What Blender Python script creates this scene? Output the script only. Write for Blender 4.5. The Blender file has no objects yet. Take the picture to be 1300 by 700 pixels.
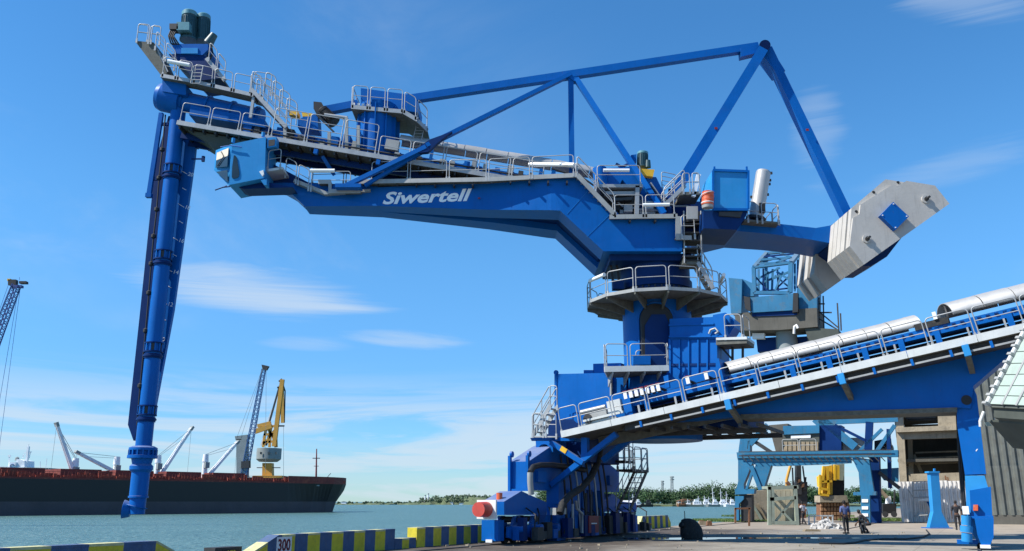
import bpy, math, random
from mathutils import Vector as V, Matrix
random.seed(7)
sc = bpy.context.scene
COL = sc.collection
# ------------------------------------------------------------------ camera
F = 1110.0; TH = math.atan(287 / F); EYE = 1.75
cam = bpy.data.cameras.new('camera'); camo = bpy.data.objects.new('camera', cam); COL.objects.link(camo)
cam.sensor_width = 36; cam.lens = 36 * F / 1300; cam.clip_start = .2; cam.clip_end = 20000
camo.location = (0, 0, EYE); camo.rotation_euler = (math.pi / 2 + TH, 0, 0)
sc.camera = camo
# ------------------------------------------------------------------ light
SUN_D = V((-1.0, -0.30, 1.15)).normalized()          # towards the sun
SUN_EL = math.asin(SUN_D.z); SUN_AZ = math.atan2(SUN_D.x, SUN_D.y)
world = bpy.data.worlds.new('World'); sc.world = world; world.use_nodes = True
sun = bpy.data.lights.new('sun', 'SUN'); suno = bpy.data.objects.new('sun', sun); COL.objects.link(suno)
sun.energy = 5.0; sun.angle = math.radians(.5); sun.color = (1, .95, .87)
suno.rotation_euler = SUN_D.to_track_quat('Z', 'Y').to_euler()
sc.view_settings.view_transform = 'Standard'; sc.view_settings.look = 'None'
sc.view_settings.exposure = 0.56; sc.view_settings.gamma = 1
def build_world():
    nt = world.node_tree; N = nt.nodes; L = nt.links; N.clear()
    out = N.new('ShaderNodeOutputWorld'); bg = N.new('ShaderNodeBackground'); bg.inputs[1].default_value = .118
    sky = N.new('ShaderNodeTexSky'); sky.sky_type = 'NISHITA'; sky.sun_disc = False
    sky.sun_elevation = SUN_EL; sky.sun_rotation = SUN_AZ; sky.air_density = 1.0; sky.dust_density = 0; sky.ozone_density = 2.0; sky.altitude = 0
    hs = N.new('ShaderNodeHueSaturation'); hs.inputs['Saturation'].default_value = 1.26; hs.inputs['Value'].default_value = SKYV; hs.inputs['Hue'].default_value = .498
    L.new(sky.outputs[0], hs.inputs['Color'])
    tc = N.new('ShaderNodeTexCoord'); sep = N.new('ShaderNodeSeparateXYZ'); L.new(tc.outputs['Generated'], sep.inputs[0])
    def m(op, a, b=None, c=None, clamp=False):
        n = N.new('ShaderNodeMath'); n.operation = op; n.use_clamp = clamp
        for i, x in enumerate((a, b, c)):
            if x is None: continue
            if isinstance(x, (int, float)): n.inputs[i].default_value = x
            else: L.new(x, n.inputs[i])
        return n.outputs[0]
    X, Y, Z = sep.outputs
    zc = m('MAXIMUM', Z, 0.0)
    # cloud layer coordinates (a plane high above, flattened near the horizon)
    den = m('ADD', zc, .06)
    cx = m('DIVIDE', X, den); cy = m('DIVIDE', Y, den)
    cb = N.new('ShaderNodeCombineXYZ'); L.new(cx, cb.inputs[0]); L.new(cy, cb.inputs[1])
    def noise(vec, scale, detail, rough, dist=0, off=(0, 0, 0), sc3=(1, 1, 1)):
        mp = N.new('ShaderNodeMapping'); mp.inputs['Location'].default_value = off; mp.inputs['Scale'].default_value = sc3
        L.new(vec, mp.inputs[0]); n = N.new('ShaderNodeTexNoise'); L.new(mp.outputs[0], n.inputs['Vector'])
        n.inputs['Scale'].default_value = scale; n.inputs['Detail'].default_value = detail
        n.inputs['Roughness'].default_value = rough; n.inputs['Distortion'].default_value = dist
        return n.outputs[0]
    def ramp(x, a, b):
        n = N.new('ShaderNodeMapRange'); n.interpolation_type = 'SMOOTHSTEP'; L.new(x, n.inputs[0])
        n.inputs[1].default_value = a; n.inputs[2].default_value = b; return n.outputs[0]
    az = m('ARCTAN2', X, Y)
    cb2 = N.new('ShaderNodeCombineXYZ'); L.new(az, cb2.inputs[0]); L.new(m('MULTIPLY', Z, 4.5), cb2.inputs[1])
    b2 = noise(cb2.outputs[0], 4.2, 10, .60, 1.2, (4.1, 2.3, 0), (.5, 1.5, 1))
    # thin high wisps
    w1 = noise(cb.outputs[0], .9, 9, .62, .6, (3.1, 1.7, 0), (1, .55, 1))
    big = noise(cb.outputs[0], .35, 3, .5, 0, (7.3, 2.2, 0))
    wis = m('MULTIPLY', m('MULTIPLY', ramp(w1, .50, .82), ramp(big, .42, .68)), .38)
    # stratus bank low over the sea: stretched horizontally in azimuth/elevation
    az = m('ARCTAN2', X, Y)
    cb2 = N.new('ShaderNodeCombineXYZ'); L.new(az, cb2.inputs[0]); L.new(m('MULTIPLY', Z, 4.5), cb2.inputs[1])
    b1 = noise(cb2.outputs[0], 3.2, 8, .58, .5, (1.3, .4, 0), (.6, 2.2, 1))
    lowm = ramp(Z, .135, .02)
    edge = m('ADD', m('MULTIPLY', lowm, .95), m('MULTIPLY', m('SUBTRACT', b1, .5), 1.3))
    bank = m('MULTIPLY', m('MULTIPLY', ramp(Z, .155, .07), ramp(b2, .35, .55)), .72)
    bank = m('MAXIMUM', bank, m('MULTIPLY', ramp(edge, .40, .95), .35))
    # small puffs of cumulus just above the horizon
    p1 = noise(cb2.outputs[0], 13, 7, .62, .3, (2.2, 5.1, 0), (1, 1.3, 1))
    puff = m('MULTIPLY', m('MULTIPLY', ramp(p1, .50, .66), ramp(Z, .095, .05)), m('MULTIPLY', ramp(Z, .0, .02), .5))
    # single flat clouds: (azimuth, elevation sine, half width, half height, strength)
    cl = None
    for (ca, ce, wa, we, st, ro) in CLOUDS:
        dx = m('DIVIDE', m('SUBTRACT', az, ca), wa); dz = m('DIVIDE', m('SUBTRACT', m('SUBTRACT', Z, ce), m('MULTIPLY', m('SUBTRACT', az, ca), ro)), we)
        d = m('ADD', m('MULTIPLY', dx, dx), m('MULTIPLY', dz, dz))
        g = m('SUBTRACT', 1.0, d)
        g2 = m('ADD', g, m('MULTIPLY', m('SUBTRACT', b2, .5), 3.6))
        a = m('MULTIPLY', m('MULTIPLY', ramp(g2, -.1, 1.3), ramp(g, -1.6, .6)), st)
        cl = a if cl is None else m('MAXIMUM', cl, a)
    tot = m('MAXIMUM', m('MAXIMUM', wis, bank), m('MAXIMUM', puff, cl), clamp=True)
    mix = N.new('ShaderNodeMix'); mix.data_type = 'RGBA'
    hz = ramp(Z, .0, .34)
    hm = N.new('ShaderNodeMix'); hm.data_type = 'RGBA'; L.new(hz, hm.inputs[0]); hm.inputs[6].default_value = (.31, .57, .90, 1); hm.inputs[7].default_value = (.80, 1.03, 1.13, 1)
    hq = N.new('ShaderNodeMix'); hq.data_type = 'RGBA'; hq.blend_type = 'MULTIPLY'; hq.inputs[0].default_value = 1; L.new(hs.outputs[0], hq.inputs[6]); L.new(hm.outputs[2], hq.inputs[7])
    L.new(tot, mix.inputs[0]); L.new(hq.outputs[2], mix.inputs[6]); mix.inputs[7].default_value = (3.9, 4.5, 5.1, 1)
    L.new(mix.outputs[2], bg.inputs[0]); L.new(bg.outputs[0], out.inputs[0])
SKYV = 1.0
CLOUDS = [(-.285, .222, .135, .030, .66, -.02), (-.12, .178, .08, .012, .48, -.03), (-.23, .17, .06, .010, .25, 0), (.50, .50, .10, .035, .30, -.35),
          (.36, .375, .035, .05, .22, 0), (.50, .33, .10, .02, .18, .1), (-.50, .07, .16, .02, .35, 0)]
build_world()

# ------------------------------------------------------------------ geometry helpers
def ray(u, v):
    dx = (u - 650) / F; dy = (350 - v) / F
    return V((dx, math.cos(TH) - dy * math.sin(TH), math.sin(TH) + dy * math.cos(TH)))
E0 = V((0, 0, EYE))
A = math.radians(27.6)
QD = V((math.sin(A), math.cos(A), 0)); ND = V((math.cos(A), -math.sin(A), 0)); ZD = V((0, 0, 1)); XD = V((1, 0, 0)); YD = V((0, 1, 0))
def W(u, v, Y): r = ray(u, v); return E0 + r * (Y / r.y)
def G(u, v, z=0): r = ray(u, v); return E0 + r * ((z - EYE) / r.z)
def WQ(u, v, q): r = ray(u, v); return E0 + r * (q / r.dot(QD))
def WN(u, v, n): r = ray(u, v); return E0 + r * (n / r.dot(ND))
def NQ(n, q, z=0): return ND * n + QD * q + ZD * z
def WP(u, v, p, d):                       # plane through p with normal d
    r = ray(u, v); return E0 + r * ((p - E0).dot(d) / r.dot(d))

class MB:
    def __init__(s): s.v = []; s.f = []; s.sm = []
    def add(s, vs, fs, smooth=False):
        b = len(s.v); s.v += [tuple(x) for x in vs]
        for f in fs: s.f.append([b + i for i in f]); s.sm.append(smooth)
        return s
    def prism(s, pts, vec, smooth=False):
        n = len(pts); pts = [V(p) for p in pts]; vec = V(vec)
        nn = V((0, 0, 0))
        for i in range(n):
            a, b = pts[i], pts[(i + 1) % n]; nn += a.cross(b)
        if nn.dot(vec) > 0: pts = pts[::-1]
        s.add(pts + [p + vec for p in pts], [list(range(n)), list(range(2 * n - 1, n - 1, -1))])
        b = len(s.v) - 2 * n
        for i in range(n):
            j = (i + 1) % n; s.f.append([b + j, b + i, b + n + i, b + n + j]); s.sm.append(smooth)
        return s
    def box(s, c, sx, sy, sz, ax=XD, ay=YD, az=ZD):
        c = V(c); p = []
        for k in (-.5, .5):
            for (i, j) in ((-.5, -.5), (.5, -.5), (.5, .5), (-.5, .5)): p.append(c + ax * sx * i + ay * sy * j + az * sz * k)
        return s.add(p, [(3, 2, 1, 0), (4, 5, 6, 7), (0, 1, 5, 4), (1, 2, 6, 5), (2, 3, 7, 6), (3, 0, 4, 7)])
    def nbox(s, n0, n1, q0, q1, z0, z1): return s.box(NQ((n0 + n1) / 2, (q0 + q1) / 2, (z0 + z1) / 2), n1 - n0, q1 - q0, z1 - z0, ND, QD)
    def beam(s, p0, p1, w, h, side=None):
        p0 = V(p0); p1 = V(p1); d = (p1 - p0).normalized()
        if side is None:
            side = d.cross(ZD)
            if side.length < .05: side = V((1, 0, 0))
        side = (side - d * side.dot(d)).normalized(); up = side.cross(d).normalized()
        return s.box((p0 + p1) / 2, w, (p1 - p0).length, h, side, d, up)
    def cyl(s, p0, p1, r0, r1=None, n=16, caps=True):
        p0 = V(p0); p1 = V(p1); r1 = r0 if r1 is None else r1
        d = (p1 - p0).normalized(); a = d.orthogonal().normalized(); b = d.cross(a)
        vs = []
        for p, r in ((p0, r0), (p1, r1)):
            for i in range(n):
                t = 2 * math.pi * i / n; vs.append(p + a * math.cos(t) * r + b * math.sin(t) * r)
        s.add(vs, [(i, (i + 1) % n, n + (i + 1) % n, n + i) for i in range(n)], True)
        if caps: s.add(vs, [tuple(range(n - 1, -1, -1)), tuple(range(n, 2 * n))])
        return s
    def lathe(s, p0, d, prof, n=20):          # prof: (distance along d, radius)
        for (h0, r0), (h1, r1) in zip(prof[:-1], prof[1:]):
            if abs(h1 - h0) < 1e-6:
                h1 += 1e-4
            s.cyl(V(p0) + V(d) * h0, V(p0) + V(d) * h1, max(r0, 1e-3), max(r1, 1e-3), n, False)
        s.cyl(V(p0) + V(d) * prof[0][0], V(p0) + V(d) * (prof[0][0] + 1e-3), max(prof[0][1], .002), None, n)
        s.cyl(V(p0) + V(d) * (prof[-1][0] - 1e-3), V(p0) + V(d) * prof[-1][0], max(prof[-1][1], .002), None, n)
        return s
    def tube(s, pts, r, n=6):
        pts = [V(p) for p in pts]; vs = []; m = len(pts)
        d0 = (pts[1] - pts[0]).normalized(); a = d0.orthogonal().normalized()
        for i, p in enumerate(pts):
            if i == 0: d = d0
            elif i == m - 1: d = (pts[-1] - pts[-2]).normalized()
            else: d = ((pts[i] - pts[i - 1]).normalized() + (pts[i + 1] - pts[i]).normalized()).normalized()
            a = (a - d * a.dot(d)).normalized(); b = d.cross(a)
            for k in range(n):
                t = 2 * math.pi * k / n; vs.append(p + a * math.cos(t) * r + b * math.sin(t) * r)
        fs = [(i * n + k, i * n + (k + 1) % n, (i + 1) * n + (k + 1) % n, (i + 1) * n + k) for i in range(m - 1) for k in range(n)]
        s.add(vs, fs, True); s.add(vs, [tuple(range(n - 1, -1, -1)), tuple(range((m - 1) * n, m * n))])
        return s
    def loft(s, secs, smooth=False):          # closed sections with equal counts
        n = len(secs[0]); vs = [p for sec in secs for p in sec]; fs = []
        for i in range(len(secs) - 1):
            for k in range(n): fs.append((i * n + k, i * n + (k + 1) % n, (i + 1) * n + (k + 1) % n, (i + 1) * n + k))
        s.add(vs, fs, smooth); s.add(vs, [tuple(range(n - 1, -1, -1)), tuple(range((len(secs) - 1) * n, len(secs) * n))]); return s
    def quad(s, a, b, c, d): return s.add([a, b, c, d], [(0, 1, 2, 3)])
    def build(s, name, mat, parent=None, **kw):
        me = bpy.data.meshes.new(name); me.from_pydata(s.v, [], s.f); me.polygons.foreach_set('use_smooth', s.sm)
        me.materials.append(mat if not isinstance(mat, str) else M[mat]); me.validate(); me.update()
        if s.fix:
            import bmesh
            b = bmesh.new(); b.from_mesh(me); bmesh.ops.recalc_face_normals(b, faces=b.faces); b.to_mesh(me); b.free()
        return link(bpy.data.objects.new(name, me), parent, **kw)
    fix = True
def wloc(o):
    p = V((0, 0, 0))
    while o: p = p + o.location if o.parent is None else p + o.location - V(o.get('_o', (0, 0, 0))); o = o.parent
    return p
def link(o, parent=None, label=None, cat=None, group=None, kind=None):
    COL.objects.link(o)
    if parent:
        o.parent = parent; o.matrix_parent_inverse = Matrix.Translation(-ROOTLOC[parent.name])
        ROOTLOC[o.name] = V((0, 0, 0))
    else: ROOTLOC[o.name] = V(o.location)
    if label: o['label'] = label
    if cat: o['category'] = cat
    if group: o['group'] = group
    if kind: o['kind'] = kind
    return o
ROOTLOC = {}
def thing(name, loc, label, cat, group=None):
    o = bpy.data.objects.new(name, None); o.location = loc; o.empty_display_size = .3
    return link(o, None, label, cat, group)
def dup(o, delta, parent='same', label=None):          # copy of one mesh object moved by delta
    c = o.copy(); COL.objects.link(c); c.location = o.location + V(delta); ROOTLOC[c.name] = V((0, 0, 0))
    if parent != 'same': c.parent = parent
    if label: c['label'] = label
    return c
def dup_tree(root, newloc, label=None, rotz=None, smoothparts=True):
    c = root.copy(); COL.objects.link(c); c.location = newloc; ROOTLOC[c.name] = V(newloc)
    if rotz is not None: c.rotation_euler = (0, 0, rotz)
    if label: c['label'] = label
    def rec(o, p):
        for ch in list(o.children):
            d = ch.copy(); COL.objects.link(d); d.parent = p; ROOTLOC[d.name] = V((0, 0, 0)); rec(ch, d)
    rec(root, c); return c

# ------------------------------------------------------------------ materials
M = {}
def mat(name, col, rough=.5, metal=0., var=.12, scale=1.5, bump=.0, bscale=8, streak=0., dirt=None, dirtamt=.0, spec=None, coat=0., grain=0., dust=0., rusty=0.):
    m = bpy.data.materials.new(name); m.use_nodes = True; nt = m.node_tree; N = nt.nodes; L = nt.links
    b = N['Principled BSDF']; b.inputs['Roughness'].default_value = rough; b.inputs['Metallic'].default_value = metal
    if spec is not None: b.inputs['Specular IOR Level'].default_value = spec
    if coat: b.inputs['Coat Weight'].default_value = coat; b.inputs['Coat Roughness'].default_value = .2
    ge = N.new('ShaderNodeNewGeometry')
    n = N.new('ShaderNodeTexNoise'); n.inputs['Scale'].default_value = scale; n.inputs['Detail'].default_value = 6; n.inputs['Roughness'].default_value = .6
    L.new(ge.outputs['Position'], n.inputs['Vector'])
    mr = N.new('ShaderNodeMapRange'); L.new(n.outputs[0], mr.inputs[0]); mr.inputs[1].default_value = .3; mr.inputs[2].default_value = .7
    mr.inputs[3].default_value = 1 - var; mr.inputs[4].default_value = 1 + var
    mx = N.new('ShaderNodeMix'); mx.data_type = 'RGBA'; mx.blend_type = 'MULTIPLY'; mx.inputs[0].default_value = 1
    mx.inputs[6].default_value = (*col, 1); L.new(mr.outputs[0], mx.inputs[7]); cur = mx.outputs[2]
    def extra(vecscale, sc_, lo, hi, colr, amt, detail=5):
        nonlocal cur
        mp = N.new('ShaderNodeMapping'); mp.inputs['Scale'].default_value = vecscale; L.new(ge.outputs['Position'], mp.inputs[0])
        k = N.new('ShaderNodeTexNoise'); k.inputs['Scale'].default_value = sc_; k.inputs['Detail'].default_value = detail; k.inputs['Roughness'].default_value = .65; L.new(mp.outputs[0], k.inputs['Vector'])
        r = N.new('ShaderNodeMapRange'); r.interpolation_type = 'SMOOTHSTEP'; L.new(k.outputs[0], r.inputs[0]); r.inputs[1].default_value = lo; r.inputs[2].default_value = hi; r.inputs[4].default_value = amt
        x = N.new('ShaderNodeMix'); x.data_type = 'RGBA'; L.new(r.outputs[0], x.inputs[0]); L.new(cur, x.inputs[6]); x.inputs[7].default_value = (*colr, 1); cur = x.outputs[2]
    if streak: extra((2.2, 2.2, .18), 3.0, .52, .75, tuple(c * .45 for c in col), streak)
    if dirt: extra((1, 1, 1), scale * 2.3, .5, .72, dirt, dirtamt)
    if dust:
        sn_ = N.new('ShaderNodeSeparateXYZ'); L.new(ge.outputs['Normal'], sn_.inputs[0])
        dr_ = N.new('ShaderNodeMapRange'); L.new(sn_.outputs[2], dr_.inputs[0]); dr_.inputs[1].default_value = .35; dr_.inputs[2].default_value = .95; dr_.inputs[4].default_value = dust
        dm_ = N.new('ShaderNodeMath'); dm_.operation = 'MULTIPLY'; L.new(dr_.outputs[0], dm_.inputs[0]); L.new(n.outputs[0], dm_.inputs[1])
        x = N.new('ShaderNodeMix'); x.data_type = 'RGBA'; L.new(dm_.outputs[0], x.inputs[0]); L.new(cur, x.inputs[6]); x.inputs[7].default_value = (.36, .33, .28, 1); cur = x.outputs[2]
    if rusty: extra((1.6, 1.6, .35), 6.5, .66, .74, (.10, .045, .02), rusty)
    if grain: extra((1, 1, 1), 55, .45, .7, tuple(c * .6 for c in col), grain, 2)
    L.new(cur, b.inputs['Base Color'])
    rr = N.new('ShaderNodeMapRange'); L.new(n.outputs[0], rr.inputs[0]); rr.inputs[3].default_value = max(rough - .1, .03); rr.inputs[4].default_value = min(rough + .12, 1); L.new(rr.outputs[0], b.inputs['Roughness'])
    if bump:
        k = N.new('ShaderNodeTexNoise'); k.inputs['Scale'].default_value = bscale; k.inputs['Detail'].default_value = 5; L.new(ge.outputs['Position'], k.inputs['Vector'])
        bp = N.new('ShaderNodeBump'); bp.inputs['Strength'].default_value = bump; bp.inputs['Distance'].default_value = .05; L.new(k.outputs[0], bp.inputs['Height']); L.new(bp.outputs[0], b.inputs['Normal'])
    M[name] = m; return m
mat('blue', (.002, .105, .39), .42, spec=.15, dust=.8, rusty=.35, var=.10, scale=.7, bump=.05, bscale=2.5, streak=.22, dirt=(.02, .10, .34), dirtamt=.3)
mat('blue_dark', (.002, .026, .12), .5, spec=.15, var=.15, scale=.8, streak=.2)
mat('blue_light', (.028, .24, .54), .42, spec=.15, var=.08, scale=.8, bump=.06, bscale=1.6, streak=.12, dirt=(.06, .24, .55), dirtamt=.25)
mat('teal', (.013, .14, .27), .5, dust=.8, rusty=.9, var=.14, scale=.6, streak=.4, dirt=(.12, .13, .12), dirtamt=.45)
mat('galv', (.36, .37, .37), .5, .35, var=.12, scale=3, dirt=(.3, .3, .29), dirtamt=.4)
mat('kerb_grey', (.33, .34, .33), .6, .15, var=.12, scale=1.2, streak=.25, dirt=(.27, .27, .25), dirtamt=.4)
mat('grating', (.13, .13, .11), .8, .2, var=.3, scale=5, streak=.2)
mat('kerb_white', (.56, .58, .56), .5, .1, var=.08, scale=1.5, streak=.2, dirt=(.45, .45, .42), dirtamt=.3)
mat('silver', (.42, .415, .40), .45, .3, var=.08, scale=1.2, bump=.1, bscale=1.5, streak=.15, dirt=(.42, .40, .36), dirtamt=.3)
mat('lamp_white', (.82, .82, .80), .3, var=.03)
mat('concrete', (.46, .44, .405), .85, var=.09, scale=.9, bump=.1, bscale=12, streak=.3, dirt=(.34, .32, .29), dirtamt=.35, grain=.08)
mat('concrete_old', (.34, .29, .21), .9, var=.2, scale=.8, bump=.3, bscale=6, streak=.55, dirt=(.15, .13, .10), dirtamt=.6, grain=.25)
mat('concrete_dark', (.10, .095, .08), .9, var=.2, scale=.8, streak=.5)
mat('motor_green', (.02, .07, .085), .45, var=.15, scale=3)
mat('motor_top', (.10, .26, .30), .4, var=.1)
mat('black', (.012, .012, .013), .6, var=.2, scale=3)
mat('rubber', (.022, .022, .022), .85, var=.3, scale=4, bump=.5, bscale=8, dirt=(.10, .09, .07), dirtamt=.4)
mat('belt', (.018, .018, .018), .8, var=.3, scale=3, dirt=(.08, .07, .05), dirtamt=.5)
mat('yellow', (.72, .42, .02), .5, var=.12, scale=2, streak=.25)
mat('red', (.52, .06, .04), .5, var=.12, scale=3, dirt=(.35, .12, .09), dirtamt=.4)
mat('orange_red', (.60, .10, .03), .45, var=.2, scale=3, dirt=(.35, .30, .25), dirtamt=.5)
mat('dark_red', (.20, .015, .02), .5, var=.12)
mat('glass_dark', (.02, .03, .035), .12, var=.2, spec=.7)
mat('blind', (.62, .56, .45), .8, var=.1, scale=4)
mat('white', (.78, .78, .76), .55, var=.06, scale=.5, streak=.2, dirt=(.5, .47, .42), dirtamt=.3)
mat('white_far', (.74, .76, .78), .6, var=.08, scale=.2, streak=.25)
mat('hull', (.012, .011, .010), .55, var=.25, scale=.08, streak=.2)
mat('hull_low', (.085, .066, .07), .8, var=.25, scale=.1, streak=.4, dirt=(.09, .06, .06), dirtamt=.6)
mat('ship_red', (.17, .032, .024), .8, var=.35, scale=.3, dirt=(.35, .10, .05), dirtamt=.6)
mat('ship_orange', (.26, .05, .028), .8, var=.4, scale=.4, dirt=(.12, .03, .02), dirtamt=.7)
mat('yellow_far', (.55, .29, .045), .6, var=.12, scale=.3, streak=.3)
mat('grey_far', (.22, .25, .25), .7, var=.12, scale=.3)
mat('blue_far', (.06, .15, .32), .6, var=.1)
mat('blue_far_dark', (.02, .06, .22), .6, var=.1)
mat('rust', (.17, .075, .035), .9, var=.3, scale=4, dirt=(.30, .20, .12), dirtamt=.6)
mat('rust_brick', (.30, .17, .09), .9, var=.25, scale=2, dirt=(.16, .09, .06), dirtamt=.5)
mat('wood', (.28, .22, .14), .85, var=.25, scale=4)
mat('greygreen', (.27, .31, .24), .8, var=.15, scale=2, streak=.3, dirt=(.33, .30, .20), dirtamt=.4)
mat('cream_board', (.52, .47, .34), .85, var=.12, scale=2, streak=.3)
mat('corrugated', (.72, .70, .67), .55, .25, var=.14, scale=1, streak=.4, dirt=(.35, .32, .28), dirtamt=.45)
mat('corrugated_shaded', (.13, .14, .125), .65, .2, var=.2, scale=1, streak=.5, dirt=(.10, .09, .07), dirtamt=.5)  # ribbed sheet with the shade on the shed walls put into its colour
mat('roof_pale', (.33, .41, .36), .6, .0, var=.08, scale=1.5, dirt=(.35, .42, .37), dirtamt=.4)
mat('fascia', (.06, .07, .06), .8, var=.2)
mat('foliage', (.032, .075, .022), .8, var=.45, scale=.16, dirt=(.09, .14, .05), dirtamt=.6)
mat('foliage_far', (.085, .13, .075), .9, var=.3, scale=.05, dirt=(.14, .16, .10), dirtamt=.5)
mat('trunk', (.12, .09, .06), .9)
mat('sand', (.38, .32, .24), .9, var=.2, scale=.05)
mat('earth_green', (.09, .12, .05), .95, var=.35, scale=.05, dirt=(.22, .19, .12), dirtamt=.6)
mat('weeds', (.10, .16, .04), .9, var=.3, scale=1)
mat('rubble', (.40, .39, .37), .9, var=.15, scale=6)
mat('skin', (.10, .05, .03), .55, var=.08)
mat('shirt_blue', (.10, .13, .28), .85, var=.12, scale=6)
mat('shirt_pale', (.55, .50, .50), .85, var=.1)
mat('cloth_dark', (.02, .02, .025), .9, var=.2)
mat('hair', (.01, .008, .007), .7)
mat('para_blue', (.06, .105, .20), .8, var=.18, scale=3, streak=.4, dirt=(.13, .14, .15), dirtamt=.45, bump=.2)
mat('para_yellow', (.62, .50, .03), .8, var=.18, scale=3, streak=.3, dirt=(.34, .30, .08), dirtamt=.4, bump=.2)
mat('para_cap', (.50, .48, .24), .9, var=.25, scale=4, dirt=(.5, .5, .45), dirtamt=.5)
mat('signwhite', (.72, .70, .68), .7, var=.08, scale=4, dirt=(.5, .46, .44), dirtamt=.4)
mat('ink_red', (.16, .008, .012), .7)
mat('letter', (.88, .88, .88), .5, var=.03)
mat('steel_dark', (.045, .045, .045), .6, .3, var=.3, scale=3)

def ground_mat():
    m = mat('quay', (.27, .245, .20), .9, var=.12, scale=.35, bump=.35, bscale=9, grain=.35)
    nt = m.node_tree; N = nt.nodes; L = nt.links; b = N['Principled BSDF']
    src = b.inputs['Base Color'].links[0].from_socket; ge = [n for n in N if n.type == 'NEW_GEOMETRY'][0]
    def nz(scale, detail, off, lo, hi):
        mp = N.new('ShaderNodeMapping'); mp.inputs['Location'].default_value = off; L.new(ge.outputs['Position'], mp.inputs[0])
        k = N.new('ShaderNodeTexNoise'); k.inputs['Scale'].default_value = scale; k.inputs['Detail'].default_value = detail; k.inputs['Roughness'].default_value = .6; k.inputs['Distortion'].default_value = .5; L.new(mp.outputs[0], k.inputs['Vector'])
        r = N.new('ShaderNodeMapRange'); r.interpolation_type = 'SMOOTHSTEP'; L.new(k.outputs[0], r.inputs[0]); r.inputs[1].default_value = lo; r.inputs[2].default_value = hi; return r.outputs[0]
    def mx(fac, a, c):
        x = N.new('ShaderNodeMix'); x.data_type = 'RGBA'; L.new(fac, x.inputs[0]); L.new(a, x.inputs[6])
        if isinstance(c, tuple): x.inputs[7].default_value = (*c, 1)
        else: L.new(c, x.inputs[7])
        return x.outputs[2]
    def mth(op, a, b_):
        n = N.new('ShaderNodeMath'); n.operation = op; n.use_clamp = False
        for i, x in enumerate((a, b_)):
            if isinstance(x, (int, float)): n.inputs[i].default_value = x
            else: L.new(x, n.inputs[i])
        return n.outputs[0]
    # soil and spilled cargo dust lying round the waterside rail
    sp = N.new('ShaderNodeVectorMath'); sp.operation = 'DOT_PRODUCT'; L.new(ge.outputs['Position'], sp.inputs[0]); sp.inputs[1].default_value = ND
    ncoord = sp.outputs['Value']
    soil = N.new('ShaderNodeMapRange'); soil.interpolation_type = 'SMOOTHSTEP'
    L.new(mth('ADD', ncoord, mth('MULTIPLY', nz(.35, 4, (3, 9, 0), .2, .8), 5.0)), soil.inputs[0]); soil.inputs[1].default_value = -6.0; soil.inputs[2].default_value = -12.5
    cur = mx(mth('MULTIPLY', soil.outputs[0], .96), src, (.05, .036, .025))
    cur = mx(mth('MULTIPLY', nz(.8, 6, (1, 2, 0), .55, .62), .5), cur, (.11, .095, .075))
    cur = mx(mth('MULTIPLY', nz(.12, 6, (11, 4, 0), .55, .68), .5), cur, (.30, .275, .235))
    qv = N.new('ShaderNodeVectorMath'); qv.operation = 'DOT_PRODUCT'; L.new(ge.outputs['Position'], qv.inputs[0]); qv.inputs[1].default_value = QD
    far_ = N.new('ShaderNodeMapRange'); far_.interpolation_type = 'SMOOTHSTEP'; L.new(mth('ADD', qv.outputs['Value'], mth('MULTIPLY', nz(.3, 4, (5, 1, 0), .2, .8), 6.0)), far_.inputs[0]); far_.inputs[1].default_value = 60; far_.inputs[2].default_value = 66
    cur = mx(mth('MULTIPLY', far_.outputs[0], .8), cur, (.34, .28, .21))
    cur = mx(mth('MULTIPLY', nz(.5, 7, (8, 8, 0), .52, .60), .35), cur, (.16, .13, .10))
    # slab joints every 5 m
    for d in (ND, QD):
        v = N.new('ShaderNodeVectorMath'); v.operation = 'DOT_PRODUCT'; L.new(ge.outputs['Position'], v.inputs[0]); v.inputs[1].default_value = d
        a = mth('ABSOLUTE', mth('SUBTRACT', mth('MODULO', mth('ADD', v.outputs['Value'], 1000), 5.0), 2.5), 0)
        k = N.new('ShaderNodeMapRange'); L.new(a, k.inputs[0]); k.inputs[1].default_value = .04; k.inputs[2].default_value = .015; k.inputs[4].default_value = .3
        cur = mx(k.outputs[0], cur, (.07, .06, .05))
    L.new(cur, b.inputs['Base Color'])
ground_mat()
def water_mat():
    m = bpy.data.materials.new('sea_water'); m.use_nodes = True; N = m.node_tree.nodes; L = m.node_tree.links; b = N['Principled BSDF']
    b.inputs['Base Color'].default_value = (.035, .12, .13, 1); b.inputs['Roughness'].default_value = .35; b.inputs['Specular IOR Level'].default_value = .35
    ge = N.new('ShaderNodeNewGeometry')
    nn = []
    for s, st in ((.55, 1), (2.2, .5), (.06, 1.2)):
        mp = N.new('ShaderNodeMapping'); mp.inputs['Scale'].default_value = (.55, 1, 1); L.new(ge.outputs['Position'], mp.inputs[0])
        k = N.new('ShaderNodeTexNoise'); k.inputs['Scale'].default_value = s; k.inputs['Detail'].default_value = 5; L.new(mp.outputs[0], k.inputs['Vector'])
        mu = N.new('ShaderNodeMath'); mu.operation = 'MULTIPLY'; L.new(k.outputs[0], mu.inputs[0]); mu.inputs[1].default_value = st; nn.append(mu.outputs[0])
    a = N.new('ShaderNodeMath'); L.new(nn[0], a.inputs[0]); L.new(nn[1], a.inputs[1])
    bp = N.new('ShaderNodeBump'); bp.inputs['Strength'].default_value = 1; bp.inputs['Distance'].default_value = .9; L.new(a.outputs[0], bp.inputs['Height']); L.new(bp.outputs[0], b.inputs['Normal'])
    mx = N.new('ShaderNodeMix'); mx.data_type = 'RGBA'; L.new(nn[2], mx.inputs[0]); mx.inputs[6].default_value = (.06, .135, .13, 1); mx.inputs[7].default_value = (.10, .19, .175, 1)
    L.new(mx.outputs[2], b.inputs['Base Color']); M['water'] = m
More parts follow.
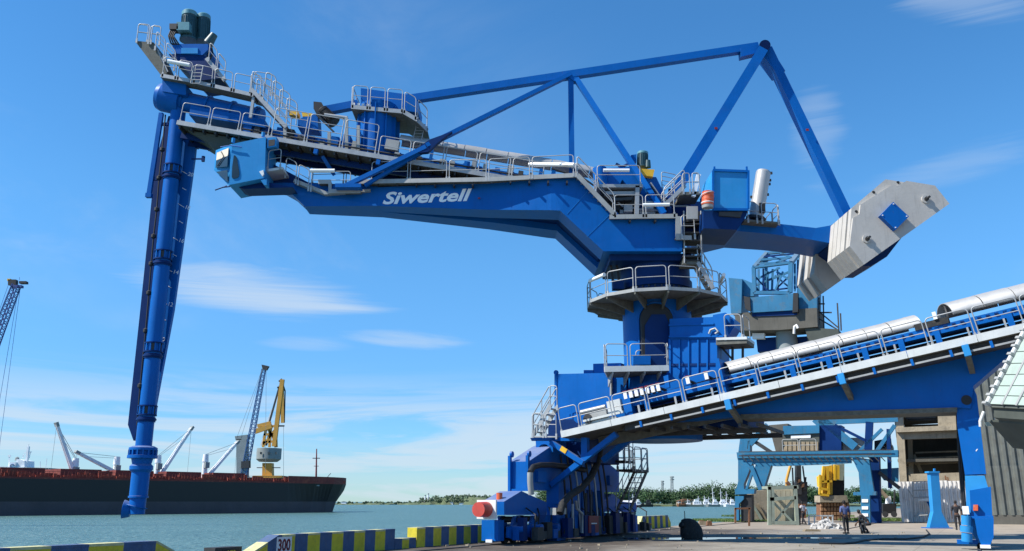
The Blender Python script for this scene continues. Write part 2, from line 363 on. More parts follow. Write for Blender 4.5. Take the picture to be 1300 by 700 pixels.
water_mat()
m = mat('puddle_water', (.05, .045, .04), .04, var=.1, spec=.6)
m.node_tree.nodes['Principled BSDF'].inputs['Roughness'].links and m.node_tree.links.remove(m.node_tree.nodes['Principled BSDF'].inputs['Roughness'].links[0])
m.node_tree.nodes['Principled BSDF'].inputs['Roughness'].default_value = .03

# ------------------------------------------------------------------ setting
QE = -20.6                                   # n of the quay edge
g = MB(); g.prism([NQ(QE, -150, -6), NQ(900, -150, -6), NQ(900, 330, -6), NQ(QE, 330, -6)], (0, 0, 6)); g.build('quay_ground', 'quay', kind='structure')
g = MB(); R = 9000
g.quad((-R, -R, -2.2), (R, -R, -2.2), (R, R, -2.2), (-R, R, -2.2)); g.build('sea', 'water', kind='structure')
# puddles
def blob(c, a, b_, n, z, dx, dy, seed):
    rr = random.Random(seed); pts = []
    ph = [rr.uniform(0, 6.3) for _ in range(5)]
    for i in range(n):
        t = 2 * math.pi * i / n; k = 1 + .16 * math.sin(2 * t + ph[0]) + .12 * math.sin(3 * t + ph[1]) + .10 * math.sin(5 * t + ph[2]) + .06 * math.sin(9 * t + ph[3])
        p = V(c) + dx * math.cos(t) * a * k + dy * math.sin(t) * b_ * k; pts.append(V((p.x, p.y, z)))
    return pts
pm = MB()
for (u, v, a, b_, sd) in ((905, 683.5, 3.6, 1.1, 1), (980, 683.2, 3.4, .8, 3), (850, 684.5, 2.3, .9, 5)):
    pm.add(blob(G(u, v), a, b_, 60, .004 + sd * .0004, XD, V((.2, .98, 0)), sd), [tuple(range(60))])
pm.fix = False
pm.build('puddle', 'puddle_water', kind='structure')
# crane rails, let into the quay
rm = MB(); rm.nbox(-18.40, -18.28, -20, 300, -.02, .035); rm.nbox(-.42, -.30, -20, 300, -.02, .035); rm.nbox(-8.2, -8.1, 60, 300, -.02, .03)
rm.build('crane_rails', 'steel_dark', kind='structure')

# ------------------------------------------------------------------ railing, lamp, stair builders (parts)
def hoop(mb, a, b, up, h, r=.03, mids=(.5,), c=.14):
    a = V(a); b = V(b); up = V(up); d = (b - a); L_ = d.length; d = d / L_; c = min(c, L_ * .3)
    pts = [a, a + up * (h - c)]
    for t in (.3, .65): pts.append(a + up * (h - c) + up * c * math.sin(t * math.pi / 2) + d * c * (1 - math.cos(t * math.pi / 2)))
    pts.append(a + up * h + d * c)
    pts2 = [b, b + up * (h - c)]
    for t in (.3, .65): pts2.append(b + up * (h - c) + up * c * math.sin(t * math.pi / 2) - d * c * (1 - math.cos(t * math.pi / 2)))
    pts2.append(b + up * h - d * c)
    mb.tube(pts + pts2[::-1], r, 6)
    for k in mids: mb.tube([a + up * h * k, b + up * h * k], r * .8, 5)
def railing(parent, pts, h=1.1, up=ZD, step=1.75, mids=(.5,), r=.025, gap=.07, mat_='galv', foot=True):
    up = V(up).normalized(); out = []
    for p, q_ in zip(pts[:-1], pts[1:]):
        p = V(p); q_ = V(q_); L_ = (q_ - p).length; n = max(1, round(L_ / step)); d = (q_ - p) / L_
        for i in range(n):
            a = p + d * (L_ * i / n + gap); b = p + d * (L_ * (i + 1) / n - gap)
            mb = MB(); mb.fix = False; hoop(mb, a, b, up, h, r, mids)
            if foot:
                mb.fix = False
                for e in (a, b): mb.beam(e - up * .16, e + up * .10, .09, .05, d)
            out.append(mb.build('railing_panel', mat_, parent))
    return out
def tube_lamp(parent, p0, p1, r=.075):
    mb = MB(); mb.fix = False; mb.cyl(p0, p1, r, None, 10)
    return mb.build('tube_lamp', 'lamp_white', parent)
def stair(parent, p0, p1, side, width=.8, rails=True, name='stair', mat_='galv', handh=1.0, nmax=40, treadw=.24):
    """flight from p0 (bottom centre) to p1 (top centre); side: horizontal width direction"""
    p0 = V(p0); p1 = V(p1); side = V(side).normalized(); st = None
    for s in (.5, -.5): mb = MB(); mb.fix = False; mb.beam(p0 + side * width * s, p1 + side * width * s, .05, .2, side); st = mb.build('stair_stringer', mat_, parent)
    n = min(nmax, max(3, int((p1.z - p0.z) / .24))); run = V((p1.x - p0.x, p1.y - p0.y, 0)).normalized() if abs(p1.x - p0.x) + abs(p1.y - p0.y) > .05 else side.cross(ZD)
    t0 = None
    for i in range(n):
        c = p0.lerp(p1, (i + .5) / n)
        if t0 is None:
            tb = MB(); tb.fix = False; tb.box(c, width - .06, treadw, .04, side, run, ZD); t0 = tb.build('tread', mat_, st); c0 = c
        else: dup(t0, c - c0)
    if rails:
        for s in (-.5, .5): railing_stair(st, p0 + side * width * s, p1 + side * width * s, handh)
    return st
def railing_stair(parent, a, b, h=1.0, mat_='galv'):
    mb = MB(); mb.fix = False; hoop(mb, a, b, ZD, h, .028, (.5,), .18)
    n = max(1, int((b - a).length / 1.4))
    for i in range(1, n + 1):
        c = a.lerp(b, i / (n + 1)); mb.tube([c, c + ZD * h], .024, 5)
    return mb.build('handrail', mat_, parent)
def deck(parent, poly, t=.12, name='walkway', mat_='grating', joists=0, jdir=None):
    mb = MB(); mb.prism(poly, (0, 0, t)); return mb.build(name, mat_, parent)
def profile_kerb(parent, pts, w=.06, h=.2, mat_='kerb_grey', name='kerb'):
    mb = MB(); mb.fix = False
    for a, b in zip(pts[:-1], pts[1:]): mb.beam(a, b, w, h)
    return mb.build(name, mat_, parent)
def gear_motor(parent, base, axis, r, L_, name='motor', m1='motor_green', m2='motor_top', terminal=None):
    axis = V(axis).normalized(); base = V(base)
    mb = MB(); mb.fix = False
    mb.lathe(base, axis, [(0, r * 1.15), (L_ * .06, r * 1.15), (L_ * .061, r * .95), (L_ * .78, r * .95), (L_ * .80, r * 1.02)], 20)
    a = axis.orthogonal().normalized(); b = axis.cross(a)
    for i in range(20):
        t = 2 * math.pi * i / 20; d = a * math.cos(t) + b * math.sin(t)
        mb.box(base + axis * L_ * .42 + d * r * .97, .02, L_ * .68, r * .14, d.cross(axis), axis, d)
    o = mb.build(name, m1, parent)
    mb = MB(); mb.fix = False; mb.lathe(base, axis, [(L_ * .8, r * 1.02), (L_ * .92, r * 1.02), (L_ * .96, r * .85), (L_ * .97, r * .4), (L_ * 1.0, r * .35)], 20); mb.build('fan_cowl', m2, o)
    return o
def text_mesh(s, size, ext=.01, offset=0., shear=0., sx=1.):
    c = bpy.data.curves.new('t', 'FONT'); c.body = s; c.size = size; c.extrude = ext; c.offset = offset; c.shear = shear; c.resolution_u = 3
    c.align_x = 'LEFT'; o = bpy.data.objects.new('t', c); COL.objects.link(o)
    bpy.context.view_layer.update(); dg = bpy.context.evaluated_depsgraph_get()
    me = bpy.data.meshes.new_from_object(o.evaluated_get(dg)); bpy.data.objects.remove(o)
    for v in me.vertices: v.co.x *= sx
    return me
def place_text(me, origin, xdir, ydir, parent, matname, name):
    xdir = V(xdir).normalized(); zdir = xdir.cross(V(ydir)).normalized(); ydir = zdir.cross(xdir)
    mt = Matrix((xdir, ydir, zdir)).transposed().to_4x4(); mt.translation = V(origin)
    me.transform(mt); me.materials.clear(); me.materials.append(M[matname])
    return link(bpy.data.objects.new(name, me), parent)

# ================================================================== THE SHIP UNLOADER
YC = 43.4
TC = W(833, 383, YC); TX = TC.x                       # tower axis
crane = thing('ship_unloader', (TX, YC, 0), 'tall blue ship unloader with long boom, hanging vertical arm and concrete counterweights', 'ship unloader')
def P(u, v, Y=YC): return W(u, v, Y)
def mir(p): return V((p.x, 2 * YC - p.y, p.z))

# ---- boom: two side girders, joined further out into one narrow box
gs = [  # u_top, v_top, u_bot, v_bot, Ynear
    (376, 240, 386, 262, 42.75), (480, 238, 480, 261.5, 42.45), (619, 232, 619, 266.5, 41.75), (699.5, 227, 699.5, 267, 41.05), (729, 225, 711, 267.5, 41.0), (790, 275.5, 766, 319, 41.0), (868, 276, 866, 319, 41.0)]
near = []; 
for (ut, vt, ub, vb, Yn) in gs:
    t = P(ut, vt, Yn); b = P(ub, vb, Yn); near.append((t, b))
def girder(flip):
    secs = []
    for k, (t, b) in enumerate(near):
        w = [0.65, .95, 1.3, 1.5, 1.5, 1.6, 2.4][k]; i_t = t + YD * w; i_b = b + YD * w
        s = [t, b, i_b, i_t]
        if flip: s = [mir(p) for p in s]
        secs.append(s)
    return secs
boom = MB().loft(girder(False)).build('boom_girder', 'blue', crane)
MB().loft(girder(True)).build('boom_girder', 'blue', crane)
# plate between the girders, recessed
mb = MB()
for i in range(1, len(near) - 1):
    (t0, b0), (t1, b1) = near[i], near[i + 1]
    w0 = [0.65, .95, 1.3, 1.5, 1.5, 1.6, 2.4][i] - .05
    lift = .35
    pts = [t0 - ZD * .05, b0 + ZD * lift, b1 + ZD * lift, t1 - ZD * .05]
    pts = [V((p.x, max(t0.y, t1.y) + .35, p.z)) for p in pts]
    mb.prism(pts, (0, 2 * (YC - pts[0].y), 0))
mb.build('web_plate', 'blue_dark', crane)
# weld seams on the near girder
mb = MB(); mb.fix = False
for (a, b) in (((746, 243), (720, 272)), ((775, 272), (745, 301))):
    mb.beam(P(*a, 40.995), P(*b, 40.995), .02, .012, YD)
mb.build('weld_seam', 'blue_light', boom)
mb = MB(); mb.fix = False; mb.beam(P(608, 251, 41.72), P(608.4, 252.6, 41.72), .11, .03, XD); mb.build('marker_plate', 'dark_red', boom)
# lettering
pa = P(484.5, 258.5, 42.30); pb = P(600, 258.5, 41.72)
xd = (near[2][1] - near[1][1]); xd.z = 0; xd.normalize()
yoff = (near[1][1] + (near[2][1] - near[1][1]) * ((pa.x - near[1][1].x) / (near[2][1].x - near[1][1].x))).y
pa = P(485, 259.2, yoff - .02)
me = text_mesh('Siwertell', 1.0, .006, .028, .28, 1.18)
wdt = max(v.co.x for v in me.vertices) - min(v.co.x for v in me.vertices); hgt = max(v.co.y for v in me.vertices)
tw = (P(598, 258, 41.8) - P(485, 258, 42.35)).length; th = (P(540, 244, 42.1) - P(540, 259, 42.1)).length
for v in me.vertices: v.co.x *= tw / wdt; v.co.y *= th / hgt
lt = place_text(me, pa, xd, V((0, 0, 1)), boom, 'letter', 'lettering')
for v in me.vertices:
    (t1_, b1_), (t2_, b2_) = near[1], near[2]
    h = (v.co.z - b1_.z) / (t1_.z - b1_.z); x1 = b1_.x + (t1_.x - b1_.x) * h; x2 = b2_.x + (t2_.x - b2_.x) * h
    f = (v.co.x - x1) / (x2 - x1); front = v.co.y < pa.y + (v.co.x - pa.x) * xd.y / xd.x
    v.co.y = 42.45 + (41.75 - 42.45) * f - (.03 if front else .0)
# boom root box over the slew ring
mb = MB(); mb.prism([P(766, 319.5, 41.02), P(866, 319.5, 41.02), P(868, 276, 41.02), P(792, 276, 41.02)], (0, 2 * (YC - 41.02), 0)); mb.build('boom_root', 'blue', crane)
mb = MB(); z0 = P(770, 336, 41.5).z; z1 = near[-1][1].z + .02
mb.prism([V((TX - 2.5, YC - 1.9, z1)), V((TX + 1.5, YC - 1.9, z1)), V((TX + 1.5, YC + 1.9, z1)), V((TX - 2.5, YC + 1.9, z1))], (0, 0, -.35)); mb.build('root_plate', 'blue_dark', crane)
# ---- slew ring and column
za = 11.45
mb = MB(); mb.lathe((TX, YC, za - .3), ZD, [(0, 1.62), (.75, 1.62), (.76, 1.72), (.95, 1.72), (.96, 1.84), (1.35, 1.84), (1.36, 1.75), (2.45, 1.75)], 40); slew = mb.build('slew_ring', 'blue_dark', crane)
b0 = None
for i in range(36):
    t = 2 * math.pi * i / 36; p = V((TX + 1.79 * math.cos(t), YC + 1.79 * math.sin(t), za + .62))
    if b0 is None: bb = MB(); bb.fix = False; bb.cyl(p, p - ZD * .1, .04, None, 6); b0 = bb.build('bolt', 'steel_dark', slew); bp0 = p
    else: dup(b0, p - bp0)
for dx in (-2.25, -1.95):
    mb = MB(); mb.fix = False; mb.beam((TX + dx, YC - .9, za + .75), (TX + dx - .15, YC - .9, z1), .12, .12); mb.build('hose_post', 'black', crane)
mb = MB(); mb.box((TX - 2.05, YC - 1.0, za + .75), .55, .5, .45); mb.build('grease_box', 'blue_dark', crane)
mb = MB(); R1 = 1.72
mb.lathe((TX, YC, 4.6), ZD, [(0, 1.95), (.5, 1.95), (2.2, R1), (6.9, R1)], 40); colm = mb.build('column', 'blue', crane)
# arched doorway with a dark lining and a chute door
ang0 = math.atan2(-1, -.15)
def colp(a, z, r=R1 + .02): return V((TX + r * math.cos(a), YC + r * math.sin(a), z))
am = math.radians(-101); aw = math.radians(27)
pts = []
for i in range(13):
    t = math.pi * i / 12; pts.append((am + aw * math.cos(t), 10.35 + .75 * math.sin(t)))
pts += [(am - aw, 8.0), (am + aw, 8.0)]
mb = MB(); mb.prism([V((colp(a, z).x, YC - R1 - .03, z)) for a, z in pts], (0, .35, 0)); mb.build('doorway', 'black', colm)
mb = MB(); mb.prism([V((TX + x, YC - R1 - .09, z)) for x, z in ((-.95, 7.9), (.15, 7.9), (.28, 10.1), (.1, 10.55), (-.55, 10.55), (-.9, 10.0))], (0, .06, 0)); dr = mb.build('door', 'blue_dark', colm)
mb = MB(); mb.fix = False; mb.tube([colp(am + aw * 1.06 * math.cos(math.pi * i / 12), 10.35 + .82 * math.sin(math.pi * i / 12), R1 + .05) for i in range(13)], .05, 6)
for s in (1, -1): mb.tube([colp(am + s * aw * 1.06, 10.35, R1 + .05), colp(am + s * aw * 1.06, 7.9, R1 + .05)], .05, 6)
mb.build('door_frame', 'blue', colm)
# ---- round platform (twelve-sided) with brackets
PR = 3.52; PZ = 11.42; nseg = 14
ring = [V((TX + PR * math.cos(2 * math.pi * (i + .5) / nseg), YC + PR * math.sin(2 * math.pi * (i + .5) / nseg), PZ)) for i in range(nseg)]
rin = [V((TX + 1.7 * math.cos(2 * math.pi * (i + .5) / nseg), YC + 1.7 * math.sin(2 * math.pi * (i + .5) / nseg), PZ)) for i in range(nseg)]
mb = MB()
for i in range(nseg):
    j = (i + 1) % nseg; mb.prism([ring[i], ring[j], rin[j], rin[i]], (0, 0, -.06))
plat = mb.build('slew_platform', 'grating', crane)
for i in range(nseg):
    j = (i + 1) % nseg; k = MB(); k.fix = False; k.beam(ring[i] + ZD * .02, ring[j] + ZD * .02, .04, .16); k.build('kerb', 'kerb_grey', plat)
    a = 2 * math.pi * (i + .5) / nseg; d = V((math.cos(a), math.sin(a), 0)); s = d.cross(ZD)
    k = MB(); k.prism([V((TX, YC, PZ - .07)) + d * 1.7 + s * .04, V((TX, YC, PZ - .07)) + d * PR + s * .04, V((TX, YC, PZ - .18)) + d * PR + s * .04, V((TX, YC, PZ - .62)) + d * 1.72 + s * .04], -s * .08); k.build('bracket', 'grating', plat)
    railing(plat, [ring[i] + ZD * .1, ring[j] + ZD * .1], 1.05, step=2.0)
tube_lamp(plat, ring[7] + V((0, -.1, 1.05)), ring[8] + V((-.1, -.1, 1.0)), .09)
tube_lamp(plat, ring[13] + V((-.3, -.1, 1.0)), ring[12] + V((.2, -.1, 1.0)), .09)

# ---- boom top walkway along the near girder: kerb pieces, railings, stairs
YW = 40.66
def wY(u): return 42.12 if u < 480 else (42.12 - (u - 480) / 220 * 1.45 if u < 700 else YW)
wk = []
for (a, b) in (((404, 231), (420, 231)), ((417, 243), (458, 243)), ((454, 231), (619, 228)), ((619, 228), (733, 222.5)), ((774, 275.5), (860, 274.5)), ((858, 302), (878, 302))):
    pa, pb = P(*a, wY(a[0])), P(*b, wY(b[0]))
    mb = MB(); mb.fix = False; mb.beam(pa, pb, .05, .22); kk = mb.build('kerb', 'kerb_grey', crane); wk.append(kk)
    mb = MB(); mb.prism([pa + ZD * .02, pb + ZD * .02, pb + ZD * .02 + YD * 1.0, pa + ZD * .02 + YD * 1.0], (0, 0, -.05)); mb.build('grating', 'grating', kk)
for (a, b) in (((419, 231), (419, 243)), ((456, 243), (456, 231)), ((861, 275), (861, 302))):
    mb = MB(); mb.fix = False; mb.beam(P(*a, wY(a[0])) - YD * .003, P(*b, wY(b[0])) - YD * .003, .26 if a[0] > 800 else .16, .05, XD); mb.build('kerb_post', 'kerb_grey', crane)
top = [P(733, 222.5, YW), P(781, 273, YW)]
mb = MB(); mb.fix = False; mb.beam(top[0], top[1] + (top[1] - top[0]) * -.0, .05, .24, YD); mb.beam(top[0] + YD * .8, top[1] + YD * .8, .05, .24, YD); sf = mb.build('stair', 'kerb_grey', crane)
c0 = None
for i in range(9):
    c = top[0].lerp(top[1], (i + .5) / 9) + YD * .4
    if c0 is None: tb = MB(); tb.fix = False; tb.box(c, .26, .74, .04); t0 = tb.build('tread', 'galv', sf); c0 = c
    else: dup(t0, c - c0)
for yy in (0, .8): railing_stair(sf, top[0] + YD * yy, top[1] + YD * yy, 1.05)
railing(wk[2], [P(470, 229, 42.1), P(619, 226, 41.2)], 1.0, step=1.85, mids=(.45,))
railing(wk[3], [P(619, 226, 41.2), P(730, 220.5, YW)], 1.0, step=1.85, mids=(.45,))
railing(wk[4], [P(779, 272.5, YW), P(858, 272, YW)], 1.0, step=1.55)
railing(wk[5], [P(864, 300, YW - .1), P(884, 300, YW - .1)], 1.05, step=1.0)
# drip brackets below the walkway
for u in list(range(480, 730, 24)) + [800, 832]:
    v = 234 if u < 620 else (231 if u < 740 else 280); yy = wY(u); mb = MB(); mb.fix = False; p = P(u, v, yy); mb.beam(p, p + YD * (near[3][0].y - yy + (1.1 if u < 620 else .2)), .08, .12); mb.build('bracket', 'steel_dark', crane)
# small landing with railing next to the cab (dark, in the shade of the gallery)
mb = MB(); mb.prism([P(372, 231, 42.3), P(412, 247, 42.3), P(470, 243, 42.3), P(470, 240, 42.3), P(415, 243.5, 42.3), P(374, 227, 42.3)], (0, 1.8, 0)); lp = mb.build('landing', 'kerb_grey', crane)
railing(lp, [P(361, 222, 42.2), P(393, 240, 42.2)], 1.0, step=1.0)
railing(lp, [P(393, 240, 42.2), P(446, 240, 42.2)], .95, step=1.5)
tube_lamp(lp, P(394, 217, 41.9), P(425, 217, 41.9), .1)
railing(lp, [P(395, 233, 43.9), P(480, 231, 43.9)], 1.0, step=1.5)

# ---- nose under the gallery carrying the cab
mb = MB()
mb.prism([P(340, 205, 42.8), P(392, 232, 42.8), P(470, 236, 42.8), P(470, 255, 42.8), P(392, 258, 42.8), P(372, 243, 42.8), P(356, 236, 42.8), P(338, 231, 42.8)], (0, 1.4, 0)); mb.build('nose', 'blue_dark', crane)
mb = MB(); mb.prism([P(392, 233, 42.70), P(480, 237, 42.50), P(480, 261.5, 42.44), P(387, 262, 42.70), P(372, 248, 42.72), P(358, 240, 42.72), P(335, 238, 42.72), P(335, 233, 42.72), P(356, 232, 42.72)], (0, 1.0, 0)); mb.build('nose_box', 'blue', crane)
# ---- operator's cab
CY = 41.2; CD = 2.0
side = [P(294.5, 183, CY), P(337.5, 174, CY), P(336, 226, CY), P(291, 235, CY)]
mb = MB(); mb.prism(side, (0, CD, 0)); cab = mb.build('cab', 'blue_light', crane)
# angled glazed front: from the near front edge to the far front edge further out
fx = P(273, 191, CY + .9)
A0, A1 = P(294.5, 183, CY), P(291, 235, CY)
Bt, Bm, Bb = P(274, 191, CY + 1.0), P(271.5, 216, CY + 1.0), P(289.5, 234.5, CY + .5)
C0, C1 = side[0] + YD * CD, side[3] + YD * CD
mb = MB(); mb.fix = True
Dt, Dm = Bt + YD * 1.0 + XD * .1, Bm + YD * 1.0 + XD * .1
mb.add([A0, A1, Bb, Bm, Bt, Dt, Dm, C1, C0], [(0, 4, 3), (0, 3, 2, 1), (4, 5, 6, 3), (3, 6, 7, 2), (2, 7, 1), (0, 8, 5, 4), (8, 7, 6, 5)]); mb.build('cab_nose', 'blue_light', crane)
def face_pt(s, t, off=.02):     # s along A->B , t down
    up_ = A0.lerp(Bt, s); dn_ = A1.lerp(Bb, s) if t > 1 else A0.lerp(A1, .62).lerp(Bm, s); return up_.lerp(dn_, t)
def winpane(pts, matn, name, off=.03, thick=.02):
    pts = [V(p) for p in pts]; n = (pts[1] - pts[0]).cross(pts[2] - pts[0]).normalized()
    if n.dot(-pts[0]) < 0: n = -n
    mb = MB(); mb.prism([p + n * off for p in pts], n * thick); return mb.build(name, matn, cab)
mid = A0.lerp(A1, .60)
winpane([A0.lerp(Bt, .14) - ZD * .18, A0.lerp(Bt, .86) - ZD * .20, A0.lerp(Bt, .86) - ZD * .62, A0.lerp(Bt, .14) - ZD * .60], 'blind', 'window_blind')
winpane([A0.lerp(Bt, .14) - ZD * .61, A0.lerp(Bt, .86) - ZD * .63, mid.lerp(Bm, .86) + ZD * .1, mid.lerp(Bm, .14) + ZD * .1], 'glass_dark', 'window')
winpane([mid.lerp(Bm, .12) - ZD * .08, mid.lerp(Bm, .80) - ZD * .12, A1.lerp(Bb, .5) + ZD * .12, A1.lerp(A0, .08) - XD * .05], 'glass_dark', 'window')
mb = MB(); mb.fix = False; mb.tube([A0.lerp(Bt, .6) - V((0, .1, .25)), A0.lerp(Bt, .4) - V((0, .14, .6)), A0.lerp(Bt, .75) - V((0, .12, 1.0))], .025, 5); mb.build('wiper', 'black', cab)
sw = []
for u, v in ((297, 198), (298.5, 197.5), (301, 201), (304, 220), (303.5, 224.5), (301, 226.5), (295.5, 227), (294.5, 225), (295, 212)): sw.append(P(u, v, CY - .005))
mb = MB(); mb.prism(sw, (0, -.03, 0)); mb.build('window', 'glass_dark', cab)
mb = MB(); mb.fix = False; mb.tube([P(280, 187, CY), P(293, 185, CY - .1), P(307, 187, CY - .1)], .03, 5); mb.build('roof_rail', 'blue', cab)
for u, v in ((296, 181), (334, 173.5)):
    mb = MB(); mb.fix = False; mb.cyl(P(u, v, CY + .1), P(u, v, CY + .1) + ZD * .22, .09, None, 10); mb.build('lifting_lug', 'blue_light', cab)
mb = MB(); mb.prism([P(296, 235, CY + .5), P(334, 228, CY + .5), P(342, 232, CY + .5), P(372, 238, CY + .5), P(309, 240, CY + .5)], (0, 1.1, 0)); mb.build('cab_support', 'blue_dark', crane)
mb = MB(); mb.prism([P(331, 229, CY - .05), P(338.5, 227, CY - .05), P(338.5, 235, CY - .05), P(335, 235, CY - .05)], (0, .5, 0)); mb.build('cab_bracket', 'blue_light', crane)
mb = MB(); mb.prism([P(339, 175, CY + .05), P(351, 174, CY + .05), P(350.5, 186, CY + .05), P(339, 188, CY + .05)], (0, .5, 0)); ac = mb.build('air_conditioner', 'blue_light', crane)
mb = MB(); mb.prism([P(341, 178, CY + .03), P(349, 177, CY + .03), P(348.5, 184.5, CY + .03), P(341, 186, CY + .03)], (0, .03, 0)); mb.build('grille', 'steel_dark', ac)
mb = MB(); mb.prism([P(338, 218, CY + .3), P(359, 215, CY + .3), P(359, 212, CY + .3), P(338, 215, CY + .3)], (0, 1.4, 0)); cl_ = mb.build('cab_landing', 'kerb_white', crane)
railing(cl_, [P(338, 214, CY + .28), P(357.5, 211, CY + .28)], .95, step=1.5)
mb = MB(); mb.fix = False; mb.tube([P(292, 237, CY + .3), P(283, 238, CY + .3), P(273, 241.5, CY + .3)], .035, 5); mb.tube([P(288, 236, CY + .5), P(277, 240, CY + .5)], .025, 5); mb.build('antenna', 'blue_dark', cab)
mb = MB(); mb.prism([P(329, 218, CY - .1), P(334, 216, CY - .1), P(335, 221, CY - .1), P(333, 224, CY - .1)], (0, .3, 0)); mb.build('floodlight', 'white', cab)

# ---- conveyor gallery climbing along the boom to the head
GY = 41.95; GW = 2.9
gk = [P(224.5, 155.5, GY), P(620, 222.5, GY)]
gd = (gk[1] - gk[0]).normalized(); gup = YD.cross(gd); gup = gup if gup.z > 0 else -gup
gend = gk[1] + gd * 1.5
mb = MB(); mb.prism([gk[0], gend, gend + YD * GW, gk[0] + YD * GW], -gup * .09); gal = mb.build('gallery_floor', 'grating', crane)
mb = MB(); mb.fix = False; mb.beam(gk[0], gend, .06, .24, YD); mb.build('kerb', 'galv', gal)
L_ = (gk[1] - gk[0]).length; j0 = None
for i in range(26):
    p = gk[0] + gd * (L_ * (i + .3) / 26) - gup * .19 + YD * GW / 2
    if j0 is None: tb = MB(); tb.fix = False; tb.box(p, .08, GW - .1, .2, gd, YD, gup); j0 = tb.build('joist', 'steel_dark', gal); jc = p
    else: dup(j0, p - jc)
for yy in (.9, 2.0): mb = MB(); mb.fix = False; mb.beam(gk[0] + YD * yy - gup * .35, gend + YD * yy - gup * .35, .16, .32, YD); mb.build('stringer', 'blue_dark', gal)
pr = (gup + ZD * .6).normalized()
def gp(u, off=0): t = (W(u, 155.5 + (u - 224.5) * (222.5 - 155.5) / 395.5, GY)); return t + gup * .1
railing(gal, [gp(226), gp(341)], 1.05, pr, step=1.45)
railing(gal, [gp(342), gp(477)], 1.62, pr, step=1.75, mids=(.22, .48, .74))
railing(gal, [gp(478), gp(690)], 1.05, pr, step=1.8)
railing(gal, [gp(226) + YD * 2.8, gp(470) + YD * 2.8], 1.05, pr, step=1.8)
# underside brackets
for u in (403, 482):
    p = gp(u) - gup * .3; mb = MB(); mb.fix = False; mb.beam(p - YD * .02, p - YD * .02 - gup * .25, .2, .2, YD); mb.build('outrigger', 'blue', gal)
p = gp(408) - gup * .4; mb = MB(); mb.beam(p + YD * .5, P(424, 222, 43.2), .3, .18, YD); mb.build('gallery_strut', 'blue', crane)
# dark hopper below the gallery at the arm
mb = MB(); mb.prism([gp(236) + YD * .35 - gup * .3, gp(330) + YD * .35 - gup * .3, P(322, 190, GY + .5), P(274, 192, GY + .5), P(262, 180, GY + .5)], (0, 2.2, 0)); mb.build('gallery_hopper', 'fascia', crane)
# blue conveyor troughs, bearings and machines standing on the gallery
def gbox(u0, u1, y0, y1, z0, z1, name, matn, parent=None, v0=None):
    a, b = gp(u0), gp(u1); mb = MB(); mb.prism([a + YD * y0 + gup * z0, b + YD * y0 + gup * z0, b + YD * y0 + gup * z1, a + YD * y0 + gup * z1], (0, y1 - y0, 0)); return mb.build(name, matn, parent or crane)
trough = gbox(470, 725, .95, 2.1, .12, .62, 'conveyor_trough', 'blue')
gbox(300, 470, .9, 2.2, .1, .75, 'conveyor_trough', 'blue')
belt_ = gbox(490, 720, .90, .95, -.05, .3, 'belt_guard', 'blue_dark')
for i in range(11):
    u = 478 + i * 21; gbox(u, u + 4, .84, .9, -.1, .62, 'trough_post', 'blue', trough)
# silver half-round cover
ca, cb_ = P(508, 182, YC), P(700, 213, YC); cc = P(796, 232, YC); rr_ = .46
def halfcover(mb, a, b, r, n=12):
    d = (b - a).normalized(); s = YD if abs(d.y) < .5 else d.cross(ZD).normalized(); up_ = s.cross(d); up_ = up_ if up_.z > 0 else -up_
    secs = []
    for p in (a, b):
        o_ = [p + s * math.cos(math.pi * i / n) * r + up_ * math.sin(math.pi * i / n) * r for i in range(n + 1)]
        i_ = [p + s * math.cos(math.pi * i / n) * (r - .03) + up_ * math.sin(math.pi * i / n) * (r - .03) for i in range(n, -1, -1)]
        secs.append(o_ + i_)
    mb.loft(secs, True); return mb
def cover_run(a, b, n, r, mats='silver', parent=None):
    a = V(a); b = V(b)
    for i in range(n):
        mb = MB(); p0 = a.lerp(b, i / n); p1 = a.lerp(b, (i + 1) / n) - (b - a).normalized() * .035
        halfcover(mb, p0, p1, r + (.012 if i % 2 else 0)); mb.build('cover_panel', mats, parent or crane)
cover_run(ca, cb_, 7, rr_); cover_run(cb_, cc, 4, rr_)
tube_lamp(crane, P(672, 209, 42.0), P(729, 209.5, 40.6), .11)
gbox(483, 500, .4, .7, .55, 1.1, 'junction_box', 'kerb_grey')
# turret with upper round platform
mb = MB(); tcx = P(480, 165, YC).x; ztop = P(480, 137, YC).z; zbot = P(480, 192, YC).z
mb.lathe((tcx, YC, zbot - .6), ZD, [(0, 1.05), (ztop - zbot + .6, 1.05)], 12); tur = mb.build('turret', 'blue', crane)
for i in range(12):
    a = 2 * math.pi * i / 12; d = V((math.cos(a), math.sin(a), 0)); mb = MB(); mb.box(V((tcx, YC, (ztop + zbot) / 2 - .2)) + d * 1.08, .16, .06, ztop - zbot, d, d.cross(ZD)); mb.build('rib', 'blue', tur)
dp = [P(446, 136, 42.3), P(512, 142, 42.3), P(529, 152, 42.3), P(543, 166, 42.9)]
dz = dp[0].z
poly = [V((p.x, p.y, 0)) for p in dp] + [V((dp[3].x, 44.9, 0)), V((dp[0].x, 44.9, 0))]
tp = MB(); slope = (dp[1].z - dp[0].z) / (dp[1].x - dp[0].x)
poly3 = [dp[0], dp[1], dp[2], dp[3], V((dp[3].x, 44.9, dp[3].z)), V((dp[2].x, 44.9, dp[2].z)), V((dp[1].x, 44.9, dp[1].z)), V((dp[0].x, 44.9, dp[0].z))]
for i, j in ((0, 1), (1, 2), (2, 3)):
    tp.prism([dp[i], dp[j], V((dp[j].x, 44.9, dp[j].z)), V((dp[i].x, 44.9, dp[i].z))], (0, 0, -.12))
tpl = tp.build('turret_platform', 'grating', crane)
for i in range(3): mb = MB(); mb.fix = False; mb.beam(dp[i], dp[i + 1], .05, .22); mb.build('kerb', 'galv', tpl)
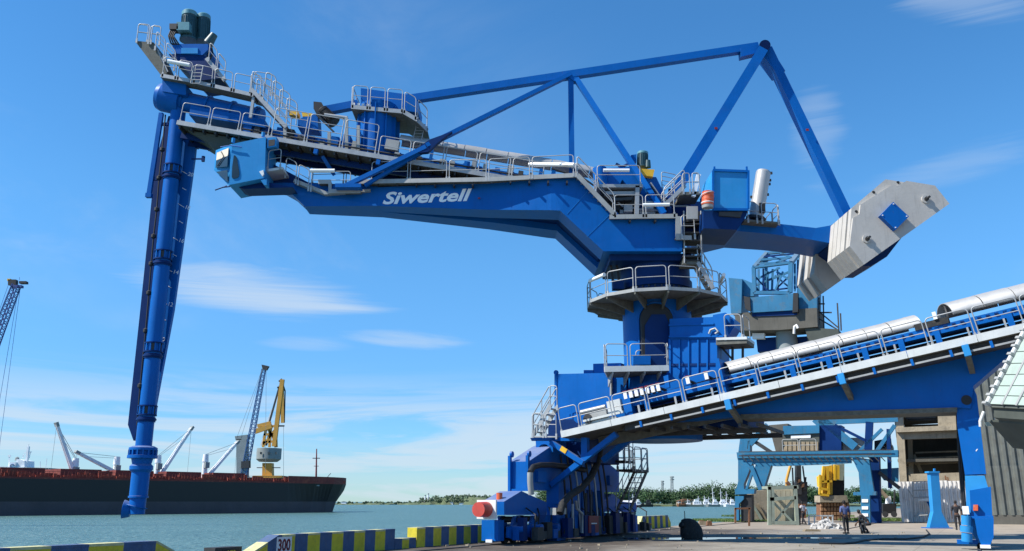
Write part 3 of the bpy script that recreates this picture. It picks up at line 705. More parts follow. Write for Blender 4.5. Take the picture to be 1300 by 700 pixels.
railing(tpl, [dp[0] + ZD * .1, dp[1] + ZD * .1], 1.15, step=1.0)
railing(tpl, [dp[1] + ZD * .1, dp[2] + ZD * .1], 1.1, step=1.0)
railing(tpl, [dp[2] + ZD * .1, dp[3] + ZD * .1], 1.1, step=.6)
railing(tpl, [V((dp[0].x, 44.9, dp[0].z + .1)), V((dp[1].x, 44.9, dp[1].z + .1))], 1.1, step=1.0)
railing(tpl, [dp[0] + ZD * .1, V((dp[0].x, 44.9, dp[0].z + .1))], 1.15, step=1.2)
mb = MB(); mb.prism([P(458, 134, 43), P(517, 141, 43), P(517, 120, 43), P(458, 112, 43)], (0, 1.5, 0)); mb.build('winch_box', 'blue', crane)
mb = MB(); mb.prism([P(517, 141, 42.8), P(531, 143, 42.8), P(532, 132, 42.8), P(525, 120, 42.8), P(517, 119, 42.8)], (0, 1.7, 0)); mb.build('stay_head', 'blue', crane)
for i in range(6): u = 449 + i * 6; mb = MB(); mb.fix = False; mb.box(P(u, 132.5 + i * .5, 42.5), .14, .1, .12); mb.build('clamp', 'white', tpl)
# ladder from the turret platform down to the gallery
mb = MB(); mb.fix = False
for du in (0, .45): mb.tube([P(529, 158, 43) + XD * du, P(522, 186, 43) + XD * du], .025, 5)
for i in range(8): p = P(529, 158, 43).lerp(P(522, 186, 43), i / 7); mb.tube([p, p + XD * .45], .015, 4)
mb.build('ladder', 'galv', crane)
# mid boom machinery: inclined motor, yellow guards, posts
gear_motor(crane, P(425, 156, 43.0), P(400, 131, 43.0) - P(425, 156, 43.0), .30, 1.1, m1='black', m2='black')
mb = MB(); mb.prism([P(398, 129, 42.8), P(408, 130, 42.8), P(418, 147, 42.8), P(414, 152, 42.8), P(398, 138, 42.8)], (0, .7, 0)); mb.build('motor_mount', 'black', crane)
for u, v in ((366, 141), (383, 143)):
    mb = MB(); mb.prism([P(u, v, 42.9), P(u + 13, v + 1, 42.9), P(u + 12, v + 5, 42.9), P(u + 1, v + 5, 42.9)], (0, .5, 0)); mb.build('guard', 'yellow', crane)
mb = MB(); mb.prism([P(378, 152, 42.9), P(392, 146, 42.9), P(403, 146, 42.9), P(404, 165, 42.9), P(378, 162, 42.9)], (0, .9, 0)); mb.build('gearbox', 'blue', crane)
for u, vt, vb in ((362, 158, 178), (418, 168, 188), (440, 150, 190), (455, 160, 192)):
    mb = MB(); mb.beam(P(u, vt, 42.4), P(u, vb, 42.4), .16, .16, XD); mb.build('post', 'kerb_grey', crane)
mb = MB(); mb.fix = False; mb.tube([P(412, 146, 42.6), P(441, 150, 42.6)], .1, 8); mb.build('pipe', 'galv', crane)
mb = MB(); mb.fix = False; mb.tube([P(402, 146, 42.5), P(424, 168, 42.5)], .05, 6); mb.build('strut', 'steel_dark', crane)

# ---- horizontal screw housing and head of the arm
h0, h1 = P(200, 122, YC), P(352, 156, YC); hd = (h1 - h0).normalized()
mb = MB(); mb.lathe(h0, hd, [(0, .35), (.12, .7), (.35, .78), (1.45, .78), (1.46, .62), (1.6, .62), (1.61, .55), (5.9, .55)], 28); mb.build('horizontal_screw', 'blue', crane)
for t in (.42, .62, .82):
    mb = MB(); p = h0.lerp(h1, t); mb.cyl(p, p + hd * .12, .64, None, 28); mb.build('flange', 'blue', crane)
mb = MB(); mb.prism([P(206, 99, 42.55), P(236, 107, 42.55), P(236, 121, 42.55), P(206, 116, 42.55)], (0, 1.7, 0)); mb.build('head_box', 'blue', crane)
mb = MB(); mb.prism([P(242, 134, 42.6), P(336, 152, 42.6), P(336, 162, 42.6), P(240, 146, 42.6)], (0, 1.6, 0)); mb.build('housing_beam', 'blue', crane)
hull_ = [P(214, 69, 42.5), P(256, 67, 42.5), P(283, 99, 42.5), P(250, 103, 42.5), P(232, 84, 42.5), P(222, 78, 42.5)]
mb = MB(); mb.prism(hull_, (0, 1.9, 0)); mb.build('drive_frame', 'blue_dark', crane)
mb = MB(); mb.prism([P(218, 56, 42.45), P(264, 56, 42.45), P(264, 63, 42.45), P(257, 70, 42.45), P(222, 68, 42.45)], (0, 2.0, 0)); mb.build('gearbox', 'blue', crane)
mb = MB(); mb.prism([P(230, 61, 42.4), P(251, 61, 42.4), P(251, 68, 42.4), P(230, 68, 42.4)], (0, .1, 0)); mb.build('cover_plate', 'blue_light', crane)
gear_motor(crane, P(239, 52, 43.1), P(241, 10, 43.1) - P(239, 52, 43.1), .40, 1.85)
gear_motor(crane, P(257, 54, 43.5), P(259, 14, 43.5) - P(257, 54, 43.5), .37, 1.75)
for (u0, v0, u1, v1, mt_) in ((224, 28, 240, 38, 'motor_top'), (215, 30, 226, 37, 'steel_dark')):
    mb = MB(); mb.prism([P(u0, v0, 42.4), P(u1, v0, 42.4), P(u1, v1, 42.4), P(u0, v1, 42.4)], (0, .5, 0)); mb.build('terminal_box', mt_, crane)
mb = MB(); mb.fix = False; mb.cyl(P(264, 56, 42.9), P(272, 44, 42.9), .28, .2, 14); mb.build('pump', 'motor_green', crane)
for k in range(4):
    mb = MB(); mb.fix = False; mb.tube([P(218 + k * 2, 36 + k, 42.5), P(214 + k * 2, 46, 42.4), P(217 + k * 3, 55, 42.4), P(224 + k * 2, 61, 42.6)], .045, 6); mb.build('hose', 'black', crane)
mb = MB(); mb.fix = False; mb.tube([P(268, 58, 42.7), P(270, 68, 42.7), P(266, 76, 42.7)], .06, 6); mb.tube([P(264, 57, 42.7), P(266, 66, 42.7), P(263, 74, 42.7)], .05, 6); mb.build('hose', 'black', crane)
# head platforms
def slab(pts, depth, t, name, matn='grating', y=None):
    mb = MB(); mb.fix = True
    for a, b in zip(pts[:-1], pts[1:]): mb.prism([a, b, b + YD * depth, a + YD * depth], (0, 0, -t))
    o = mb.build(name, matn, crane)
    for a, b in zip(pts[:-1], pts[1:]): k = MB(); k.fix = False; k.beam(a, b, .05, .2); k.build('kerb', 'galv', o)
    return o
hp = [P(171, 52, 42.5), P(195, 56, 42.5), P(207, 82, 42.5)]
mb = MB(); mb.prism([P(171, 52, 42.5), P(195, 54, 42.5), P(212, 93, 42.5), P(206, 98, 42.5)], (0, 1.9, 0)); o1 = mb.build('head_platform', 'grating', crane)
railing(o1, [P(172, 51, 42.45), P(190, 53, 42.45)], 1.0, step=.6)
railing(o1, [P(190, 53, 42.45), P(204, 55, 42.45)], 1.0, step=.6)
railing(o1, [P(196, 60, 42.45), P(222, 88, 42.45)], 1.0, step=.9, mids=(.3, .55, .8))
railing(o1, [P(172, 51, 44.4), P(204, 55, 44.4)], 1.0, step=.7)
mb = MB(); mb.fix = False
a_, b_ = P(196, 58, 42.55), P(212, 92, 42.55)
for yy in (0, .7): mb.beam(a_ + YD * yy, b_ + YD * yy, .04, .16, YD)
lad = mb.build('stair', 'galv', crane)
for i in range(8): c = a_.lerp(b_, (i + .5) / 8) + YD * .35; t = MB(); t.fix = False; t.box(c, .22, .66, .04); t.build('tread', 'galv', lad)
o2 = slab([P(204, 96, 42.2), P(243, 103, 42.2), P(322, 121, 42.2)], .8, .1, 'head_walkway')
railing(o2, [P(205, 94, 42.2), P(244, 102, 42.2)], 1.02, step=.85)
railing(o2, [P(245, 102, 42.2), P(321, 119, 42.2)], .95, step=1.3)
tube_lamp(o2, P(213, 78, 42.0), P(241, 83, 42.0), .11)
mb = MB(); mb.fix = False; a_ = P(242, 106, 42.0)
for du in (0, .5): mb.tube([a_ + XD * du, P(246, 84, 42.0) + XD * du], .03, 5)
for i in range(6): p = a_.lerp(P(246, 84, 42.0), i / 5); mb.tube([p, p + XD * .5], .02, 4)
mb.build('ladder', 'galv', crane)
o3 = slab([P(262, 74, 42.3), P(286, 103, 42.3)], .8, .1, 'side_platform')
railing(o3, [P(264, 74, 42.25), P(286, 101, 42.25)], 1.0, step=.8)
railing(o3, [P(264, 74, 43.2), P(286, 101, 43.2)], 1.0, step=.8)
# stair down to the gallery with curved guard hoops
s0, s1 = P(322, 118, 42.6), P(366, 166, 42.6)
stair(crane, s1, s0, YD, .85, True, handh=1.1)
mb = MB(); mb.prism([P(316, 116, 42.2), P(332, 120, 42.2), P(332, 124, 42.2), P(316, 119, 42.2)], (0, 1.3, 0)); o4 = mb.build('stair_landing', 'grating', crane)
railing(o4, [P(316, 115, 42.2), P(332, 119, 42.2)], 1.0, step=.7); railing(o4, [P(320, 115, 43.5), P(345, 119, 43.5)], 1.15, step=.8, mids=(.35, .7))
for i in range(4):
    p = P(336 + i * 9, 118 + i * 11, 42.2); mb = MB(); mb.fix = False; hoop(mb, p, p + V((.55, .0, -.35)), ZD, 1.25, .028, (.4, .7), .25); mb.build('railing_panel', 'galv', crane)
mb = MB(); mb.beam(P(322, 124, 42.3), P(318, 150, 42.3), .14, .14, XD); mb.beam(P(330, 122, 42.25), P(352, 148, 42.25), .12, .12, YD); mb.build('stair_post', 'galv', crane)

# ---- vertical arm hanging over the water
ax0, ax1 = P(231, 168, YC), P(167.5, 630, YC); ax0.x = ax1.x = (ax0.x + ax1.x) / 2
AX = ax0.x
def az_(v): return P(200, v, YC).z
zt = az_(150)
arm = MB().cyl((AX, YC, az_(140)), (AX, YC, az_(568)), .385, None, 32).build('vertical_screw_pipe', 'blue', crane)
# backing box of the lift behind the pipe, tapering downwards
def backx(u, v): return P(u, v, YC + .75)
for poly_, nm, mt_ in (([(224, 150), (251, 180), (249, 200), (222, 395), (190, 566), (180, 566), (200, 395), (222, 200)], 'return_duct', 'blue'),
                       ([(216, 150), (228, 150), (226, 200), (190, 500), (172, 560), (165, 540), (180, 400), (200, 205)], 'cable_duct', 'blue_dark')):
    mb = MB(); mb.prism([backx(*p) for p in poly_], (0, -.25, 0)); bk = mb.build(nm, mt_, crane)
    if nm == 'return_duct': duct = bk
# ladder-like scale with depth marks on the duct
marks = [(250, 216, '20'), (246, 258, '18'), (238, 300, '16'), (231, 340, '14'), (224, 381, '12'), (213.5, 425, '10'), (207, 468, '8'), (200, 512, '6')]
for (u, v, s) in marks:
    u -= 7; p = P(u - 7.5, v + 4, YC + .49); mb = MB(); mb.fix = False; mb.beam(p - V((.25, 0, -.15)), p + V((.1, 0, -.06)), .03, .012, ZD); mb.build('depth_mark', 'letter', duct)
    me = text_mesh(s, .3, .004); place_text(me, P(u - 5, v + 7, YC + .49), V((1, 0, -.25)), V((.25, 0, 1)), duct, 'letter', 'depth_number')
    p = P(u - 9.5, v + 24, YC + .49); mb = MB(); mb.fix = False; mb.beam(p - V((.1, 0, -.06)), p + V((.12, 0, -.07)), .03, .012, ZD); mb.build('depth_mark', 'letter', duct)
# flange rings with windows
for v0 in (219, 328, 445, 525):
    z = az_(v0); mb = MB(); mb.fix = False
    mb.lathe((AX, YC, z - .42), ZD, [(0, .43), (.07, .43), (.08, .47), (.16, .47), (.17, .43), (.22, .43)], 32)
    mb.lathe((AX, YC, z - .12), ZD, [(0, .47), (.06, .47)], 32); mb.lathe((AX, YC, z + .32), ZD, [(0, .47), (.06, .47)], 32)
    fl = mb.build('pipe_flange', 'blue_dark', arm)
    for i in range(12):
        t = 2 * math.pi * i / 12; d = V((math.cos(t), math.sin(t), 0)); mb = MB(); mb.fix = False; mb.box(V((AX, YC, z + .14)) + d * .44, .03, .07, .4, d, d.cross(ZD)); mb.build('rib', 'blue', fl)
        if i % 2:
            mb = MB(); mb.fix = False; t += .26; d = V((math.cos(t), math.sin(t), 0)); mb.box(V((AX, YC, z + .14)) + d * .385, .03, .14, .34, d, d.cross(ZD)); mb.build('inspection_window', 'steel_dark', fl)
# guide rail and knobbed cable on the water side
a_, b_ = P(205, 144, YC - .1), P(189.5, 246, YC - .1)
mb = MB(); mb.beam(a_, b_, .18, .22, YD); mb.beam(b_ - ZD * .0, b_ - ZD * .22, .26, .3, YD); gr = mb.build('guide_rail', 'blue', crane)
for t in (.14, .82):
    p = a_.lerp(b_, t); mb = MB(); mb.beam(p, p + XD * .45, .12, .16, YD); mb.build('rail_bracket', 'blue_dark', gr)
cpts = [P(u, v, YC - .15) for u, v in ((210, 146), (206, 190), (202, 226), (199, 266), (195, 300), (192, 335), (189, 372), (185, 420), (178, 490), (174, 540))]
mb = MB(); mb.fix = False; mb.tube(cpts, .04, 6); cb1 = mb.build('power_cable', 'black', crane)
for p in cpts[1:-1]: mb = MB(); mb.fix = False; mb.lathe(p - ZD * .13, ZD, [(0, .05), (.06, .13), (.2, .13), (.26, .05)], 10); mb.build('cable_clamp', 'black', cb1)
mb = MB(); mb.fix = False; mb.beam(P(243, 202, YC), P(258, 202, YC), .07, .07); mb.box(P(258, 202, YC), .14, .14, .3); mb.build('limit_arm', 'blue_dark', crane)
# inlet head at the foot
zf = az_(568); mb = MB(); mb.fix = False
mb.lathe((AX, YC, zf + .05), -ZD, [(0, .5), (.08, .66), (.2, .66), (.22, .55), (.42, .55), (.44, .70), (.58, .70), (.60, .5), (.85, .44), (.95, .54), (1.12, .54), (1.25, .42), (2.35, .42), (2.36, .46), (2.44, .46), (2.46, .38), (3.2, .37)], 32); ft = mb.build('inlet_feeder', 'blue', crane)
for i in range(16):
    t = 2 * math.pi * i / 16; d = V((math.cos(t), math.sin(t), 0)); mb = MB(); mb.fix = False; mb.box(V((AX, YC, zf - .26)) + d * .62, .1, .07, .28, d, d.cross(ZD)); mb.build('lug', 'blue', ft)
mb = MB(); n_ = 14; c_ = V((AX - .3, YC, zf - 2.95)); dd = V((-1, -.25, .1)).normalized(); s_ = YD.cross(dd).cross(dd) * -1
mb.lathe(c_, dd, [(0, .34), (.32, .44), (.34, .44)], 20); mb.build('inlet_scoop', 'blue', ft)
mb = MB(); mb.cyl(c_ + dd * .345, c_ + dd * .36, .38, None, 20); mb.build('inlet_mouth', 'black', ft)
mb = MB(); mb.fix = False
hx = [V((AX + .47 * math.cos(t), YC + .47 * math.sin(t), zf - 2.35 - .09 * t)) for t in [math.pi + .0 + i * .25 for i in range(13)]]
for p, q_ in zip(hx[:-1], hx[1:]): mb.beam(p, q_, .12, .03)
mb.build('screw_flight', 'blue', ft)

rr = random.Random(31)
for i in range(16):
    u = 500 + i * 14; uu = u + rr.uniform(-3, 3); h = rr.uniform(.25, .8); y0 = rr.uniform(.3, .6)
    gbox(uu, uu + rr.uniform(3, 8), y0, y0 + .25, .15, .15 + h, 'junction_box', rr.choice(['kerb_grey', 'blue', 'steel_dark']))
for k, (yy, zz, rr_2) in enumerate(((.25, .25, .045), (.4, .32, .03), (2.5, .9, .06))):
    mb = MB(); mb.fix = False; mb.tube([gp(300) + YD * yy + gup * zz, gp(480) + YD * yy + gup * zz, gp(700) + YD * yy + gup * zz], rr_2, 6); mb.build('pipe', 'steel_dark' if k < 2 else 'blue', crane)
for i in range(12):
    u = 300 + i * 14; gbox(u, u + rr.uniform(5, 11), .7, 1.6 + rr.uniform(0, .6), .1, rr.uniform(.4, 1.15), 'machine_box', rr.choice(['blue', 'blue', 'blue_dark', 'steel_dark', 'kerb_grey']))
for i in range(9):
    u = 745 + i * 13; p = P(u, 262 + (i % 3) * 4, 41.9 + (i % 2) * .5); mb = MB(); mb.box(p, rr.uniform(.2, .5), .4, rr.uniform(.25, .7)); mb.build('machine_box', rr.choice(['steel_dark', 'kerb_grey', 'blue_dark', 'black']), crane)
for k, pts in enumerate((((770, 244), (790, 262), (812, 266), (850, 268)), ((758, 228), (766, 250), (780, 268)), ((826, 232), (838, 250), (856, 262), (874, 262)), ((700, 214), (740, 226), (760, 240)))):
    mb = MB(); mb.fix = False; mb.tube([P(u, v, 41.9 + .1 * k) for u, v in pts], .05, 6); mb.build('pipe', 'steel_dark' if k % 2 else 'galv', crane)
for i in range(6):
    u = 740 + i * 22; mb = MB(); mb.fix = False; mb.beam(P(u, 240, 43.2), P(u, 279, 43.2), .12, .12); mb.build('frame_post', 'blue_dark', crane)
mb = MB(); mb.prism([P(736, 262, 43.6), P(852, 262, 43.6), P(852, 280, 43.6), P(752, 280, 43.6)], (0, .2, 0)); mb.build('back_plate', 'blue_dark', crane)
# ---- stays, pylon and braces (single plane)
def stay(name, a, b, w, h, Y=YC, matn='blue', par=crane):
    mb = MB(); mb.beam(P(*a, Y), P(*b, Y), h, w, YD); return mb.build(name, matn, par)
stay('top_stay', (524, 126), (962, 60), .40, .42)
stay('top_stay', (408, 142), (455, 133), .40, .42)
for (u, v) in ((850, 74.5),): mb = MB(); mb.box(P(u, v, YC), .1, .1, .15); mb.build('limit_switch', 'blue', crane)
lega = stay('pylon_leg', (968, 64), (850, 256), .52, .5, YC - .55)
legb = stay('pylon_leg', (973, 64), (1075, 276), .46, .62)
mb = MB(); mb.prism([P(964, 58, YC - .3), P(976, 55, YC - .3), P(983, 68, YC - .3), P(997, 90, YC - .3), P(986, 93, YC - .3), P(967, 68, YC - .3)], (0, .9, 0)); mb.build('gusset', 'blue', crane)
mb = MB(); mb.cyl(P(971, 58, YC - .85), P(971, 58, YC + .85), .3, None, 20); mb.build('hinge_pin', 'blue_dark', crane)
mb = MB(); mb.prism([P(940, 61, YC - .25), P(962, 57, YC - .25), P(966, 66, YC - .25), P(941, 72, YC - .25)], (0, .5, 0)); mb.build('gusset', 'blue', crane)
for u, v, Y_ in ((909, 163, YC - .83), (1025, 165, YC - .48)):
    mb = MB(); mb.box(P(u, v, Y_), .14, .03, .12); mb.build('marker_plate', 'dark_red', lega if u < 950 else legb)
stay('post', (724.5, 93), (726, 222), .28, .28)
mb = MB(); mb.beam(P(724, 95, YC - .1), P(541, 186, 41.6), .28, .22, YD); mb.build('brace', 'blue', crane)
GG = 41.5; mb = MB(); mb.prism([P(574, 167, GG), P(546, 177, GG), P(534, 185, GG), P(532, 194, GG), P(543, 193, GG), P(556, 181, GG)], (0, .3, 0)); mb.build('gusset', 'blue_dark', crane)
mb = MB(); mb.beam(P(541, 187, 41.6), P(440, 236, 41.75), .24, .22); mb.build('brace', 'blue', crane)
mb = MB(); mb.beam(P(538, 192, 41.8), P(463, 236, 41.95), .2, .18); mb.build('brace', 'blue', crane)
mb = MB(); mb.beam(P(729, 97, YC), P(843, 272, 41.5), .3, .27, YD); mb.build('brace', 'blue', crane)
mb = MB(); mb.prism([P(720, 96, YC - .2), P(721, 90, YC - .2), P(729, 90, YC - .2), P(735, 103, YC - .2), P(728, 103, YC - .2)], (0, .4, 0)); mb.build('gusset', 'blue', crane)
mb = MB(); mb.box(P(443, 238, 41.9), 1.3, .6, .2); mb.build('brace_foot', 'blue', crane)

# ---- machinery above the slew ring
mb = MB(); mb.prism([P(758, 238, 41.4), P(816, 238, 41.4), P(816, 234, 41.4), P(758, 234, 41.4)], (0, 2.2, 0)); mp_ = mb.build('drive_platform', 'galv', crane)
railing(mp_, [P(757, 234, 41.35), P(815, 234, 41.35)], 1.0, step=2.2)
tube_lamp(mp_, P(766, 216.5, 41.2), P(799, 216.5, 41.2), .085)
mb = MB(); mb.beam(P(809, 236, 41.5), P(808, 279, 41.5), .2, .2, XD); mb.build('platform_post', 'galv', crane)
mb = MB(); mb.prism([P(768, 243, 41.6), P(806, 243, 41.6), P(806, 247, 41.6), P(768, 247, 41.6)], (0, 1.6, 0)); mb.build('cable_tray', 'galv', crane)
mb = MB(); mb.prism([P(774, 252, 41.6), P(804, 250, 41.6), P(802, 254, 41.6), P(776, 255, 41.6)], (0, 1.6, 0)); mb.build('cable_tray', 'steel_dark', crane)
for (u, v, w_, h_, mt_) in ((780, 262, 26, 9, 'black'), (800, 262, 12, 14, 'steel_dark'), (822, 268, 20, 7, 'kerb_grey'), (792, 268, 10, 6, 'kerb_grey')):
    mb = MB(); mb.prism([P(u - w_ / 2, v - h_ / 2, 42), P(u + w_ / 2, v - h_ / 2, 42), P(u + w_ / 2, v + h_ / 2, 42), P(u - w_ / 2, v + h_ / 2, 42)], (0, 1.0, 0)); mb.build('machine_box', mt_, crane)
mb = MB(); mb.cyl(P(763, 238, 42.3), P(761, 214, 42.3), .36, .36, 20); mb.build('chute', 'blue', crane)
mb = MB(); mb.prism([P(768, 214, 42.4), P(800, 212, 42.4), P(812, 222, 42.4), P(812, 236, 42.4), P(796, 235, 42.4), P(790, 228, 42.4), P(786, 236, 42.4), P(770, 236, 42.4)], (0, 1.5, 0)); mb.build('transfer_chute', 'blue', crane)
for a, b in (((782, 208), (792, 214)), ((790, 212), (803, 206)), ((786, 210), (789, 216))):
    mb = MB(); mb.fix = False; mb.tube([P(*a, 42.6), P(*b, 42.6)], .07, 6); mb.build('hand_lever', 'blue_dark', crane)
mb = MB(); mb.prism([P(806, 224, 42.6), P(833, 225, 42.6), P(846, 252, 42.6), P(838, 268, 42.6), P(820, 262, 42.6), P(806, 240, 42.6)], (0, 1.6, 0)); mb.build('drive_housing', 'blue', crane)
mb = MB(); mb.prism([P(818, 236, 42.55), P(828, 236, 42.55), P(836, 252, 42.55), P(828, 255, 42.55)], (0, .08, 0)); mb.build('belt_guard', 'black', crane)
mb = MB(); mb.prism([P(808, 214, 42.3), P(831, 215.5, 42.3), P(829, 224.5, 42.3), P(817, 223, 42.3), P(809, 218, 42.3)], (0, 1.4, 0)); mb.build('motor_base', 'yellow', crane)
mo = gear_motor(crane, P(815.5, 213, 42.8), P(816, 192, 42.8) - P(815.5, 213, 42.8), .28, .92)
mb = MB(); mb.prism([P(801, 197, 42.6), P(808, 196, 42.6), P(808, 206, 42.6), P(801, 205, 42.6)], (0, .3, 0)); mb.build('terminal_box', 'blue', crane)
mb = MB(); mb.cyl(P(822.5, 213, 42.6), P(822.5, 204, 42.6), .16, .13, 14); mb.build('coupling', 'motor_green', crane)
tube_lamp(crane, P(816, 260.5, 40.2), P(850, 260, 40.2), .085)
# railed landings and steps right of the drive
railing(crane, [P(839, 240, 43.9), P(862, 245, 43.9)], 1.0, step=1.2, mids=(.25, .5, .75))
st2 = stair(crane, P(842, 264, 41.6), P(868, 239, 41.6), YD, .7, True, handh=.9)
mb = MB(); mb.prism([P(864, 244, 41.2), P(890, 243, 41.2), P(890, 247, 41.2), P(864, 248, 41.2)], (0, 1.5, 0)); ld = mb.build('landing', 'grating', crane)
railing(ld, [P(866, 243, 41.2), P(890, 242, 41.2)], .95, step=.6); railing(ld, [P(866, 243, 42.7), P(890, 242, 42.7)], .95, step=.9)
mb = MB(); mb.beam(P(887, 222, 41.3), P(880, 250, 41.3), .2, .2, YD); mb.build('fire_hose_pipe', 'white', crane)
mb = MB(); mb.prism([P(868, 270, 40.9), P(892, 268, 40.9), P(892, 280, 40.9), P(868, 282, 40.9)], (0, 1.0, 0)); mb.build('cabinet', 'steel_dark', crane)
mb = MB(); mb.prism([P(872, 262, 40.3), P(886, 262, 40.3), P(886, 278, 40.3), P(872, 278, 40.3)], (0, .1, 0)); mb.build('gate', 'kerb_grey', crane)
# staircase from the walkway down to the round platform (zigzag)
sA = [P(878, 284, 40.6), P(888, 330, 40.9)]
stA = stair(crane, P(880, 334, 41.0), P(880, 285, 41.0) + YD * 1.2, XD, .75, False, mat_='steel_dark')
for xx in (-.42, .42): mb = MB(); mb.fix = False; mb.tube([P(880, 334, 40.9) + XD * xx, P(879, 268, 40.9) + XD * xx], .035, 6); mb.build('stair_post', 'galv', stA)
for v in (285, 296, 306, 316, 326): mb = MB(); mb.box(P(879, v, 41.0) + YD * .2, .95, .6, .07); mb.build('step_plate', 'steel_dark', stA)
mb = MB(); mb.prism([P(866, 336, 41.0), P(892, 336, 41.0), P(892, 332, 41.0), P(874, 332, 41.0), P(868, 326, 41.0)], (0, .9, 0)); mb.build('stair_landing', 'grating', crane)
stair(crane, P(903, 369, 41.4), P(884, 336, 41.4), YD, .8, True, mat_='galv', handh=1.0)

mb = MB(); mb.prism([P(846, 256, 43.6), P(893, 256, 43.6), P(900, 292, 43.6), P(868, 300, 43.6), P(846, 290, 43.6)], (0, 1.0, 0)); mb.build('tail_root', 'blue_dark', crane)
mb = MB(); mb.prism([P(868, 280, 41.6), P(896, 280, 41.6), P(896, 290, 41.6), P(868, 296, 41.6)], (0, 1.6, 0)); mb.build('tail_root', 'blue_dark', crane)
# ---- switchgear container, silver vessel and tail girder
KY = 39.9
mb = MB(); mb.prism([P(905, 216, KY), P(950.5, 218, KY), P(949.5, 265.5, KY), P(905, 265, KY)], (0, 2.3, 0)); kb = mb.build('switchgear_container', 'blue_light', crane)
cl0, cl1 = P(905, 217, KY), P(905, 265, KY)
mb = MB(); mb.prism([cl0 - YD * .001, cl1 - YD * .001, P(900.5, 265, KY + .5), P(897, 240, KY + .5), P(901, 222, KY + .5)], (0, 1.6, 0)); mb.build('container_end', 'blue_light', kb)
mb = MB(); mb.fix = False
for (a, b) in (((905, 216.3), (951, 218)), ((904.5, 266), (950, 266.5))): mb.beam(P(*a, KY - .03), P(*b, KY - .03), .1, .12)
for u in (905.3, 950): mb.beam(P(u, 217, KY - .035), P(u, 265.5, KY - .035), .1, .1, XD)
mb.build('container_frame', 'blue', kb)
for u in (907, 948): mb = MB(); mb.box(P(u, 215, KY + .1), .08, .1, .25); mb.build('lifting_lug', 'blue', kb)
mb = MB(); mb.prism([P(893, 267, KY + .1), P(949, 267, KY + .1), P(948, 273, KY + .1), P(936, 292, KY + .1), P(893, 290, KY + .1)], (0, 2.6, 0)); mb.build('container_support', 'blue_dark', crane)
mb = MB(); mb.prism([P(913, 269, KY + .0), P(943, 269, KY + .0), P(940, 276, KY + .0), P(913, 274, KY + .0)], (0, .3, 0)); mb.build('cable_tray', 'steel_dark', crane)
va, vb_ = P(959.5, 278, 42.2), P(969.5, 217, 42.2)
vd = (vb_ - va).normalized(); VL = (vb_ - va).length
mb = MB(); mb.lathe(va, vd, [(0, .42), (.12, .42), (.13, .34), (.25, .34), (.3, .37), (VL - .12, .37), (VL - .03, .33), (VL, .2)], 24); ve = mb.build('dust_filter', 'silver', crane)
mb = MB(); mb.lathe(va - vd * .1, vd, [(0, .5), (.14, .5)], 24); mb.build('flange', 'steel_dark', ve)
for t, sx in ((.95, 1), (.72, 1), (.5, 1), (.45, -1), (.8, 1)):
    p = va + vd * VL * t; mb = MB(); mb.box(p + XD * .4 * sx, .12, .1, .12); mb.build('valve', 'steel_dark', ve)
mb = MB(); mb.box(va + V((.25, -.35, .45)), .28, .2, .5); mb.build('valve_box', 'black', ve)
# tail girder with sections
ts = [((894, 268), (900, 290.5), 40.9), ((942, 277), (937, 293.5), 41.9), ((986, 284), (985, 298), 42.0), ((1035.7, 289.6), (1030, 304.5), 42.1), ((1062, 285), (1055, 309), 42.1)]
secs = []
for a, b, y in ts:
    t, bb = P(*a, y), P(*b, y); secs.append([t, bb, mir(bb), mir(t)])
# clip to the gap between the weight stacks
mb = MB(); mb.loft(secs); mb.build('tail_girder', 'blue', crane)
mb = MB(); mb.prism([P(1055, 286, 42.2), P(1126, 250, 42.2), P(1150, 295, 42.2), P(1126, 326, 42.2), P(1106, 338, 42.2), P(1092, 338, 42.2), P(1055, 312, 42.2)], (0, 2.4, 0)); mb.build('ballast_frame', 'blue_dark', crane)
mb = MB(); mb.prism([P(945, 281, 41.3), P(990, 284, 41.3), P(990, 282, 41.3), P(945, 278.5, 41.3)], (0, 2.5, 0)); tdk = mb.build('tail_deck', 'grating', crane)
railing(tdk, [P(948, 279, 41.3), P(963, 280, 41.3)], .95, step=.7); railing(tdk, [P(966, 280.5, 41.3), P(990, 282, 41.3)], .95, step=.9)
railing(tdk, [P(990, 282, 41.3), P(990, 282, 41.3) + YD * 2.3], .95, step=1.2)
# counterweights: stacks of cast concrete slabs
FY = 39.15; ST = .56; STEP = .575; ST = .515
prof = [(1082.7, 263), (1126, 226.3), (1187, 235.8), (1205.4, 258.8), (1097, 336), (1078.7, 312.5)]
fr = [P(u, v, FY) for u, v in prof]
inner = [(1083, 277), (1091, 272), (1092.5, 260), (1133, 234.5), (1139.5, 236), (1151, 229.8), (1187, 235.8), (1205.4, 258.8), (1097, 336), (1078.7, 312.5)]
cwroot = MB().prism([P(1078, 300, 42.0), P(1092, 290, 42.0), P(1096, 296, 42.0), P(1082, 306, 42.0)], (0, 2.8, 0)).build('ballast_bolt_beam', 'steel_dark', crane)
fi = [P(u, v, FY) for u, v in inner]
mb = MB(); mb.prism(fi, (0, .16, 0)); mb.build('ballast_slab', 'concrete', crane)
def notch(off):          # groove profile on the slab's upper left edge, alternating
    return [p + V((0, off, 0)) for p in fr]
for k in range(5):
    mb = MB(); mb.prism([p + YD * (.163 + k * STEP) for p in fr], (0, ST - (.16 if k == 0 else 0), 0)); mb.build('ballast_slab', 'concrete', crane)
for k in range(5):
    sl = [p + YD * (4.95 + k * STEP) for p in fr]
    if k in (1, 3): sl = [p + V((.12, 0, .03)) for p in sl]
    mb = MB(); mb.prism(sl, (0, ST, 0)); mb.build('ballast_slab', 'concrete', crane)
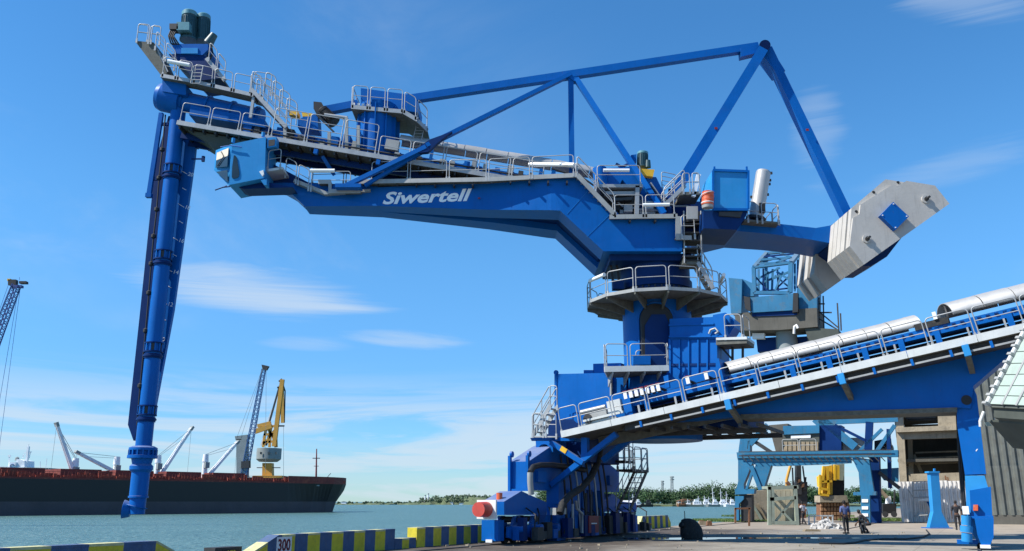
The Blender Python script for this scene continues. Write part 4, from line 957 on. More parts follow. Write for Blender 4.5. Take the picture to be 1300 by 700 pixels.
for u, v in ((1087, 269), (1109, 244.5), (1140, 232)):
    mb = MB(); mb.cyl(P(u, v, FY + .14), P(u, v, FY + .17), .075, None, 14); mb.build('bolt_hole', 'black', crane)
for u, v in ((1100, 304), (1175, 253.5)):
    p = P(u, v, FY); mb = MB(); mb.cyl(p, p - YD * .07, .2, None, 20); kn = mb.build('tie_plate', 'concrete', crane)
    mb = MB(); mb.cyl(p - YD * .07, p - YD * .16, .11, None, 6); mb.cyl(p - YD * .16, p - YD * .42, .055, None, 10); mb.build('tie_rod', 'steel_dark', kn)
bx = [P(1134, 256.5, FY - .28), P(1154, 275, FY - .28), P(1137, 292, FY - .28), P(1117.5, 273.5, FY - .28)]
mb = MB(); mb.prism(bx, (0, .30, 0)); bx_ = mb.build('tie_cap', 'blue', crane)
for p in bx: q_ = p.lerp((bx[0] + bx[2]) / 2, .16); mb = MB(); mb.cyl(q_, q_ - YD * .03, .03, None, 8); mb.build('bolt', 'lamp_white', bx_)

# ================================================================== PORTAL, TRANSFER CONVEYOR, LEGS (still the unloader)
NW = -17.85                                   # landward face of the waterside beam
def nquad(pts, n0, dn, name, matn, parent=None):
    mb = MB(); mb.prism([WN(u, v, n0) for u, v in pts], ND * dn); return mb.build(name, matn, parent or crane)
def qquad(pts, q0, dq, name, matn, parent=None):
    mb = MB(); mb.prism([WQ(u, v, q0) for u, v in pts], QD * dq); return mb.build(name, matn, parent or crane)
nquad([(671, 586), (671, 622), (755, 624.5), (786, 625), (786, 599), (765, 583), (745, 566), (712, 561), (699, 567)], NW, -.98, 'waterside_beam', 'blue')
mb = MB(); mb.fix = False
for n_ in (-18.8, -17.9): mb.nbox(n_, n_ + .12, 35.55, 35.72, 2.2, 3.75)
mb.nbox(-18.8, -17.85, 35.6, 35.7, 2.2, 2.3); mb.build('end_flange', 'blue', crane)
for n_ in (-18.7, -17.82): mb = MB(); mb.cyl(NQ(n_ - .05, 35.75, 3.82), NQ(n_ + .05, 35.75, 3.82), .14, None, 12); mb.build('lifting_lug', 'blue', crane)
# equalisers and bogies
def equaliser(pts, n0=-17.75, dn=-1.05): return nquad(pts, n0, dn, 'equaliser_beam', 'blue')
e1 = equaliser([(640, 654), (640, 637), (662, 623.6), (694, 638), (694, 654)])
e2 = equaliser([(762, 650), (762, 638), (778, 627), (790, 637), (808, 639), (808, 650)])
def wheel(parent, c, r=.33, w=.16):
    mb = MB(); mb.fix = False; mb.lathe(V(c) - ND * w / 2, ND, [(0, r), (.03, r + .04), (.04, r), (w, r)], 24)
    wh = mb.build('wheel', 'steel_dark', parent); mb = MB(); mb.cyl(V(c) + ND * w * .5, V(c) + ND * (w * .5 + .06), .12, None, 12); mb.build('hub', 'blue_light', wh)
def bogie(q0, q1, z1=1.15):
    mb = MB(); c = -18.3; L_ = q1 - q0
    for s in (-.42, .30):
        mb.prism([NQ(c + s, q0, .28), NQ(c + s, q0, .72), NQ(c + s, q0 + .35, .78), NQ(c + s, q0 + L_ * .36, z1), NQ(c + s, q1 - L_ * .36, z1), NQ(c + s, q1 - .35, .78), NQ(c + s, q1, .72), NQ(c + s, q1, .28), NQ(c + s, q1 - .35, .2), NQ(c + s, q0 + .35, .2)], ND * .12)
    b = mb.build('bogie', 'blue', crane)
    for q_ in (q0 + .42, q1 - .42): wheel(b, NQ(c, q_, .36))
    mb = MB(); mb.cyl(NQ(c - .5, (q0 + q1) / 2, z1 - .15), NQ(c + .5, (q0 + q1) / 2, z1 - .15), .13, None, 16); mb.build('pivot_pin', 'steel_dark', b)
    mb = MB(); mb.fix = False; mb.cyl(NQ(c + .42, q0 + .42, .62), NQ(c + .95, q0 + .42, .62), .17, None, 16); mb.box(NQ(c + .62, q0 + .42, .42), .3, .34, .5, ND, QD); mb.build('travel_motor', 'blue', b)
    mb = MB(); mb.fix = False
    mb.beam(NQ(c + .5, q1 - .5, .75), NQ(c + .5, q1 - .3, .16), .05, .16, ND); mb.build('rail_clamp', 'kerb_grey', b)
    return b
qs = [33.9, 35.65, 37.4]
for q_ in qs: bogie(q_, q_ + 1.62)
for q_ in (42.4, 44.2, 46.0, 47.8): bogie(q_, q_ + 1.62)
nquad([(694, 654), (706, 657), (700, 668), (690, 664)], -17.9, -.8, 'bracket', 'blue')
# leading box of the first bogie, bright corner block
mb = MB(); mb.nbox(-18.85, -18.05, 33.3, 33.8, .16, 1.0); mb.build('rail_guard', 'blue', crane)
mb = MB(); mb.nbox(-18.6, -18.3, 33.2, 33.28, .1, .22); mb.build('scraper', 'white', crane)
# buffers
def buffer(q0, z, s):
    mb = MB(); mb.nbox(-18.75, -17.85, min(q0, q0 + .1 * s), max(q0, q0 + .1 * s), z - .38, z + .38); bp = mb.build('buffer_plate', 'white', crane)
    mb = MB(); mb.cyl(NQ(-18.3, q0 - .0 * s, z), NQ(-18.3, q0 - .66 * s, z), .31, .295, 28); mb.build('buffer', 'red', bp)
pb = WN(612, 647, -18.3); zb = pb.z; qb = pb.dot(QD)
buffer(qb + .35, zb, 1)
buffer(49.65 - .1, zb, -1)
mb = MB(); p = WN(634, 632, -18.2); mb.cyl(p - ZD * .12, p + ZD * .2, .13, None, 14); wl = mb.build('warning_lamp', 'orange_red', crane)
mb = MB(); mb.cyl(p - ZD * .3, p - ZD * .12, .2, None, 14); mb.build('lamp_base', 'white', wl)
# trunk and cross girder below the column
mb = MB(); mb.nbox(-18.9, -16.6, 39.9, 43.8, 3.6, 5.0); mb.build('portal_trunk', 'blue_dark', crane)
mb = MB(); mb.nbox(-18.9, -9.0, 40.05, 43.6, 5.0, 5.7); mb.build('cross_girder', 'blue_dark', crane)
j0 = None
for i in range(9):
    n_ = -14.2 + i * .75
    if j0 is None: mb = MB(); mb.fix = False; mb.nbox(n_, n_ + .12, 38.0, 43.5, 4.86, 5.0); j0 = mb.build('cross_rib', 'steel_dark', crane)
    else: dup(j0, ND * (i * .75))
for q_ in (39.95, 43.6): mb = MB(); mb.nbox(-14.3, -8.2, q_, q_ + .12, 4.72, 4.95); mb.build('side_rail', 'steel_dark', crane)
# legs from the trunk to the rails
for (pts, dn, m_) in (([(706, 622), (718, 622), (718, 686), (707, 687)], -.5, 'blue'), ([(722, 622), (738, 622), (736, 682), (717, 684)], -.5, 'blue'), ([(746, 622), (752, 622), (752, 655), (746, 655)], -.4, 'blue_dark')):
    nquad(pts, -17.6, dn, 'portal_leg', m_)
nquad([(735, 652), (790, 652), (790, 660), (735, 660)], -17.9, -.8, 'sill_beam', 'blue_dark')
rb = nquad([(748, 655), (760, 655), (760, 676), (748, 677)], -17.0, -.4, 'control_cabinet', 'dark_red')
nquad([(751, 664), (758, 664), (758, 665.4), (751, 665.6)], -16.99, -.02, 'name_plate', 'white', rb)
for u, v0, v1 in ((713, 640, 652), (744, 626, 678), (750, 628, 676), (727, 640, 676)):
    mb = MB(); mb.fix = False; mb.cyl(WN(u, v0, -17.3), WN(u, v1, -17.3), .06, None, 8); mb.build('pipe', 'galv' if u in (727,) else 'steel_dark', crane)
mb = MB(); mb.fix = False; mb.tube([WN(u, v, -17.2) for u, v in ((731, 636), (732, 646), (739, 652), (739, 677))], .07, 8); mb.build('pipe', 'galv', crane)
rr = random.Random(77)
for i in range(26):
    q_ = 34.2 + i * .6; h = rr.uniform(.3, 1.1); w = rr.uniform(.25, .6); n_ = -17.75 + rr.uniform(0, .5)
    mb = MB(); mb.nbox(n_, n_ + .3, q_, q_ + w, .15, .15 + h); mb.build('drive_unit', rr.choice(['blue_dark', 'steel_dark', 'black', 'blue']), crane)
    if i % 2: mb = MB(); mb.fix = False; mb.tube([NQ(n_ + .1, q_, .3), NQ(n_ + .15, q_ + .1, 1.2), NQ(-17.8, q_ + .5, 1.5)], .035, 5); mb.build('hose', 'black', crane)
for i in range(7):
    q_ = 39.6 + i * .8; mb = MB(); mb.nbox(-18.7 + (i % 3) * .3, -18.2 + (i % 3) * .3, q_, q_ + .5, .4, 2.3); mb.build('service_cabinet', ['blue_dark', 'steel_dark', 'blue'][i % 3], crane)
for i in range(8):
    q_ = 38.4 + i * .75; mb = MB(); mb.fix = False; mb.tube([NQ(-17.5, q_, 3.9), NQ(-17.35, q_ + .1, 2.6), NQ(-17.3, q_ + .3, .3)], .05, 6); mb.build('conduit', ['black', 'steel_dark', 'galv'][i % 3], crane)
for q_ in (36.4, 45.2): mb = MB(); mb.nbox(-17.84, -17.7, q_, q_ + .9, 2.6, 3.1); mb.build('junction_box', 'blue', crane)
# hoses
mb = MB(); mb.fix = False; pts = [WN(u, v, -17.35) for u, v in ((674.5, 628), (673, 612), (673, 600), (677, 593), (686, 590.5), (700, 590.5), (720, 593), (742, 597))]
mb.tube(pts[:3], .13, 10); mb.build('cable_guard', 'kerb_grey', crane)
mb = MB(); mb.fix = False; mb.tube(pts[2:], .13, 10); mb.build('ribbed_hose', 'black', crane)
mb = MB(); mb.fix = False; mb.tube([WN(u, v, -16.6) for u, v in ((762, 556), (762, 572), (758, 590), (750, 606), (738, 620), (722, 630), (714, 640), (711, 652))], .16, 10); mb.build('suction_hose', 'rubber', crane)
nquad([(706, 645), (719, 645), (719, 653), (706, 654)], -16.8, -.3, 'hose_box', 'kerb_grey')
# V braces holding the conveyor tail
def nb(a, b, w, q0, q1=None, name='brace', matn='blue', d=.3):
    mb = MB(); mb.beam(WQ(*a, q0), WQ(*b, q1 or q0), d, w, QD); return mb.build(name, matn, crane)
nb((811, 549), (766, 585), .26, 39.6); nb((783, 551), (700, 616), .24, 38.0); br = nb((700, 562), (741, 588), .22, 37.9); nb((743, 556), (743, 584), .3, 38.05)
nb((706, 612), (706, 640), .4, 38.2)
mb = MB(); mb.beam(WQ(712, 569, 37.74), WQ(719, 573.5, 37.74), .04, .225, QD); mb.build('warning_patch', 'yellow', br)
# stair landing at the tail
nquad([(0, 0)] * 0 or [(678, 556), (726, 556), (724, 560), (680, 560)], -17.7, -.2, 'tail_beam', 'blue')
qquad([(676, 554.5), (728, 555.5), (728, 560), (678, 560)], 38.1, 1.0, 'tail_beam', 'blue')
mb = MB(); pts = [WQ(680, 560, 38.0), WQ(702, 560, 38.0), WQ(702, 574, 38.0), WQ(697.5, 575, 38.0)] + [WQ(690.5 + 6.5 * math.cos(t), 569 - 5 * math.sin(t), 38.0) for t in [i * math.pi / 6 for i in range(0, 7)]] + [WQ(684, 580, 38.0), WQ(681, 580, 38.0)]
mb.prism(pts, QD * .12); mb.build('arch_bracket', 'blue', crane)
q_ = 38.0
mb = MB(); mb.prism([WQ(675, 553.5, q_), WQ(708, 554, q_), WQ(708, 555.5, q_), WQ(675, 555.5, q_)], QD * 1.2); tl = mb.build('tail_landing', 'kerb_grey', crane)
railing(tl, [WQ(675, 553, q_), WQ(708, 553.5, q_)], 1.05, step=.75)
railing(tl, [WQ(675, 553, q_), WQ(675, 553, q_) + QD * 1.2], 1.05, step=1.2)
stair(crane, WQ(682, 553, 38.6), WQ(703, 516, 38.6), QD, .8, True, handh=1.0)
railing(tl, [WQ(697, 516, 38.1), WQ(709, 517, 38.1)], 1.0, step=.6)
# machine house behind the conveyor tail
mh = qquad([(705, 475), (776, 473.5), (776, 535), (706, 560)], 40.3, 2.6, 'machine_house', 'blue')
qquad([(703.8, 473), (706.5, 473), (706.5, 540), (704, 540)], 40.25, .2, 'corner_post', 'blue', mh)
mb = MB(); p = WQ(705.5, 473, 40.3); mb.cyl(p - QD * .0, p + QD * .1, .12, None, 12); mb.build('lifting_lug', 'blue', mh)
qquad([(741, 470), (754, 470), (754, 475), (741, 475)], 41.2, 1.0, 'roof_box', 'blue', mh); qquad([(753, 462), (788, 461), (788, 474), (753, 474.5)], 41.2, 1.3, 'roof_box', 'blue', mh)
mb = MB(); mb.fix = False; mb.cyl(WQ(776, 474, 40.1), WQ(776, 516, 40.1), .07, None, 10); mb.build('pipe', 'kerb_grey', crane)
qquad([(777, 474), (795, 472), (795, 500), (778, 505)], 40.5, 1.5, 'machine_room', 'blue')
# lower column platform
LY = 40.55
pp = [P(767.5, 469, LY), P(849, 467.5, LY)]
mb = MB(); mb.prism([pp[0], pp[1], pp[1] + V((.1, 2.1, 0)), pp[0] + V((.35, 2.1, 0))], (0, 0, -.12)); lpf = mb.build('column_platform', 'grating', crane)
mb = MB(); mb.fix = False; mb.beam(pp[0] - YD * .03, pp[1] - YD * .03, .05, .26); mb.build('kerb', 'kerb_white', lpf)
mb = MB(); mb.fix = False; mb.beam(pp[0], pp[0] + V((.35, 2.1, 0)), .05, .24); mb.build('kerb', 'kerb_white', lpf)
railing(lpf, [pp[0] + ZD * .1, P(799, 466.5, LY)], 1.1, step=1.6); railing(lpf, [P(799, 466.5, LY), P(849, 465.5, LY)], 1.1, step=2.2)
railing(lpf, [pp[0] + ZD * .1, pp[0] + V((.35, 2.1, .1))], 1.1, step=2.2); railing(lpf, [pp[1] + ZD * .1, pp[1] + V((.05, 2.1, .1))], 1.1, step=2.2)
railing(lpf, [P(806, 466, LY + 1.4), P(840, 465.5, LY + 1.4)], .8, step=2.2)
for i in range(4): p = pp[0].lerp(pp[1], .12 + i * .25); mb = MB(); mb.prism([p - ZD * .12, p - ZD * .12 + YD * 2.0, p - ZD * .6 + YD * 2.0, p - ZD * .22], (.06, 0, 0)); mb.build('bracket', 'kerb_grey', lpf)
mb = MB(); mb.prism([P(804, 452, 41.3), P(826, 452, 41.3), P(826, 463, 41.3), P(804, 463, 41.3)], (0, .3, 0)); mb.build('junction_box', 'blue', crane)
# ribbed electrical house beside the column
EY = 40.0
eh = qquad([(848.5, 430), (911, 430), (911, 478), (850, 492)], EY, 2.2, 'electrical_house', 'blue')
for i in range(6):
    u = 850.5 + i * 11.8; qquad([(u - .9, 431), (u + .9, 431), (u + .9, 480), (u - .9, 480)], EY - .08, .08, 'rib', 'blue', eh)
qquad([(848.5, 462), (911, 461), (911, 464), (848.5, 465)], EY - .05, .05, 'rib', 'blue_dark', eh)
eu = qquad([(850, 405), (905, 402.5), (921, 404), (921, 424), (918, 430), (850, 430)], EY - .1, 2.0, 'upper_cabinet', 'blue')
qquad([(849, 412), (906, 410), (906, 412), (849, 414)], EY - .16, .06, 'rib', 'blue', eu)
qquad([(849, 426.5), (918, 426), (918, 428), (849, 428.5)], EY - .16, .06, 'rib', 'blue', eu)
qquad([(905, 400), (921, 397), (926, 402), (926, 410), (905, 410)], EY + .1, 1.6, 'upper_box', 'blue')
qquad([(908, 408), (932, 405), (932, 415), (922, 431), (914, 431)], EY + .5, 1.2, 'funnel', 'blue')
mb = MB(); mb.fix = False; mb.tube([WQ(u, v, EY - .2) for u, v in ((900, 424), (902, 419), (908, 417), (912, 421), (908, 424))], .05, 6); mb.build('pipe', 'galv', crane)
pw = qquad([(909, 429), (948, 427.5), (948, 431), (909, 432)], EY - .3, 1.6, 'house_platform', 'kerb_white')
qquad([(909, 432), (948, 431), (948, 436), (909, 438)], EY - .25, 1.5, 'platform_frame', 'grating')
railing(pw, [WQ(919, 428, EY - .25), WQ(944, 427.5, EY - .25)], 1.05, step=1.3)
railing(pw, [WQ(944, 427.5, EY - .25), WQ(944, 427.5, EY - .25) + QD * 1.4], 1.05, step=1.4)
for u in (914, 930, 943): nb((u, 436), (u, 470), .1, EY + .6, name='post', matn='steel_dark', d=.1)
nb((915, 440), (940, 468), .08, EY + .5, name='brace', matn='steel_dark', d=.1)

# ---- transfer conveyor rising landward
QC = 37.3
def cl(u):  # kerb centre line in the photo
    return 550 + (u - 720) * (416 - 550) / (1299 - 720)
K0, K1 = WQ(712, cl(712), QC), WQ(1299, cl(1299), QC)
Kd = (K1 - K0).normalized(); Kup = QD.cross(Kd); Kup = Kup if Kup.z > 0 else -Kup
K1 = K1 + Kd * 6.0; KL = (K1 - K0).length
mb = MB(); mb.prism([K0 - Kup * .05, K1 - Kup * .05, K1 + QD * 2.9 - Kup * .05, K0 + QD * 2.9 - Kup * .05], -Kup * .1); cf = mb.build('conveyor_floor', 'grating', crane)
nk = 10
for i in range(nk):
    a = K0 + Kd * (KL * i / nk + .01); b = K0 + Kd * (KL * (i + 1) / nk - .01); mb = MB(); mb.fix = False; mb.beam(a, b, .06, .30, QD); mb.build('kerb', 'kerb_white', cf)
mb = MB(); mb.fix = False; mb.beam(K0 + Kd * 3.6 - Kup * .42 + QD * .05, K1 - Kup * .42 + QD * .05, .1, .07, QD); mb.build('lower_chord', 'kerb_grey', crane)
mb = MB(); mb.fix = False; mb.beam(K0 + Kd * 1 - Kup * .45 + QD * 2.1, K1 - Kup * .45 + QD * 2.1, .2, .5, QD); mb.build('rear_chord', 'grating', crane)
mb = MB(); mb.prism([K0 + Kd * 3 - Kup * .16 + QD * .35, K1 - Kup * .16 + QD * .35, K1 - Kup * .44 + QD * .35, K0 + Kd * 3 - Kup * .44 + QD * .35], QD * .9); mb.build('underdeck', 'steel_dark', crane)
br0 = None
for i in range(14):
    p = K0 + Kd * (3.9 + i * 1.42) - Kup * .34
    if br0 is None: mb = MB(); mb.fix = False; mb.beam(p + Kup * .12, p - Kup * .14, .1, .12, Kd); br0 = mb.build('chord_clip', 'blue', crane); bq = p
    else: dup(br0, p - bq)
def kp(u, up_=0, dq=0): return WQ(u, cl(u), QC) + Kup * up_ + QD * dq
for s0_, s1_, st_ in ((712, 738, 1.1), (738, 1304, 1.62)):
    railing(cf, [kp(s0_, .12), kp(s1_, .12)], 1.08, Kup, step=st_)
railing(cf, [kp(1304, .12), kp(1304, .12) + Kd * 3.4], 1.08, Kup, step=1.7)
railing(cf, [kp(745, .12, 2.4), kp(900, .12, 2.4)], 1.08, Kup, step=1.7)
# belt, skirt, idlers, covers
def kbox(u0, u1, q0, q1, z0, z1, name, matn, parent=None, ext=0):
    a, b = WQ(u0, cl(u0), QC), WQ(u1, cl(u1), QC) + Kd * ext; mb = MB()
    mb.prism([a + QD * q0 + Kup * z0, b + QD * q0 + Kup * z0, b + QD * q0 + Kup * z1, a + QD * q0 + Kup * z1], QD * (q1 - q0)); return mb.build(name, matn, parent or crane)
fr_ = kbox(800, 1303, .75, 1.9, .62, .95, 'belt_frame', 'blue', ext=5.5)
kbox(800, 1303, .9, 1.75, .955, .985, 'belt', 'belt', ext=5.5)
kbox(800, 1303, 1.0, 1.7, .12, .30, 'return_belt', 'belt', ext=5.5)
kbox(800, 1303, 2.0, 2.1, .0, .6, 'wind_board', 'steel_dark', ext=5.5)
for i in range(12):
    u = 815 + i * 47; kbox(u, u + 6 + i * .2, .68, .78, -.08, .92, 'belt_post', 'blue', fr_)
    kbox(u - 6, u - 3.5, .3, .36, .1, .55, 'bracket', 'galv', fr_) if i % 1 == 0 else None
for i in range(34):
    u = 925 + i * 11.2
    if 1168 < u < 1172: continue
    kbox(u, u + 5, .68, .76, .84, .9, 'clip', 'blue_dark', fr_)
# enclosed tail pulley, chute and skirtboard in blue
kbox(790, 800, .5, 2.0, -.1, 1.15, 'tail_frame', 'blue')
qquad([(722, 527), (785, 498), (797, 503), (797, 528), (740, 545)], QC + 1.6, .6, 'tail_chute', 'blue')
qquad([(797, 499), (838, 490), (918, 464), (921, 476), (840, 498), (800, 508)], QC + 1.55, .5, 'skirt_board', 'blue')
qquad([(842, 478), (848, 476), (850, 492), (845, 493)], QC + .9, .15, 'post', 'blue')
kbox(916, 921, .4, 2.1, .0, 1.75, 'cover_end_frame', 'blue')
t_m = kbox(736, 776, .5, 1.2, .25, .35, 'take_up_frame', 'kerb_white'); 
mb = MB(); mb.fix = False; mb.cyl(kp(736, .85, .5), kp(768, .85, .5), .12, None, 12); mb.build('take_up_cylinder', 'galv', crane)
kbox(742, 768, .45, .75, .35, .75, 'gearbox', 'kerb_grey'); kbox(771, 788, .4, .8, .45, 1.05, 'cabinet', 'kerb_white'); kbox(738, 790, .38, .45, .38, .48, 'guard_rail', 'kerb_white')
mb = MB(); mb.fix = False; mb.cyl(kp(744, .5, .4), kp(744, .5, .9), .22, None, 18); mb.build('pulley', 'steel_dark', crane)
id0 = None
for i, u in enumerate([795 + k * 7.1 for k in range(7)] + [876, 900]):
    p = kp(u, 1.14, .55)
    if id0 is None:
        mb = MB(); mb.fix = False; mb.box(p, .16, .12, .30, Kd, QD, Kup); id0 = mb.build('idler_bracket', 'lamp_white', fr_); ip = p
        mb = MB(); mb.fix = False; mb.box(p + Kup * .18, .2, .14, .06, Kd, QD, Kup); id1 = mb.build('idler_cap', 'dark_red', id0) if False else mb.build('idler_cap', 'dark_red', fr_)
        mb = MB(); mb.fix = False; mb.cyl(p + QD * .1, p + QD * 1.2, .07, None, 10); id2 = mb.build('idler', 'steel_dark', fr_)
    else:
        for o in (id0, id1, id2): dup(o, p - ip)
def ck(u, v, dq=1.3): return WQ(u, v, QC + dq)
# silver covers, one panel per metre
c0_, c1_ = kp(921, 1.14, 1.3), kp(1166, 1.14, 1.3)
cover_run(c0_, c1_, 8, .60); cover_run(kp(1158, 1.14, 1.3), kp(1172, 1.14, 1.3), 1, .625)
cover_run(kp(1212, 1.28, 1.3), kp(1303, 1.28, 1.3) + Kd * 5.5, 7, .66)
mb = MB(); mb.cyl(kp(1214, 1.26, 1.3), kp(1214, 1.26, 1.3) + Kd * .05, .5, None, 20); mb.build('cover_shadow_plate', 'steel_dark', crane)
kbox(1170, 1214, .7, .78, .95, 1.2, 'belt_edge', 'belt')
for u in (1199,): mb = MB(); mb.box(kp(u, 1.35, .7), .14, .14, .3, Kd, QD, Kup); mb.build('idler_bracket', 'lamp_white', fr_)
# big blue box girder under the conveyor and outriggers
gir = qquad([(840, cl(840) + 14), (1303, cl(1303) + 16), (1303, 443), (1284, 449), (1236, 490), (1232, 519), (1214, 517.5), (1100, 521), (960, 526.5), (880, 534)], QC + 1.4, 1.6, 'box_girder', 'blue')
qquad([(940, 526.2), (1215, 517.3), (1215, 523), (940, 532)], QC + 1.3, 1.8, 'bounce_lit_strip', 'grating')  # added plate; its grey stands in for bounce light on the girder underside
qquad([(1303, 435), (1303, 443), (1284, 449), (1284, 440)], QC + 1.45, 1.5, 'girder_end', 'blue_dark')
for u in (923, 1066, 1223):
    p = kp(u, -.15, -.12); mb = MB(); mb.beam(p - Kup * .02, p - Kup * .45 + QD * .0, .26, .24, QD); mb.build('outrigger_foot', 'blue_light', crane)
    mb = MB(); mb.beam(p - Kup * .3 + QD * .1, p - Kup * .85 + QD * 1.5, .2, .22, ND); mb.build('outrigger', 'grating', crane)
# landward leg
lg = qquad([(1214, 498), (1222, 489), (1234, 489), (1240, 502), (1252, 602), (1225, 603), (1215, 540)], QC + 1.5, 1.4, 'landward_leg', 'blue')
mb = MB(); p = WQ(1227, 508, QC + 1.39); mb.cyl(p + QD * .01, p - QD * .012, .19, None, 24); mb.build('pin_hole', 'black', lg)
mb = MB(); p = WQ(1239, 573, QC + 1.5); mb.beam(p, p + ND * .06 + ZD * .08, .02, .03, QD); mb.build('scratch', 'white', lg)
lf = qquad([(1225, 604), (1250, 604), (1256, 625), (1259, 690), (1242, 690), (1228, 668)], QC + 1.45, 1.5, 'leg_foot', 'blue_light')  # lighter blue stands in for sunlight on the lower leg
qquad([(1231, 623), (1258, 618), (1260, 660), (1233, 660)], QC + 1.25, .35, 'motor_cover', 'blue', lf)
qquad([(1231, 655.5), (1261, 655), (1261, 658), (1231, 658.5)], QC + 1.15, .3, 'shelf', 'blue', lf)
shp = [(1237, 658), (1261.5, 658), (1261.5, 682), (1256, 694.5), (1247, 696), (1241, 680)]
qquad(shp, QC + 1.1, .3, 'end_shield', 'blue', lf)
qquad([(1232, 622), (1239, 628), (1232, 629)], QC + 1.3, .1, 'gusset', 'blue', lf)
qquad([(1235.5, 641), (1241.5, 641), (1241.5, 648.5), (1235.5, 648.5)], QC + 1.05, .25, 'emergency_stop', 'orange_red', lf)
mb = MB(); mb.box(WQ(1251, 694, QC + 1.1), .35, .3, .12, ND, QD); mb.build('scraper', 'white', lf)
for u, v0, v1, r in ((1226.5, 655, 667, .17), (1227, 668, 676, .22), (1227.5, 677, 688, .19)):
    mb = MB(); mb.fix = False; mb.cyl(WQ(u, v0, QC + 1.1), WQ(u, v1, QC + 1.1), r, None, 18); mb.build('travel_motor', 'blue_light', lf)
mb = MB(); mb.box(WQ(1228, 688, QC + 1.6), .7, .4, .16, ND, QD); mb.build('motor_base', 'blue', lf)
mb = MB(); mb.fix = False; mb.box(WQ(1226, 648, QC + 1.2), .22, .2, .3, ND, QD); mb.build('junction_box', 'white', lf)
whb = MB(); whb.lathe(NQ(-.36 - .08, 39.3, .33), ND, [(0, .33), (.16, .33)], 24); whb.build('wheel', 'steel_dark', lf)
whb = MB(); whb.lathe(NQ(-.36 - .08, 40.2, .33), ND, [(0, .33), (.16, .33)], 24); whb.build('wheel', 'steel_dark', lf)
for du in (0, 2.2): mb = MB(); mb.fix = False; mb.tube([WQ(1206 + du, 516, QC + 2.9), WQ(1208 + du, 523, QC + 2.9), WQ(1215 + du * .6, 527, QC + 2.9), WQ(1217 + du, 560, QC + 2.9), WQ(1220 + du, 610, QC + 2.9), WQ(1224 + du, 660, QC + 2.9)], .06, 8); mb.build('conduit', 'black', crane)
# waterside stair tower at the far end of the beam
N2 = -17.0
a_ = WN(785, 594, N2); b_ = WN(813, 592, N2 + 1)
pf = [WN(783, 596, N2), WN(783, 596, N2) + QD * 2.2, WN(783, 596, N2) + QD * 2.2 + ND * 1.0, WN(783, 596, N2) + ND * 1.0]
mb = MB(); mb.prism(pf, (0, 0, -.12)); sl_ = mb.build('stair_platform', 'steel_dark', crane)
for i in range(4): railing(sl_, [pf[i] + ZD * .05, pf[(i + 1) % 4] + ZD * .05], 1.1, step=1.1)
stair(crane, WN(788, 650, N2 + .5) + QD * .3, pf[1].lerp(pf[2], .5) + QD * .2, ND, .7, True, handh=1.0, mat_='steel_dark')
p = WN(772, 585, N2); mb = MB(); mb.prism([p, p + QD * 1.4, p + QD * 1.4 + ND * .9, p + ND * .9], (0, 0, -.1)); s2 = mb.build('stair_platform', 'steel_dark', crane)
railing(s2, [p + ND * .9, p + ND * .9 + QD * 1.4], 1.05, step=.8); railing(s2, [p, p + QD * 1.4], 1.05, step=1.4)

# oil drum hanging by the container
dc = P(898.3, 261, 39.6); dt = P(898.8, 244, 39.6)
drum = thing('drum', dc, 'orange and white striped drum hanging in a bracket beside the light blue container', 'drum')
mb = MB(); mb.lathe(dc, (dt - dc).normalized(), [(0, .27), (.02, .29), (.22, .28), (.24, .295), (.26, .28), (.42, .28), (.44, .295), (.46, .28), (.64, .28), (.66, .29), (.68, .26)], 24); mb.build('drum_body', 'orange_red', drum)
mb = MB(); mb.fix = False
mb.lathe(dc + ZD * .1, ZD, [(0, .298), (.045, .298)], 24)
for k in (0,): mb.tube([dc + V((.3 * math.cos(t), .3 * math.sin(t), .25 + .07 * t)) for t in [2.6 + i * .35 for i in range(11)]], .022, 5)
mb.build('white_band', 'signwhite', drum)
mb = MB(); mb.cyl(dc - ZD * .14, dc - ZD * .005, .26, .28, 20); mb.build('drum_tray', 'kerb_grey', crane)

# ================================================================== PARAPET, BOLLARDS AND QUAY CLUTTER
PH = .7; PT = .45; PN = -20.0                     # height, thickness, n of the landward face
def parapet(q0, q1, h0, h1, label, first='y', slope0=0., slope1=0., pitch=1.0, group='striped parapet blocks along the quay edge', ph=0.):
    t = thing('parapet_block', NQ(PN - PT / 2, (q0 + q1) / 2, 0), label, 'parapet', group)
    n = max(1, round((q1 - q0) / pitch)); w = (q1 - q0) / n
    def hh(q_):
        h = h0 + (h1 - h0) * (q_ - q0) / (q1 - q0)
        if slope0 and q_ < q0 + slope0: h *= .35 + .65 * (q_ - q0) / slope0
        if slope1 and q_ > q1 - slope1: h *= .35 + .65 * (q1 - q_) / slope1
        return h
    for i in range(n):
        a, b = q0 + w * i, q0 + w * (i + 1)
        yel = (i % 2 == 0) == (first == 'y')
        cuts = sorted({a, b} | ({q0 + slope0} if slope0 and a < q0 + slope0 < b else set()) | ({q1 - slope1} if slope1 and a < q1 - slope1 < b else set()))
        prof_ = [NQ(PN, a, 0)] + [NQ(PN, c, hh(c)) for c in cuts] + [NQ(PN, b, 0)]
        mb = MB(); mb.prism(prof_, ND * -PT); mb.build('stripe', 'para_yellow' if yel else 'para_blue', t)
        mb = MB(); mb.fix = False
        for c, d in zip(cuts[:-1], cuts[1:]):
            jit = random.uniform(-.006, .006)
            mb.prism([NQ(PN + .008, c, hh(c) + .002), NQ(PN + .008, d, hh(d) + .002), NQ(PN + .008, d, hh(d) - .05 + jit), NQ(PN + .008, c, hh(c) - .045)], ND * -.02)
            mb.prism([NQ(PN + .008, c, hh(c) + .002), NQ(PN + .008, d, hh(d) + .002), NQ(PN + .008, d, hh(d) + .018), NQ(PN + .008, c, hh(c) + .018)], ND * -(PT + .016))
        mb.build('cap', 'para_cap' if yel else 'para_blue', t)
    return t
